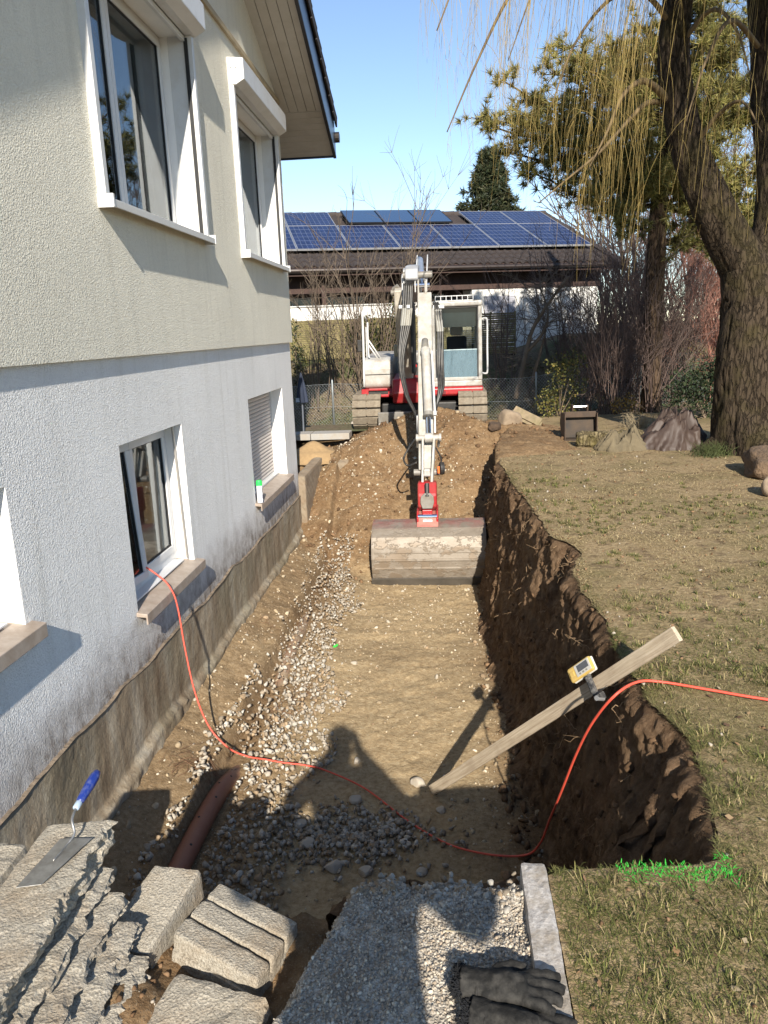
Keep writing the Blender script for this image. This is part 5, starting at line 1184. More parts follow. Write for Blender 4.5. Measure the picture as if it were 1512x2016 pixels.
boughs = [  # arching boughs: way points in photo position and depth
 [(1320, 205, 10.1), (1290, 172, 9.9), (1262, 160, 9.7), (1225, 190, 9.5), (1195, 260, 9.4), (1160, 330, 9.3)],
 [(1300, 200, 10.1), (1270, 205, 9.9), (1235, 240, 9.8), (1180, 300, 9.7), (1120, 350, 9.6), (1060, 400, 9.6)],
 [(1330, 60, 10.1), (1270, -10, 9.8), (1200, 0, 9.6), (1130, 90, 9.5), (1085, 210, 9.4)],
 [(1340, -60, 10.1), (1230, -160, 9.4), (1100, -130, 9.1), (1010, -20, 9.0), (940, 120, 8.9), (880, 260, 8.9)],
 [(1340, -150, 10.1), (1200, -280, 8.8), (1040, -260, 8.4), (930, -110, 8.3), (860, 60, 8.2)],
 [(1360, 300, 10.1), (1410, 230, 9.8), (1460, 200, 9.5), (1500, 260, 9.4)],
 [(1330, 100, 10.1), (1400, 20, 9.8), (1450, 60, 9.6), (1480, 160, 9.5)],
 [(1345, -100, 10.1), (1260, -220, 10.9), (1150, -180, 11.2), (1060, -40, 11.3), (1000, 120, 11.3)],
 [(1500, 100, 10.4), (1440, 40, 9.6), (1390, 120, 9.3), (1350, 240, 9.2)],
 [(1345, -200, 10.1), (1160, -420, 9.6), (980, -400, 9.4), (900, -200, 9.3), (850, 0, 9.3)]]
bt = []
for i, bp_ in enumerate(boughs):
    pp = smooth_path([at(*q) for q in bp_], 8); bt.append(pp)
    MB().tube(pp, list(np.linspace(.034 if i else .05, .006, len(pp))), 8).build('bough', M_TWIGB, wil, smooth=True)
tw_ = Tubes(3)
def hang(p, L, drift, r=.0027, wob=.05, n=11):
    t = np.linspace(0, 1, n)[:, None]; d0 = np.array(drift)[None]
    path = np.array(p)[None]+d0*(1-np.exp(-2.2*t))*L*.5+np.array([[0, 0, -1.]])*t*L*(.55+.45*t)
    ph = rw.uniform(0, 6, 2); path[:, 0:1] += wob*np.sin(t*rw.uniform(2, 6)+ph[0])*t; path[:, 1:2] += wob*np.sin(t*rw.uniform(2, 6)+ph[1])*t
    tw_.add(path, r, r*.35); return path
for pp in bt:
    for _ in range(5):
        i = int(rw.triangular(2, len(pp)-1, len(pp))); p = pp[min(i, len(pp)-1)]
        L = rw.uniform(.4, 1.7); dr_ = rw.normal(0, .35, 3); dr_[0] -= .25; dr_[2] = rw.uniform(-.1, .35)
        q = hang(p, L, dr_)
        for _ in range(rw.integers(1, 4)):
            j = rw.integers(2, 8); hang(q[j], L*rw.uniform(.2, .5), rw.normal(0, .4, 3)*[1, 1, .2], .0018, .03, 7)
for _ in range(235):                                            # curtain from the crown above the frame
    u = rw.choice([rw.uniform(835, 1010), rw.uniform(980, 1270), rw.uniform(1150, 1520)], p=[.20, .50, .30]); Yd = rw.uniform(8.3, 11.6)
    vend = np.interp(u, [835, 900, 1000, 1100, 1200, 1512], [210, 290, 400, 480, 500, 520])*rw.uniform(.25, 1.0)
    e = at(u, vend, Yd); L = rw.uniform(1.6, 4.4); top = Vector((e.x+rw.uniform(.1, .9)*L*.22, e.y+rw.normal(0, .2), e.z+L))
    n = 12; t = np.linspace(0, 1, n)[:, None]; A = np.array(top)[None]; B = np.array(e)[None]
    path = A+(B-A)*np.concatenate([1-(1-t)**1.7, 1-(1-t)**1.7, t], 1); path[:, 0:1] += .06*np.sin(t*rw.uniform(3, 8)+rw.uniform(0, 6))*t; path[:, 1:2] += .05*np.sin(t*5+rw.uniform(0, 6))*t
    tw_.add(path, .0029, .0011)
    for _ in range(rw.integers(1, 5)):
        j = rw.integers(3, 10); hang(path[j], L*rw.uniform(.12, .35), rw.normal(0, .45, 3)*[1, 1, .1], .0017, .03, 7)
tw_.build('crown', M_TWIG, wil)
up_c = Tubes(3)                                                 # the rest of the crown, overhead and towards the camera
for _ in range(30):
    a = rw.uniform(0, 6.28); c0_ = np.array([4.1+1.1*rw.normal(), rw.uniform(5.2, 9.5), rw.uniform(5.6, 8.2)]); c0_[0] = max(c0_[0], 2.4); t = np.linspace(0, 1, 9)[:, None]; s0 = np.array([3.3, 10.2, rw.uniform(5.5, 7.5)]); up_c.add(s0+(c0_-s0)*t+np.array([0, 0, 1.])*np.sin(t*3.1)*.5, .05, .015)
    for _ in range(95):
        p = s0+(c0_-s0)*rw.uniform(.4, 1)+rw.normal(0, .45, 3); L = rw.uniform(.8, 2.4); zlow = 1.65+.44*max(p[1], 1)+.25
        L = min(L, max(.25, p[2]-zlow)); q = rw.normal(0, .25, 3); up_c.add(p+q*t[::2]*L*.6+np.array([0, 0, -1.])*t[::2]*L, .008, .004)
up_c.build('upper_crown', M_TWIG, wil)

# ---- bare shrubs
def shrub(name, label, base, n, h, spread, mat, seed, r=.012, lean=(0, 0), levels=2, group=None, cat='shrub', kids=5, curve=.25):
    rg = np.random.default_rng(seed); T = Tubes(3); root = thing(name, label, cat, base, group); B = np.array(base)
    def grow(p, d, L, r0, lev):
        k = 8 if lev == 0 else 6; t = np.linspace(0, 1, k)[:, None]; side = rg.normal(0, curve, 3); side[2] = abs(side[2])*.3
        path = p[None]+d[None]*t*L+side[None]*t*t*L*.5+.03*L*np.sin(t*rg.uniform(3, 9)+rg.uniform(0, 6))*rg.normal(0, .6, 3)[None]*t
        T.add(path, r0, r0*.4)
        if lev < levels:
            for _ in range(rg.integers(max(1, kids-2), kids+2)):
                j = rg.integers(2, k); dd = path[min(j, k-1)]-path[j-1]; dd /= np.linalg.norm(dd)+1e-9; q = dd+rg.normal(0, .55, 3); q[2] = q[2]+.25; q /= np.linalg.norm(q)
                grow(path[j], q, L*rg.uniform(.22, .5), r0*.55, lev+1)
    for _ in range(n):
        a = rg.uniform(0, 6.28); s_ = abs(rg.normal(0, spread)); d = np.array([math.cos(a)*s_+lean[0], math.sin(a)*s_*.8+lean[1], 1.]); d /= np.linalg.norm(d)
        grow(B+np.array([rg.normal(0, .10+.1*spread), rg.normal(0, .1), -.05]), d, h*rg.uniform(.6, 1.05), r*rg.uniform(.6, 1.2), 0)
    T.build('stems', mat, root); return root
def gz(x, y): return float(far_z(x, y))
def base(u, v, Y): p = at(u, v, Y); return (p.x, p.y, gz(p.x, p.y))
for i, (u, Y, n, h, w, sd, lb) in enumerate(((625, 17.6, 10, 3.0, .22, 1, 'tall thin leafless shrub nearest the house corner before the slatted screen'), (668, 17.9, 12, 3.2, .3, 2, 'leafless shrub with crossing stems in the middle of the slatted screen'), (725, 17.4, 16, 2.9, .28, 3, 'dense leafless shrub at the right end of the slatted screen'), (765, 18.3, 12, 3.1, .22, 4, 'leafless shrub rising behind the white engine cover'))):
    shrub('bare_shrub', lb, base(u, 800, Y), n, h, w, M_STEM, 40+sd, .016, group='leafless shrubs on the bank', kids=4)
shrub('birch_sapling', 'tall slender leafless sapling reaching above the solar roof', base(800, 700, 18.8), 4, 4.1, .06, M_STEM, 60, .020, cat='tree', kids=7, curve=.12)
shrub('birch_sapling', 'slender leafless sapling with pale stem left of the excavator boom', base(710, 700, 18.4), 2, 2.9, .10, M_STEM, 61, .02, cat='tree', kids=6, curve=.12)
for i, (u, Y, n, h, w, sd, lb) in enumerate(((1210, 14.6, 34, 2.35, .30, 5, 'dense purple brown thicket right of the spare digging bucket'), (1280, 14.8, 34, 2.5, .28, 6, 'dense leafless thicket below the pine trunk'), (1330, 15.6, 24, 2.6, .3, 7, 'leafless thicket behind the brown tarpaulin'), (1150, 15.2, 16, 2.2, .4, 8, 'loose leafless shrub left of the purple brown thicket'))):
    shrub('bare_shrub', lb, base(u, 800, Y), n, h, w, M_STEMP, 70+sd, .012, group='leafless thicket in front of the willow', kids=4)
shrub('bare_shrub', 'wide leafless shrub standing before the white neighbour wall', base(1100, 730, 18.4), 16, 2.6, .55, M_STEMP, 81, .016, kids=5)
shrub('bare_shrub', 'twiggy leafless shrub right of the excavator cab', base(990, 730, 18.0), 14, 2.5, .4, M_STEMP, 82, .014, kids=5)
for i, (u, Y, sd) in enumerate(((1395, 19.5, 1), (1440, 18.6, 2), (1360, 20.5, 3))):
    shrub('red_shrub', ('reddish brown twiggy shrub just left of the willow trunk', 'reddish brown twiggy shrub half hidden by the willow trunk', 'far reddish brown twiggy shrub behind the thicket')[i], base(u, 740, Y), 46, 2.75, .26, M_STEMR, 90+sd, .012, group='reddish shrubs behind the willow', kids=6)
for i, (u, Y, n, h, w, sd, lb, mt) in enumerate(((1215, 20.5, 40, 2.1, .35, 1, 'leafless hedge bush right of the white neighbour wall', M_STEMP), (1265, 19.0, 40, 2.2, .35, 2, 'thick leafless bush behind the pine trunk', M_STEMP), (1310, 17.5, 30, 2.1, .28, 3, 'thick leafless bush left of the reddish shrubs', M_STEMP), (1180, 17.2, 34, 2.0, .35, 4, 'low leafless bush right of the forked tree', M_STEMP), (1240, 16.4, 40, 2.1, .35, 6, 'low leafless bush right behind the purple thicket', M_STEMP), (1300, 16.6, 44, 2.3, .35, 7, 'low leafless bush between the pine trunk and the tarpaulin', M_STEMP), (1420, 16.0, 40, 2.0, .3, 8, 'low reddish bush touching the willow trunk', M_STEMR))):
    shrub('hedge_bush', lb, base(u, 760, Y), n, h, w, mt, 120+sd, .014, group='leafless bushes behind the garden fence', kids=6)
for i, (u, Y, h, lb) in enumerate(((1250, 34, 8.0, 'tall bare tree far behind the pine trunk'), (1350, 38, 9.0, 'tall bare tree far behind the reddish shrubs'), (1450, 32, 7.5, 'tall bare tree far behind the willow trunk'), (1190, 42, 8.5, 'tall bare tree right of the solar roof end'), (1530, 36, 8.5, 'tall bare tree behind the right picture edge'))):
    shrub('bare_tree', lb, base(u, 700, Y), 16, h, .28, M_STEMP, 140+i, .06, cat='tree', group='bare trees beyond the neighbour plot', levels=3, kids=5)
# forked small tree before the white wall
ft = thing('forked_tree', 'small bare tree with a leaning forked trunk behind the chain link fence', 'tree', base(1020, 790, 16.8))
P0 = at(1015, 785, 16.8); F1 = [P0, at(1030, 720, 16.8), at(1048, 650, 16.8), at(1085, 590, 16.7), at(1120, 545, 16.6)]; F2 = [at(1040, 690, 16.8), at(1072, 650, 16.8), at(1078, 610, 16.9), at(1060, 560, 16.9)]; F3 = [P0+Vector((.25, .1, 0)), at(1062, 700, 16.9), at(1075, 650, 17)]
for f_, r_ in ((F1, .06), (F2, .04), (F3, .045)): MB().tube(smooth_path(f_, 6), list(np.linspace(r_, r_*.35, 6*(len(f_)-1)+1)), 8).build('trunk', M_STEM, ft, smooth=True)
T = Tubes(3); rg = np.random.default_rng(5)
for f_ in (F1, F2):
    P = smooth_path(f_, 6)
    for _ in range(46):
        p = np.array(P[rg.integers(6, len(P))]); d = rg.normal(0, 1, 3); d[2] = abs(d[2])*.6; d /= np.linalg.norm(d); L = rg.uniform(.3, 1.1); t = np.linspace(0, 1, 6)[:, None]
        path = p+d*t*L+rg.normal(0, .12, 3)*t*t; T.add(path, .009, .003)
        for _ in range(4): j = rg.integers(1, 6); d2 = d+rg.normal(0, .7, 3); T.add(path[j]+d2*np.linspace(0, 1, 4)[:, None]*L*.35, .005, .002)
T.build('crown', M_STEM, ft)

# ---- leaf masses
def leaves(centers, n, radius, size, colors, seed, flat=1.0):
    """n small quads in blobs; returns verts, faces, colours"""
    rg = np.random.default_rng(seed); C = np.array(centers)[rg.integers(0, len(centers), n)]
    d = rg.normal(0, 1, (n, 3)); d /= np.linalg.norm(d, axis=1, keepdims=True); P = C+d*(rg.uniform(0, 1, (n, 1))**.45)*np.array(radius)[None]*[1, 1, flat]
    a = rg.normal(0, 1, (n, 3)); a /= np.linalg.norm(a, axis=1, keepdims=True); b = np.cross(a, rg.normal(0, 1, (n, 3))); b /= np.linalg.norm(b, axis=1, keepdims=True)
    s_ = rg.uniform(.6, 1.3, (n, 1))*size
    V = np.stack([P-a*s_, P+b*s_*.55, P+a*s_, P-b*s_*.55], 1).reshape(-1, 3); F = np.arange(4*n).reshape(n, 4)
    c = np.array(colors)[rg.integers(0, len(colors), n)]*rg.uniform(.7, 1.25, (n, 1)); return V, F, np.repeat(c, 4, 0)
def leaf_obj(name, args, mat, parent=None):
    V, F, c = leaves(*args); me = new_mesh(name, V, F); color_attr(me, 'tint', c); return link_mesh(name, me, mat, parent, base=parent is None)
def leafy(name, label, basep, blobs, n, rad, size, cols, seed, group=None):
    r = thing(name, label, 'shrub', basep, group); leaf_obj('foliage', (blobs, n, rad, size, cols, seed), M_LEAF, r); T = Tubes(4)
    for b in blobs: T.add([basep, (np.array(basep)+np.array(b))/2+RNG.normal(0, .05, 3), b], .012, .005)
    T.build('stems', M_STEM, r)
G1 = [(.045, .055, .015), (.08, .09, .02), (.13, .12, .03)]; G2 = [(.012, .022, .010), (.022, .035, .014), (.035, .05, .02)]; G3 = [(.10, .10, .025), (.17, .15, .035), (.22, .17, .04)]
b0 = base(1100, 830, 14.6); leafy('evergreen_shrub', 'yellow green leafy shrub behind the spare digging bucket', b0, [at(u, v, 14.6+.2*math.sin(u)) for u, v in ((1080, 810), (1095, 770), (1110, 735), (1120, 800), (1135, 760), (1095, 720), (1075, 790), (1130, 715))], 1900, (.26, .25, .24), .024, G3+G1, 1)
b0 = base(1390, 800, 13.6); leafy('evergreen_shrub', 'dark evergreen shrub beside the willow trunk', b0, [at(u, v, 13.6) for u, v in ((1340, 780), (1375, 760), (1400, 730), (1420, 770), (1390, 800), (1350, 750), (1430, 740))], 3000, (.33, .3, .28), .030, G2, 2)
b0 = base(745, 760, 18.9); leafy('ivy_bush', 'ivy growing up the slatted screen left of the excavator', b0, [at(u, v, 19.2) for u, v in ((715, 640), (740, 660), (760, 690), (775, 640), (790, 670), (735, 700), (765, 720), (780, 610), (700, 660))], 2600, (.34, .2, .34), .034, G2+G1, 3)
b0 = base(585, 730, 18.0); leafy('ivy_bush', 'ivy hanging beside the house corner before the slatted screen', b0, [at(u, v, 18.3) for u, v in ((580, 650), (583, 690), (586, 720), (590, 760), (595, 700))], 800, (.14, .2, .3), .03, G2+G1, 4)
b0 = base(1240, 820, 13.9); leafy('yellow_shrub', 'small shrub with yellowed leaves below the purple thicket', b0, [at(u, v, 13.9) for u, v in ((1215, 800), (1235, 790), (1250, 805))], 360, (.16, .14, .18), .022, [(.25, .16, .03), (.2, .12, .03)], 5)
# ground ivy and litter on the bank
rg = np.random.default_rng(9); n = 9000; x = rg.uniform(-5, 6, n); y = 16.0+rg.uniform(0, 3.9, n); z_ = far_z(x, y); m = fbm(x*.8, y*.8, 3, 88) > -.15; x, y, z_ = x[m], y[m], z_[m]; n = len(x)
P = np.stack([x, y, z_+.03], -1); a = rg.normal(0, 1, (n, 3))*[1, 1, .5]; a /= np.linalg.norm(a, axis=1, keepdims=True); b = np.cross(a, [0, 0, 1.])+rg.normal(0, .3, (n, 3)); s_ = rg.uniform(.02, .045, (n, 1))
V = np.stack([P-a*s_, P+b*s_*.6, P+a*s_, P-b*s_*.6], 1).reshape(-1, 3); me = new_mesh('ground_ivy', V, np.arange(4*n).reshape(n, 4)); cc_ = np.array(G1+G3+[(.2, .13, .07), (.26, .19, .11), (.16, .10, .055)])[rg.integers(0, 9, n)]; color_attr(me, 'tint', np.repeat(cc_, 4, 0))
tag(link_mesh('ground_ivy', me, M_LEAF), 'ivy leaves and leaf litter covering the bank behind the fence', 'ground cover', kind='stuff')

# ---- pine behind the willow: limbs carrying needle tufts
def needles(P, D, n_per, L, w, cols, rg):
    k = len(P); n = k*n_per; B = np.repeat(P, n_per, 0); d = np.repeat(D, n_per, 0)*.55+rg.normal(0, .62, (n, 3)); d[:, 2] += .12; d /= np.linalg.norm(d, axis=1, keepdims=True)
    sd = np.cross(d, rg.normal(0, 1, (n, 3))); sd /= np.linalg.norm(sd, axis=1, keepdims=True); l = L*rg.uniform(.35, 1.2, (n, 1))*np.repeat(rg.uniform(.7, 1.2, (k, 1)), n_per, 0)
    V = np.stack([B-sd*w, B+sd*w, B+d*l], 1).reshape(-1, 3); c = np.array(cols)[rg.integers(0, len(cols), n)]*np.repeat(rg.uniform(.7, 1.3, (k, 1)), n_per, 0); return V, np.arange(3*n).reshape(n, 3), np.repeat(c, 3, 0)
def conifer_crown(root, limbs, rg, n_per, L, w, cols, name='crown'):
    T = Tubes(4); Pt = []; Dt = []
    for path, r in limbs:
        T.add(path, r, r*.3); m = len(path)
        for i in range(2, m):
            d = path[i]-path[i-1]; d /= np.linalg.norm(d)
            for _ in range(5):
                s_ = rg.normal(0, .8, 3); s_[2] = s_[2]*.55+.12; q = d*.75+s_; q /= np.linalg.norm(q); Ls = rg.uniform(.22, .62)*(1-.35*i/m); end = path[i]+q*Ls; T.add(np.stack([path[i], path[i]+q*Ls*.5+rg.normal(0, .03, 3), end]), .009, .004)
                for f in (.5, .75, 1.0): Pt.append(path[i]+q*Ls*f+rg.normal(0, .05, 3)); Dt.append(q)
        Pt.append(path[-1]); Dt.append(path[-1]-path[-2])
    T.build('branches', M_PBARK, root); Dt = np.array(Dt); Dt /= np.linalg.norm(Dt, axis=1, keepdims=True)
    V, F, c = needles(np.array(Pt), Dt, n_per, L, w, cols, rg); me = new_mesh(name, V, F); color_attr(me, 'tint', c); link_mesh(name, me, M_NEEDLE, root)
M_NEEDLE = mat_tint('pine_needles', .55, 0, 3, .2, .3)
pine = thing('pine_tree', 'broad green pine with a bare trunk standing behind the willow', 'tree', base(1290, 700, 14.9))
PT = [Vector(base(1285, 700, 14.9)), at(1288, 600, 14.9), at(1292, 500, 14.9), at(1300, 380, 14.9), at(1320, 220, 15), at(1345, 60, 15.1), at(1360, -150, 15.2)]
trunk_mesh(PT, [.18, .17, .16, .15, .14, .12, .08], 'trunk', M_PBARK, pine, 18, 10, .07, 4)
rp = np.random.default_rng(31); limbs = []
ends = [(950, 232, 14.3), (985, 250, 13.9), (1015, 175, 14.4), (1030, 240, 15.4), (1060, 215, 14.0), (1100, 140, 14.6), (1120, 100, 15.2), (1160, 130, 14.2), (1190, 170, 15.5), (1210, 105, 14.7), (1090, 300, 14.3), (1150, 290, 15.3), (1000, 300, 14.8), (1060, 350, 14.2), (1150, 360, 13.8), (1190, 330, 14.6), (1230, 240, 13.9), (1225, 350, 15.6),
        (1400, 100, 14.6), (1440, 160, 15.4), (1480, 60, 14.4), (1500, 220, 15), (1420, 260, 14.2), (1460, 330, 15.2), (1510, 400, 14.8), (1390, 200, 13.9), (1540, 300, 14.4), (1430, 20, 15), (1370, 0, 14.4), (1480, 430, 14.3), (1420, 400, 15.4), (1280, 60, 14.2), (1250, 150, 15.9), (1260, 330, 14.2), (1385, 330, 14.2), (1510, 130, 14), (1560, 200, 15)]
for i, e in enumerate(ends):
    E_ = at(*e); f = min(1., max(.12, (E_.z-2.2)/5.6)); tz = E_.z+rp.uniform(-.9, .1)
    zs = [p.z for p in PT]; tz = min(max(tz, zs[2]+.2), zs[-1]-.3); A = Vector([float(np.interp(tz, zs, [p[j] for p in PT])) for j in range(3)])
    t = np.linspace(0, 1, 10)[:, None]; A = np.array(A); E_ = np.array(E_); sag = np.array([0, 0, -1.])*np.sin(t*np.pi)*.18; limbs.append((A+(E_-A)*t+sag+.05*rp.normal(0, 1, (10, 3))*t, .045))
conifer_crown(pine, limbs, rp, 42, .175, .0075, [(.15, .145, .04), (.20, .18, .05), (.095, .10, .028), (.25, .215, .07)])
# ---- spruce far behind the roof
spr = thing('spruce_tree', 'dark conical spruce top rising behind the ridge of the solar roof', 'tree', (2.45, 45, 1.2))
rs = np.random.default_rng(41); tp = at(962, 306, 45); sp = []
MB().tube([(tp.x, 45, 1), (tp.x, 45, tp.z)], [.25, .02], 8).build('trunk', M_PBARK, spr)
zt_ = tp.z
while zt_ > 4.5:
    R_ = (tp.z-zt_)*.52+.10
    for _ in range(6):
        a = rs.uniform(0, 6.28); L = R_*rs.uniform(.65, 1.15); t = np.linspace(0, 1, 7)[:, None]; d = np.array([math.cos(a), math.sin(a), 0]); sp.append((np.array([tp.x, 45, zt_])+d*t*L+np.array([0, 0, 1])*(-.30*L*t+.18*L*t*t)+rs.normal(0, .04, (7, 3))*t, .03))
    zt_ -= rs.uniform(.2, .34)
conifer_crown(spr, sp, rs, 5, .34, .035, [(.022, .032, .016), (.035, .045, .018), (.055, .055, .025)])
# ------------------------------------------------------------------ things in the yard behind
# slatted wooden screens on the bank
M_SLAT = simple('mossy_slat', (.30, .245, .13), .9, var=.3, vscale=4, dirt=(.16, .15, .05), dscale=5, damt=.5)
slat = MB().box(0, 1.78, -.010, .010, 0, .040).mesh('slat'); slat.materials.append(M_SLAT)
for i, (x0, lb) in enumerate(((-5.55, 'slatted wooden screen partly hidden by the house corner'), (-3.72, 'mossy slatted wooden screen left of the ivy on the bank'), (-1.89, 'slatted wooden screen behind the white engine cover'), (-.06, 'slatted wooden screen behind the excavator cab'))):
    s_ = thing('slatted_screen', lb, 'fence', (x0, 19.5, .95), 'slatted screens on the bank')
    for r in range(19): inst('slat', slat, Matrix.Translation((x0, 19.5+.006*(r % 2), 1.03+r*.0508)) @ Matrix.Rotation(.35+random.uniform(-.06, .06), 4, 'X') @ Matrix.Rotation(random.uniform(-.003, .003), 4, 'Y'), s_)
    for xx in (x0-.02, x0+.58, x0+1.18, x0+1.78): MB().box(xx-.02, xx+.02, 19.515, 19.55, .95, 2.02).build('batten', M_SLAT, s_)
    MB().box(x0-.06, x0-.02, 19.47, 19.53, .7, 2.06).build('post', M_SLAT, s_, bevel=.005)
    MB().box(x0, x0+1.78, 19.49, 19.52, .93, 1.0).build('bottom_rail', simple('dark_damp_wood', (.03, .022, .014), .9), s_)
# chain link fence
M_ZINC = simple('galvanised_steel', (.34, .37, .38), .5, metal=.7, var=.15)
cf = thing('chain_link_fence', 'low galvanised chain link fence between the garden and the bank', 'fence', (0, 16.25, -.4))
def fz(x): return float(far_z(x, 16.25))
for i in range(7):
    x = -4.5+i*2.12; z0 = fz(x); MB().tube([(x, 16.25, z0-.2), (x, 16.25, z0+1.08), (x, 16.25, z0+1.11)], [.021, .021, .012], 10).build('post', M_ZINC, cf, smooth=True)
T = Tubes(3); x = -4.5; hgt = 1.0
while x < 8.0:
    for sg in (1, -1):
        xe = x+sg*hgt*.9; n = 4; t = np.linspace(0, 1, n); xx = x+(xe-x)*t; T.add(np.stack([xx, np.full(n, 16.25+.004*sg), np.array([fz(q) for q in xx])+.02+t*hgt], -1), .0019, .0019)
    x += .062
T.build('wire_mesh', M_ZINC, cf)
for hh in (.05, .55, 1.02):
    xx = np.linspace(-4.5, 8.0, 40); T = Tubes(4); T.add(np.stack([xx, np.full(40, 16.24), np.array([fz(q) for q in xx])+hh-.01*np.sin((xx+4.5)/2.12*np.pi)**2], -1), .0024, .0024); T.build('tension_wire', M_ZINC, cf)
# closed blue parasol
pr_ = thing('parasol', 'small closed dark blue parasol on a thin pole beside the house corner', 'parasol', (-2.47, 13.15, -.1))
MB().cyl((-2.47, 13.15, -.12), (-2.455, 13.15, 1.0), .016, 10).build('pole', simple('grey_pole', (.10, .11, .13), .5), pr_)
m = MB(); V = []; F = []; k_ = 16; prof = [(.012, 1.02), (.03, .92), (.055, .78), (.075, .62), (.085, .52)]
for j, (r, zz) in enumerate(prof):
    for i in range(k_): a = 6.2832*i/k_; rr = r*(1+.28*(i % 2)*(j > 0)); V.append((-2.457+rr*math.cos(a), 13.15+rr*math.sin(a), zz))
F = [(j*k_+i, j*k_+(i+1) % k_, (j+1)*k_+(i+1) % k_, (j+1)*k_+i) for j in range(len(prof)-1) for i in range(k_)]; m.add(V, F); m.build('canopy', simple('navy_cloth', (.018, .026, .05), .8, var=.2), pr_)
MB().box(-2.55, -2.49, 13.05, 13.07, .53, .60).build('fabric_label', simple('pale_label', (.35, .42, .5), .6), pr_)
# slab edging, low wall, sand
M_CONC = simple('grey_concrete', (.34, .33, .31), .9, var=.15, vscale=5, bump=.3, bscale=60, dirt=(.25, .2, .14), dscale=5, damt=.4)
M_CONCD = simple('rough_wall_concrete', (.24, .20, .145), .95, var=.2, vscale=5, bump=.5, bscale=40, bdist=.008, dirt=(.19, .13, .08), dscale=4, damt=.55)
for i, (a, b, lb) in enumerate(((-3.0, -2.28, 'grey paving slab beside the parasol pole'), (-2.27, -1.62, 'grey paving slab left of the excavator track'))):
    o = MB().box(a, b, 12.70, 13.10, -.08, .025).build('paving_slab', M_CONC, None, bevel=.008); tag(o, lb, 'paving slab', 'grey paving slabs')
o = rough_obj('low_wall', [rough_box((-2.03, 11.35, -.66), (.075, 0, 0), (.05, .78, .06), (0, 0, .42), (5, 40, 20), .012, 130)], M_CONCD); tag(o, 'low concrete wall stub running on from the house corner', 'wall')
o = rough_obj('concrete_lump', [rough_box((-1.70, 11.75, -.42), (.16, .03, 0), (0, .08, .02), (.02, 0, .13), (10, 6, 8), .02, 131)], M_CONCD); tag(o, 'broken concrete lump sticking out of the soil by the low wall', 'concrete')
n1, n2 = 26, 60; R_ = np.linspace(0, .48, n1); A_ = np.linspace(0, 2*np.pi, n2); RR, AA = np.meshgrid(R_, A_, indexing='ij'); X = -2.12+RR*np.cos(AA)*1.05; Y_ = 12.05+RR*np.sin(AA); Z = -.20+.20*np.exp(-(RR/.24)**2)-.12*sstep(.3, .48, RR)+.02*fbm(X*9, Y_*9, 3, 90)
me = new_mesh('sand_heap', np.stack([X, Y_, Z], -1).reshape(-1, 3), grid_faces(n1, n2)); tag(link_mesh('sand_heap', me, simple('yellow_sand', (.30, .20, .10), .95, var=.15, vscale=20, bump=.5, bscale=120), None, smooth=True), 'small heap of yellow sand beside the house corner', 'sand heap')
# boulder, boards, spare bucket
def boulder(label, c, r, seed, mat, cat='stone', name='stone', flat=.7, group=None):
    bm = bmesh.new(); bmesh.ops.create_icosphere(bm, subdivisions=4, radius=1); V = np.array([v.co[:] for v in bm.verts]); F = np.array([[v.index for v in f.verts] for f in bm.faces]); bm.free()
    rg = np.random.default_rng(seed); pl = rg.normal(0, 1, (9, 3)); pl /= np.linalg.norm(pl, axis=1, keepdims=True)
    for q in pl: d = V @ q; ex_ = np.maximum(0, d-rg.uniform(.55, .85)); V = V-q[None]*(ex_*.85)[:, None]
    V = V*(1+(.20 if cat == 'clod' else .06)*fbm(V[:, 0]*3+seed, V[:, 1]*3+V[:, 2]*2, 4, seed))[:, None]; V = V*np.array([1, rg.uniform(.7, .95), flat]); a = rg.uniform(0, 6.28); ca, sa = math.cos(a), math.sin(a); V = V @ np.array([[ca, -sa, 0], [sa, ca, 0], [0, 0, 1]]).T
    o = link_mesh(name, new_mesh(name, V*r+np.array(c)[None], F), mat, None, smooth=True); return tag(o, label, cat, group)
M_ROCK = simple('brown_stone', (.25, .19, .13), .9, var=.25, vscale=9, bump=.5, bscale=50, bdist=.006)
M_ROCKG = simple('grey_field_stone', (.40, .36, .30), .85, var=.2, vscale=12, bump=.4, bscale=60, bdist=.004, dirt=(.26, .2, .13), dscale=12, damt=.4)
M_SODC = simple('dug_sod', (.13, .085, .05), .97, var=.4, vscale=14, bump=1., bscale=35, bdist=.03)
M_CLOD = simple('dark_clod', (.07, .045, .028), .97, var=.4, vscale=12, bump=.8, bscale=45, bdist=.015)
p = at(1005, 832, 12.6); boulder('brown boulder beside the right excavator track under the leaning boards', (p.x, 12.7, .16), .26, 3, M_ROCK, flat=.8)
p = at(972, 838, 12.5); boulder('dark clod of earth beside the right excavator track', (p.x, 12.4, .10), .14, 4, M_CLOD, 'clod', 'earth_clod')
M_OLDB = simple('old_mossy_board', (.24, .185, .12), .9, var=.3, vscale=10, dirt=(.14, .12, .05), dscale=8, damt=.5, bump=.3, bscale=80)
for i in range(2):
    a = at(1012, 806+i*8, 12.75); b = at(1064, 832+i*7, 12.55); o = MB().bar(a, b, .14, .03, (.2, -1, .3)).build('board', M_OLDB, None, bevel=.004); tag(o, ('upper of two old boards leaning on the brown boulder', 'lower of two old boards leaning on the brown boulder')[i], 'board', 'old boards by the boulder')
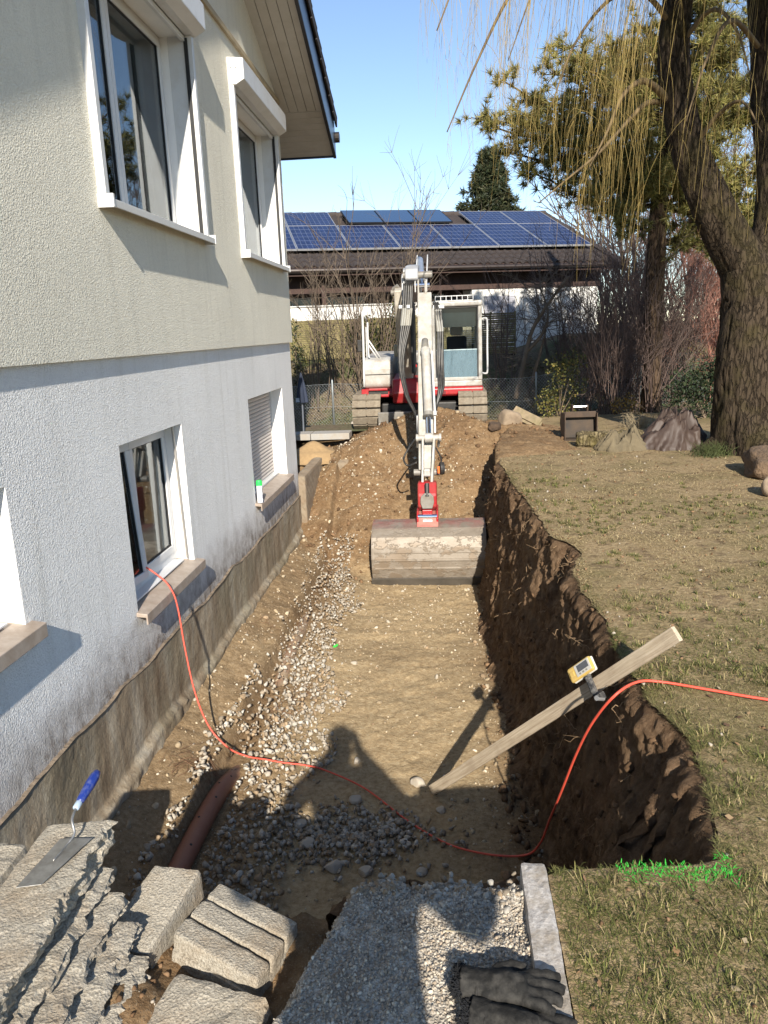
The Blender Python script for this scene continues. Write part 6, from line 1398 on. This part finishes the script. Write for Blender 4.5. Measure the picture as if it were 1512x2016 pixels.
sb = thing('spare_bucket', 'rusty spare digging bucket standing on the lawn before the shrubs', 'bucket', (1.93, 11.3, 0)); M_RUST = simple('rusty_steel', (.055, .038, .027), .7, metal=.3, var=.35, vscale=8, dirt=(.09, .055, .033), dscale=9, damt=.5); M_RUSTD = simple('inner_shade_steel', (.025, .02, .016), .7, metal=.3, var=.3, vscale=6, dirt=(.075, .048, .027), dscale=4, damt=.5)  # second steel is darkened in colour for the shade inside the bucket
bx0, bx1 = 1.715, 2.155
MB().prism([(11.26, .0), (11.30, .0), (11.62, .06), (11.72, .22), (11.66, .36), (11.52, .40), (11.50, .38), (11.64, .34), (11.69, .22), (11.60, .08), (11.26, .025)], 'x', bx0, bx1).build('shell', M_RUSTD, sb)
for x in (bx0-.014, bx1): MB().prism([(11.24, 0), (11.6, .04), (11.74, .22), (11.66, .38), (11.36, .40), (11.26, .40)], 'x', x, x+.014).build('side_plate', M_RUST, sb, bevel=.004)
MB().prism([(11.36, .01), (11.42, .02), (11.46, .36), (11.42, .36)], 'x', bx0+.002, bx1-.002).build('inner_shade_plate', M_RUSTD, sb)  # added dark plate standing in for the shade inside the bucket
MB().box(bx0, bx1, 11.32, 11.36, .335, .42).build('top_beam', M_RUST, sb, bevel=.006)
for x in (bx0+.11, bx0+.32): MB().prism([(11.34, .42), (11.32, .50), (11.42, .52), (11.56, .42)], 'x', x-.012, x+.012).build('ear', M_RUST, sb, bevel=.004)
MB().cyl((bx0+.10, 11.36, .485), (bx0+.33, 11.36, .485), .022, 14).build('pin', M_CHROME, sb)
# cloth heaps
def heap(name, label, cat, c, rx, ry, h, seed, mat, lean=(0, 0), fold=.22, amp=.3):
    nu, nv_ = 60, 120; U = np.linspace(0, 1, nu); A = np.linspace(0, 2*np.pi, nv_); UU, AA = np.meshgrid(U, A, indexing='ij'); rg = np.random.default_rng(seed)
    cx, cy = np.cos(AA), np.sin(AA)
    base_ = 1+.22*fbm(cx*1.3+seed, cy*1.3, 3, seed); f = np.abs(fbm(cx*2.6+UU*1.1+seed, cy*2.6-UU*.8, 4, seed+1, .6)); f2 = np.abs(fbm(cx*6+UU*3+seed, cy*6, 3, seed+2))
    R_ = UU*base_; prof = (1-UU**2.6)*(1+.55*fbm(cx*UU*2.2+seed, cy*UU*2.2+3, 3, seed+7))
    Z = h*prof*(1-fold*2.6*(f-.2)*np.sin(np.pi*np.clip(UU*1.1, 0, 1)))+.22*h*f2*UU*(1-UU*.7)+.012
    rr = R_*(1+amp*(f-.25)*UU); X = c[0]+rr*cx*rx+lean[0]*Z; Y_ = c[1]+rr*cy*ry+lean[1]*Z
    Z = Z+c[2]; Z[-1] -= .03
    o = link_mesh(name, new_mesh(name, np.stack([X, Y_, Z], -1).reshape(-1, 3), grid_faces(nu, nv_)), mat, None, smooth=True); return tag(o, label, cat)
M_TARP = simple('brown_tarpaulin', (.050, .032, .024), .6, var=.15, vscale=6, bump=.2, bscale=30)
M_BURLAP = simple('burlap', (.125, .10, .06), .95, var=.25, vscale=8, bump=.6, bscale=260, bdist=.003)
p = at(1325, 885, 10.45); heap('tarpaulin', 'crumpled dark brown tarpaulin heap beside the willow trunk', 'tarpaulin', (p.x, 10.55, 0), .56, .42, .34, 5, M_TARP, (.15, .1), .6, .6)
p = at(1222, 888, 10.3); heap('burlap_sack', 'flat beige burlap sack left of the brown tarpaulin', 'sack', (p.x+.03, 10.45, 0), .36, .24, .20, 6, M_BURLAP, fold=.8, amp=.6)
o = rough_obj('log', [rough_box((2.25, 10.72, .10), (.46, -.02, 0), (0, .11, 0), (0, 0, .10), (24, 6, 6), .03, 140)], mat_bark('mossy_log', (.04, .03, .018), (.11, .085, .05), (.22, .18, .10), 9, (.12, .10, .03))); tag(o, 'mossy log lying behind the burlap sack', 'log')
p = at(1490, 935, 8.4); boulder('big lump of dug earth on the lawn at the right edge', (p.x+.12, 8.45, .13), .42, 8, M_SODC, 'clod', 'earth_clod', .5)
p = at(1535, 985, 7.4); boulder('brown stone cut by the right picture edge', (p.x, 7.35, .08), .19, 9, M_ROCK, flat=.8)
# grass tuft at the trunk
T = Tubes(3); rg = np.random.default_rng(12)
for (u, v, Y, n) in ((1395, 905, 9.7, 140), (1410, 898, 9.8, 90)):
    p = at(u, v, Y)
    for _ in range(n): d = rg.normal(0, .6, 3); d[2] = 1.2; L = rg.uniform(.06, .2); b = np.array([p.x+rg.normal(0, .1), p.y+rg.normal(0, .08), 0]); T.add([b, b+d*L*.5, b+d*L*.8+rg.normal(0, .3, 3)*L*[1, 1, .1]], .004, .001)
tag(link_mesh('grass_tuft', T.mesh('grass_tuft'), simple('green_tuft', (.06, .075, .02), .8, var=.4), None), 'green grass tuft at the foot of the willow trunk', 'grass', kind='stuff')
T = Tubes(3)
for _ in range(170):
    p = at(1262+rg.normal(0, 16), 838, 12.6); b = np.array([p.x, 12.6+rg.normal(0, .1), 0]); d = rg.normal(0, .5, 3); d[2] = 1; L = rg.uniform(.15, .4); T.add([b, b+d*L*.6, b+d*L*.8+np.array([d[0]*.4, d[1]*.4, -.25])*L], .003, .001)
tag(link_mesh('dry_grass', T.mesh('dry_grass'), simple('straw', (.36, .29, .18), .85, var=.3), None), 'pale dry grass clump behind the brown tarpaulin', 'grass', kind='stuff')
# ------------------------------------------------------------------ loose stones, roots, grass
rg = np.random.default_rng(17)
STONE_C = np.array([(.34, .30, .245), (.40, .355, .29), (.27, .225, .17), (.44, .41, .355), (.30, .22, .14)])
PEB_C = np.array([(.33, .26, .17), (.40, .33, .23), (.26, .19, .12), (.46, .41, .33)])
# crushed stone along the drain
def strip_pts(n):
    y = rg.uniform(3.1, 10.3, n); x = rg.uniform(-1.78, -.60, n); w = np.interp(y, [3, 4.4, 5.2, 6.3, 7.5, 9, 10.3], [.46, .46, .44, .32, .24, .28, .30])
    c = np.interp(y, [3, 4.5, 5.5, 7, 8.5, 10.3], [-1.38, -1.34, -1.38, -1.42, -1.40, -1.60]); d = np.abs(x-c)/w+.75*fbm(x*2.2, y*2.2, 4, 91); k = d < 1; return x[k], y[k]
x, y = strip_pts(8500); z = pit_z(x, y); r = (.008+.026*rg.random(len(x))**1.5)*np.where(y > 7, .85, 1); lay = rg.uniform(-.02, .06, len(x))
on_pipe = np.abs(x+1.59) < .10; keep = ~(on_pipe & (y < 5.05)) & ~(on_pipe & (rg.random(len(x)) < .55)); z = z+r*.45+lay; z = np.where(on_pipe, np.maximum(z, -1.335+rg.uniform(-.03, .01, len(x))), z)
x, y, z, r = x[keep], y[keep], z[keep], r[keep]
o = scatter_rocks('drain_gravel', np.stack([x, y, z], -1), r, M_GRAVEL, ROCKS, rg, STONE_C[rg.integers(0, 5, len(x))]*rg.uniform(.75, 1.15, (len(x), 1))); tag(o, 'pale crushed stone heaped round the drain pipe along the footing', 'gravel', kind='stuff')
n = 900; x = rg.normal(-.66, .24, n); y = rg.normal(4.27, .13, n)+.05*(x+.6); z = pit_z(x, y); r = rg.uniform(.012, .03, n)
o = scatter_rocks('gravel_patch', np.stack([x, y, z+r*.4+rg.uniform(0, .02, n)], -1), r, M_GRAVEL, ROCKS, rg, STONE_C[rg.integers(0, 5, n)]*rg.uniform(.7, 1.05, (n, 1))); tag(o, 'patch of grey crushed stone on the shaded trench floor', 'gravel', kind='stuff')
# pebbles in the floor and the ramp
n = 12500; x = rg.uniform(-2.05, .62, n); y = rg.uniform(3.0, 12.9, n); dens = .35+.8*fbm(x*1.2, y*1.2, 3, 92)+.2*(y > 9.6)+.05*((y < 9.6) & (x < -1.72)); k = rg.random(n) < dens; x, y = x[k], y[k]; n = len(x); r = .0045+.013*rg.random(n)**3; r = np.where(rg.random(n) < .05, rg.uniform(.016, .038, n), r); z = pit_z(x, y)
o = scatter_rocks('pebbles', np.stack([x, y, z+r*.15], -1), r, M_GRAVEL, PEBBLES, rg, PEB_C[rg.integers(0, 4, n)]*rg.uniform(.7, 1.2, (n, 1))); tag(o, 'small pebbles scattered over the trench floor and the spoil ramp', 'pebbles', kind='stuff')
# clods on the ramp and along the wall foot
n = 1500; x = np.concatenate([rg.uniform(-2.0, 1.9, 900), bottom_x(rg.uniform(3.2, 9.6, 600))+rg.normal(.0, .07, 600)]); y = np.concatenate([rg.uniform(9.3, 13.2, 900), np.linspace(3.2, 9.6, 600)]); z = pit_z(x, y); r = .008+.042*rg.random(n)**2.6
k = ~((x > edge_x(y)) & (y < 11.3)); x, y, z, r = x[k], y[k], z[k], r[k]; n = len(x)
SOIL_C = np.array([(.15, .09, .048), (.11, .065, .034), (.20, .125, .07)])
o = scatter_rocks('soil_clods', np.stack([x, y, z+r*.35], -1), r, M_GRAVEL, ROCKS, rg, SOIL_C[rg.integers(0, 3, n)]*rg.uniform(.7, 1.2, (n, 1))); tag(o, 'crumbled clods of brown soil on the ramp and below the trench wall', 'soil clods', kind='stuff')
i0 = rg.integers(int(.12*len(WALLS)), int(.93*len(WALLS)), 1500); j0 = (rg.random(1500)**.9*WALLP.shape[1]*.95).astype(int); pp = WALLP[i0, j0]; r = .004+.026*rg.random(1500)**3.5
near = np.abs(pp[:, 1]-2.7) < .6; r = np.where(near, r*1.5, r)
k = rg.random(1500) < .75; o = scatter_rocks('wall_clods', (pp+WALLN[i0]*.005)[k], r[k], M_GRAVEL, ROCKS, rg, (SOIL_C*.75)[rg.integers(0, 3, k.sum())]); tag(o, 'lumps and crumbs of topsoil clinging to the cut trench wall', 'soil clods', kind='stuff')
# roots torn out of the wall
T = Tubes(4)
for _ in range(240):
    i = rg.integers(int(.15*len(WALLS)), int(.93*len(WALLS))); j = int(rg.uniform(.04, .75)**1.2*WALLP.shape[1]); b = WALLP[i, j]; d = WALLN[i]*rg.uniform(.2, 1)+rg.normal(0, .7, 3); d /= np.linalg.norm(d); L = rg.uniform(.02, .12); t = np.linspace(0, 1, 7)[:, None]
    path = b+d*t*L+np.array([0, 0, -1])*t*t*L*.5+rg.normal(0, .012, (7, 3))*t; rr = rg.uniform(.0012, .0038); T.add(path, rr, rr*.4)
    if rg.random() < .5: T.add(path[3]+(d+rg.normal(0, .7, 3))*np.linspace(0, 1, 5)[:, None]*L*.5, rr*.7, rr*.3)
tag(link_mesh('roots', T.mesh('roots'), simple('pale_root', (.27, .18, .10), .85, var=.4, vscale=30), None, smooth=True), 'thin torn roots sticking out of the cut trench wall', 'roots', kind='stuff')
T = Tubes(3)
for (cx, cy, n, L0) in ((-1.86, 4.62, 26, .22), (-1.35, 6.1, 34, .16), (-1.45, 5.75, 18, .14), (-1.9, 7.2, 10, .15)):
    for _ in range(n):
        a = rg.normal(.5, .7); b = np.array([cx+rg.normal(0, .07), cy+rg.normal(0, .08), 0]); L = L0*rg.uniform(.5, 1.2); d = np.array([math.cos(a), math.sin(a), 0]); t = np.linspace(0, 1, 6)[:, None]; path = b+d*t*L+rg.normal(0, .008, (6, 3)); path[:, 2] = pit_z(path[:, 0], path[:, 1])+.02+rg.uniform(0, .03)*np.sin(t[:, 0]*3.1); T.add(path, .0022, .001)
tag(link_mesh('root_litter', T.mesh('root_litter'), simple('brown_root', (.19, .105, .06), .9, var=.4), None), 'tangles of brown rootlets lying on the footing ledge and gravel', 'roots', kind='stuff')
# field stones one can pick out
def on_floor(u, v, z0=-1.47):
    d = cr_*((u-756)/1514)+cd_*((v-1008)/1514)+cf_; return EYE+d*((z0-EYE.z)/d.z)
for i, (u, v, r, lb) in enumerate(((822, 1536, .058, 'rounded pale field stone beside the foot of the leaning board'), (703, 1492, .04, 'pale stone inside the head of the photographer shadow'), (700, 1575, .05, 'stone lying in the shoulder of the photographer shadow'), (697, 1305, .035, 'white angular stone on the sunny floor near the green mark'), (630, 1395, .045, 'pale flat stone at the edge of the crushed stone'), (868, 1588, .035, 'dark stone just below the board foot'), (606, 1660, .055, 'grey cobble left of the shaded gravel patch'), (655, 1705, .06, 'grey cobble below the shaded gravel patch'), (720, 1712, .05, 'smooth cobble nearest the path edge'), (830, 1770-60, .045, 'round stone half in shade near the path corner'), (590, 1625, .05, 'pale cobble at the left end of the shaded gravel patch'))):
    p = on_floor(u, v); boulder(lb, (p.x, p.y, float(pit_z(p.x, p.y))+r*.25), r, 300+i, M_ROCKG, group='field stones on the trench floor')
for i, (u, v, z0, r, lb) in enumerate(((700, 915, -.35, .07, 'grey stone on the ramp right of the low wall'), (652, 985, -.9, .075, 'pale stone on the ramp beside the house corner'), (905, 1000, -.9, .05, 'pale stone on the ramp right of the excavator coupler'), (945, 865, -.1, .06, 'pale stone high on the ramp below the right track'))):
    p = on_floor(u, v, z0)
    for _ in range(4): p = on_floor(u, v, float(pit_z(p.x, p.y)))
    boulder(lb, (p.x, p.y, float(pit_z(p.x, p.y))+r*.3), r, 330+i, M_ROCKG, group='stones on the ramp')
gm = on_floor(661, 1276); o = link_mesh('paint_mark', new_mesh('paint_mark', [(gm.x+a*.035*(1+.4*math.sin(5*a)), gm.y+b*.05, float(pit_z(gm.x, gm.y))+.012) for a, b in ((-1, -.4), (0, -1), (1, -.2), (.7, .8), (-.5, .9))], [(0, 1, 2, 3, 4)]), simple('fluorescent_green_paint', (.06, .72, .08), .6), None); tag(o, 'small green paint mark on the trench floor', 'paint mark')
# stones of the gravel path, larger ones along its broken front edge
n = 16000; x = rg.uniform(-.62, .20, n); y = 2.06-1.15*rg.random(n)**1.1; z = path_z(x, y); r = .0028+.0058*rg.random(n)**2; k = rg.random(n) < np.where(x < -.27-.33*(2.03-y), .25, 1.)
x, y, z, r = x[k], y[k], z[k], r[k]; n = len(x)
o = scatter_rocks('path_gravel', np.stack([x, y, z+r*.3], -1), r, M_GRAVEL, ROCKS, rg, (STONE_C*.6+.16)[rg.integers(0, 5, n)]*rg.uniform(.65, 1.25, (n, 1))*np.array([1.04, .98, .88])); tag(o, 'fine grey gravel covering the path in the foreground', 'gravel', kind='stuff')
n = 320; x = rg.uniform(-.40, .20, n); y = 2.03+.035*rg.normal(0, 1, n)-.30*np.clip(-.25-x, 0, 1); z = path_z(x, np.minimum(y, 2.05)); r = rg.uniform(.007, .02, n)
o = scatter_rocks('edge_stones', np.stack([x, y, z], -1), r, M_GRAVEL, ROCKS, rg, STONE_C[rg.integers(0, 5, n)]*rg.uniform(.7, 1.1, (n, 1))); tag(o, 'coarser broken stones along the front edge of the gravel path', 'gravel', kind='stuff')
n = 700; x = rg.uniform(-1.5, -.55, n); y = rg.uniform(1.3, 2.4, n); z = near_z(x, y); r = .003+.018*rg.random(n)**3
o = scatter_rocks('near_crumbs', np.stack([x, y, z+r*.3], -1), r, M_GRAVEL, ROCKS, rg, np.concatenate([SOIL_C, STONE_C[:2]])[rg.integers(0, 5, n)]); tag(o, 'crumbs of soil and mortar among the concrete blocks', 'crumbs', kind='stuff')
st_ = MB().tube(smooth_path([(-.03, 1.83, .012), (.0, 1.825, .016), (.03, 1.824, .013), (.062, 1.817, .012)], 4), .0016, 6).build('straw', simple('straw_stalk', (.5, .42, .28), .8), None); tag(st_, 'dry straw lying on the gravel path above the gloves', 'straw')
# lawn grass
def grass(n, ylo, yhi, xspan, L, w, seed):
    r_ = np.random.default_rng(seed); y = r_.uniform(ylo, yhi, n); x0 = np.where(y > 2.165, edge_x(y)-.012, .30+(y > 2.11)*.53); x = x0+r_.random(n)**1.15*xspan
    gcov = fbm(x*1.1, y*1.1, 4, 50); bare = fbm(x*3.3+7, y*3.3, 4, 95); dens = np.clip((.95-3.2*np.clip(bare-.05, 0, 1))*(1-.45*sstep(7.5, 11, y)), .06, 1); k = r_.random(n) < dens; x, y, gcov = x[k], y[k], gcov[k]; n = len(x)
    z = lawn_z(x, y); B = np.stack([x, y, z-.002], -1); a = r_.uniform(0, 6.283, n); el = r_.uniform(.02, .62, n); l = L*r_.uniform(.45, 1.3, n)
    d = np.stack([np.cos(a)*np.cos(el), np.sin(a)*np.cos(el), np.sin(el)], -1); s_ = np.stack([-np.sin(a), np.cos(a), 0*a], -1)*(w*r_.uniform(.6, 1.3, n))[:, None]
    mid = B+d*(l*.55)[:, None]; tip = B+d*l[:, None]; tip[:, 2] -= .35*l*np.cos(el)*.5; tip[:, 2] = np.maximum(tip[:, 2], z+.002)
    V = np.stack([B-s_, B+s_, mid+s_*.7, tip, mid-s_*.7], 1).reshape(-1, 3); i = np.arange(n)[:, None]*5; F = np.concatenate([i+np.array([[0, 1, 2, 4]]), i+np.array([[4, 2, 3, 3]])], 0)
    green = np.clip(.22+1.0*gcov+.75*sstep(5.0, 2.2, y)-.15*sstep(7, 10, y)+r_.normal(0, .2, n), 0, 1)[:, None]
    dry = np.array([(.34, .26, .135), (.43, .34, .19), (.25, .185, .095)])[r_.integers(0, 3, n)]; grn = np.array([(.075, .082, .024), (.105, .108, .032), (.15, .14, .05)])[r_.integers(0, 3, n)]
    c = dry*(1-green)+grn*green; c *= r_.uniform(.7, 1.25, (n, 1))
    paint = (x > .50) & (x < .86) & (y > 2.06+.05*fbm(x*20, y*0, 2, 3)) & (y < 2.19) & (r_.random(n) < .45); c[paint] = (.035, .50, .045)
    F = np.concatenate([i+np.array([[0, 1, 2]]), i+np.array([[0, 2, 4]]), i+np.array([[4, 2, 3]])], 0)
    return V, F, np.repeat(c, 5, 0)
parts_ = [grass(105000, 1.3, 3.4, 1.9, .029, .0012, 1), grass(85000, 3.3, 6.0, 3.0, .031, .0017, 2), grass(52000, 5.8, 9.0, 4.6, .034, .0026, 3), grass(16000, 8.8, 12.6, 5.6, .045, .0042, 4)]
n = 2600; y = 1.3+10.5*rg.random(n)**1.6; x = np.where(y > 2.17, edge_x(y), .31+(y > 2.08)*.5)+rg.random(n)**1.4*2.8; r = (.0025+.012*rg.random(n)**4)*np.interp(y, [1, 8], [.8, 1.5]); z = lawn_z(x, y)
o = scatter_rocks('lawn_crumbs', np.stack([x, y, z+r*.3], -1), r, M_GRAVEL, ROCKS, rg, np.concatenate([SOIL_C, STONE_C[:1], SOIL_C])[rg.integers(0, 7, n)]); tag(o, 'crumbs of soil and small stones spilled over the lawn', 'crumbs', kind='stuff')
n = 520; y = 1.3+9*rg.random(n)**1.3; x = np.where(y > 2.17, edge_x(y)+.03, .33+(y > 2.08)*.5)+rg.random(n)*3.0; P = np.stack([x, y, lawn_z(x, y)+.012], -1); a = rg.normal(0, 1, (n, 3))*[1, 1, .25]; a /= np.linalg.norm(a, axis=1, keepdims=True); b = np.cross(a, [0, 0, 1.])+rg.normal(0, .25, (n, 3)); s_ = rg.uniform(.006, .017, (n, 1))
me = new_mesh('dead_leaves', np.stack([P-a*s_, P+b*s_*.6, P+a*s_, P-b*s_*.6], 1).reshape(-1, 3), np.arange(4*n).reshape(n, 4)); color_attr(me, 'tint', np.repeat(np.array([(.20, .12, .06), (.28, .19, .10), (.13, .075, .04), (.34, .27, .17)])[rg.integers(0, 4, n)], 4, 0)); tag(link_mesh('dead_leaves', me, M_LEAF), 'small dead leaves lying on the lawn', 'leaves', kind='stuff')
def tufts(nt, ylo, yhi, xs_, seed):
    r_ = np.random.default_rng(seed); cy = r_.uniform(ylo, yhi, nt); cx = np.where(cy > 2.17, edge_x(cy)+.03, .34+(cy > 2.08)*.5)+r_.random(nt)*xs_; k = fbm(cx*1.1, cy*1.1, 4, 50) > -.12; cx, cy = cx[k], cy[k]; nb_ = 16; n = len(cx)*nb_; x = np.repeat(cx, nb_)+r_.normal(0, .012, n); y = np.repeat(cy, nb_)+r_.normal(0, .012, n); a = r_.uniform(0, 6.283, n); el = r_.uniform(.35, 1.25, n); l = r_.uniform(.025, .06, n)
    B = np.stack([x, y, lawn_z(x, y)-.002], -1); d = np.stack([np.cos(a)*np.cos(el), np.sin(a)*np.cos(el), np.sin(el)], -1); s_ = np.stack([-np.sin(a), np.cos(a), 0*a], -1)*(.0013*np.interp(y, [2, 8], [1, 2.2]))[:, None]; mid = B+d*(l*.6)[:, None]; tip = B+d*l[:, None]; tip[:, 2] -= .3*l
    V = np.stack([B-s_, B+s_, mid+s_*.7, tip, mid-s_*.7], 1).reshape(-1, 3); i = np.arange(n)[:, None]*5; c = np.array([(.07, .085, .022), (.10, .11, .03), (.16, .15, .05), (.30, .24, .12)])[r_.integers(0, 4, n)]*np.repeat(r_.uniform(.7, 1.3, (len(cx), 1)), nb_, 0)
    return V, np.concatenate([i+np.array([[0, 1, 2]]), i+np.array([[0, 2, 4]]), i+np.array([[4, 2, 3]])], 0), np.repeat(c, 5, 0)
parts_ += [tufts(1500, 1.3, 3.6, 1.9, 21), tufts(1500, 3.5, 8.5, 3.6, 22)]
# painted tuft row at the trench corner
r_ = np.random.default_rng(8); n = 700; x = .50+.35*r_.random(n); y = 2.118+r_.normal(0, .016, n)-.03*(x-.5); a = r_.uniform(0, 6.28, n); l = r_.uniform(.010, .026, n); B = np.stack([x, y, 0*x-.004], -1); d = np.stack([np.cos(a)*.7, np.sin(a)*.7, .7+0*a], -1); s_ = np.stack([-np.sin(a), np.cos(a), 0*a], -1)*.0016
V = np.stack([B-s_, B+s_, B+d*(l*.6)[:, None]+s_*.7, B+d*l[:, None]*[1, 1, .8], B+d*(l*.6)[:, None]-s_*.7], 1).reshape(-1, 3); i = np.arange(n)[:, None]*5
me = new_mesh('painted_grass', V, np.concatenate([i+np.array([[0, 1, 2]]), i+np.array([[0, 2, 4]]), i+np.array([[4, 2, 3]])], 0)); color_attr(me, 'tint', np.repeat(np.where(r_.random((n, 1)) < .6, np.array([[.05, .42, .05]]), np.array([[.12, .13, .04]])), 5, 0)); tag(link_mesh('painted_grass', me, M_BLADE), 'grass sprayed bright green along the near corner of the trench', 'grass', kind='stuff')
off = 0; Vs = []; Fs = []; Cs = []
for V, F, c in parts_: Vs.append(V); Fs.append(F+off); Cs.append(c); off += len(V)
me = new_mesh('grass', np.concatenate(Vs), np.concatenate(Fs)); color_attr(me, 'tint', np.concatenate(Cs)); tag(link_mesh('grass', me, M_BLADE), 'short dry yellow green grass of the lawn', 'grass', kind='stuff')

# ------------------------------------------------------------------ the photographer, standing behind the camera on the path
def person():
    bx, by = .06, -.40
    J = {'pel': (0, 0, .95, .155, .115), 'wai': (0, .01, 1.12, .19, .14), 'che': (0, .0, 1.32, .23, .16), 'nec': (0, 0, 1.50, .065, .065), 'hd0': (0, .02, 1.60, .085, .095), 'hd1': (0, .03, 1.70, .095, .105), 'hd2': (0, .02, 1.785, .055, .06),
         'sL': (-.21, 0, 1.43, .115, .10), 'eL': (-.39, .10, 1.20, .095, .085), 'wL': (-.10, .31, 1.48, .045, .043), 'sR': (.21, 0, 1.43, .115, .10), 'eR': (.39, .10, 1.20, .095, .085), 'wR': (.08, .31, 1.48, .045, .043),
         'hL': (-.10, 0, .92, .11, .11), 'kL': (-.13, .03, .50, .075, .075), 'aL': (-.14, 0, .09, .048, .048), 'tL': (-.16, .16, .04, .045, .035), 'hR': (.10, 0, .92, .11, .11), 'kR': (.13, .03, .50, .075, .075), 'aR': (.14, 0, .09, .048, .048), 'tR': (.16, .16, .04, .045, .035)}
    E = [('pel', 'wai'), ('wai', 'che'), ('che', 'nec'), ('nec', 'hd0'), ('hd0', 'hd1'), ('hd1', 'hd2'), ('che', 'sL'), ('sL', 'eL'), ('eL', 'wL'), ('che', 'sR'), ('sR', 'eR'), ('eR', 'wR'), ('pel', 'hL'), ('hL', 'kL'), ('kL', 'aL'), ('aL', 'tL'), ('pel', 'hR'), ('hR', 'kR'), ('kR', 'aR'), ('aR', 'tR')]
    for sd, s_ in (('L', -1), ('R', 1)):                      # palm, four fingers and thumb holding the phone
        w = J['w'+sd]; J['p'+sd] = (w[0]-s_*.01, w[1]+.03, w[2]+.05, .03, .018); E.append(('w'+sd, 'p'+sd))
        for f in range(4):
            a, b = f'f{f}{sd}a', f'f{f}{sd}b'; zz = w[2]+.03+.02*f; J[a] = (w[0]+s_*.012, w[1]+.065, zz, .0095, .0095); J[b] = (w[0]-s_*.03, w[1]+.085, zz+.004, .008, .008); E += [('p'+sd, a), (a, b)]
        J['t'+sd+'a'] = (w[0]-s_*.03, w[1]+.03, w[2]+.085, .010, .010); J['t'+sd+'b'] = (w[0]-s_*.055, w[1]+.045, w[2]+.10, .009, .009); E += [('p'+sd, 't'+sd+'a'), ('t'+sd+'a', 't'+sd+'b')]
    keys = list(J); me = bpy.data.meshes.new('body'); me.from_pydata([(bx+J[k][0], by+J[k][1], J[k][2]) for k in keys], [(keys.index(a), keys.index(b)) for a, b in E], [])
    root = thing('person', 'person in dark clothes holding up a phone, shadow falling across the trench floor', 'person', (bx, by, 0))
    o = link_mesh('body', me, simple('dark_work_clothes', (.05, .055, .065), .9), root)
    sk = o.modifiers.new('skin', 'SKIN')
    for v, k in zip(me.skin_vertices[0].data, keys): v.radius = J[k][3:5]; v.use_root = (k == 'pel')
    sub = o.modifiers.new('sub', 'SUBSURF'); sub.levels = 2; sub.render_levels = 2
    MB().lathe([(.10, 0), (.108, .02), (.10, .07), (.06, .105), (.01, .115)], (bx, by+.02, 1.715), 20).build('cap', simple('dark_cap', (.03, .03, .035), .9), root, smooth=True)
    ph = MB().box(bx-.085, bx+.065, by+.385, by+.393, 1.53, 1.61).build('phone', simple('black_phone', (.02, .02, .02), .3), None, bevel=.004); tag(ph, 'black phone held up in both hands by the photographer', 'phone')
person()
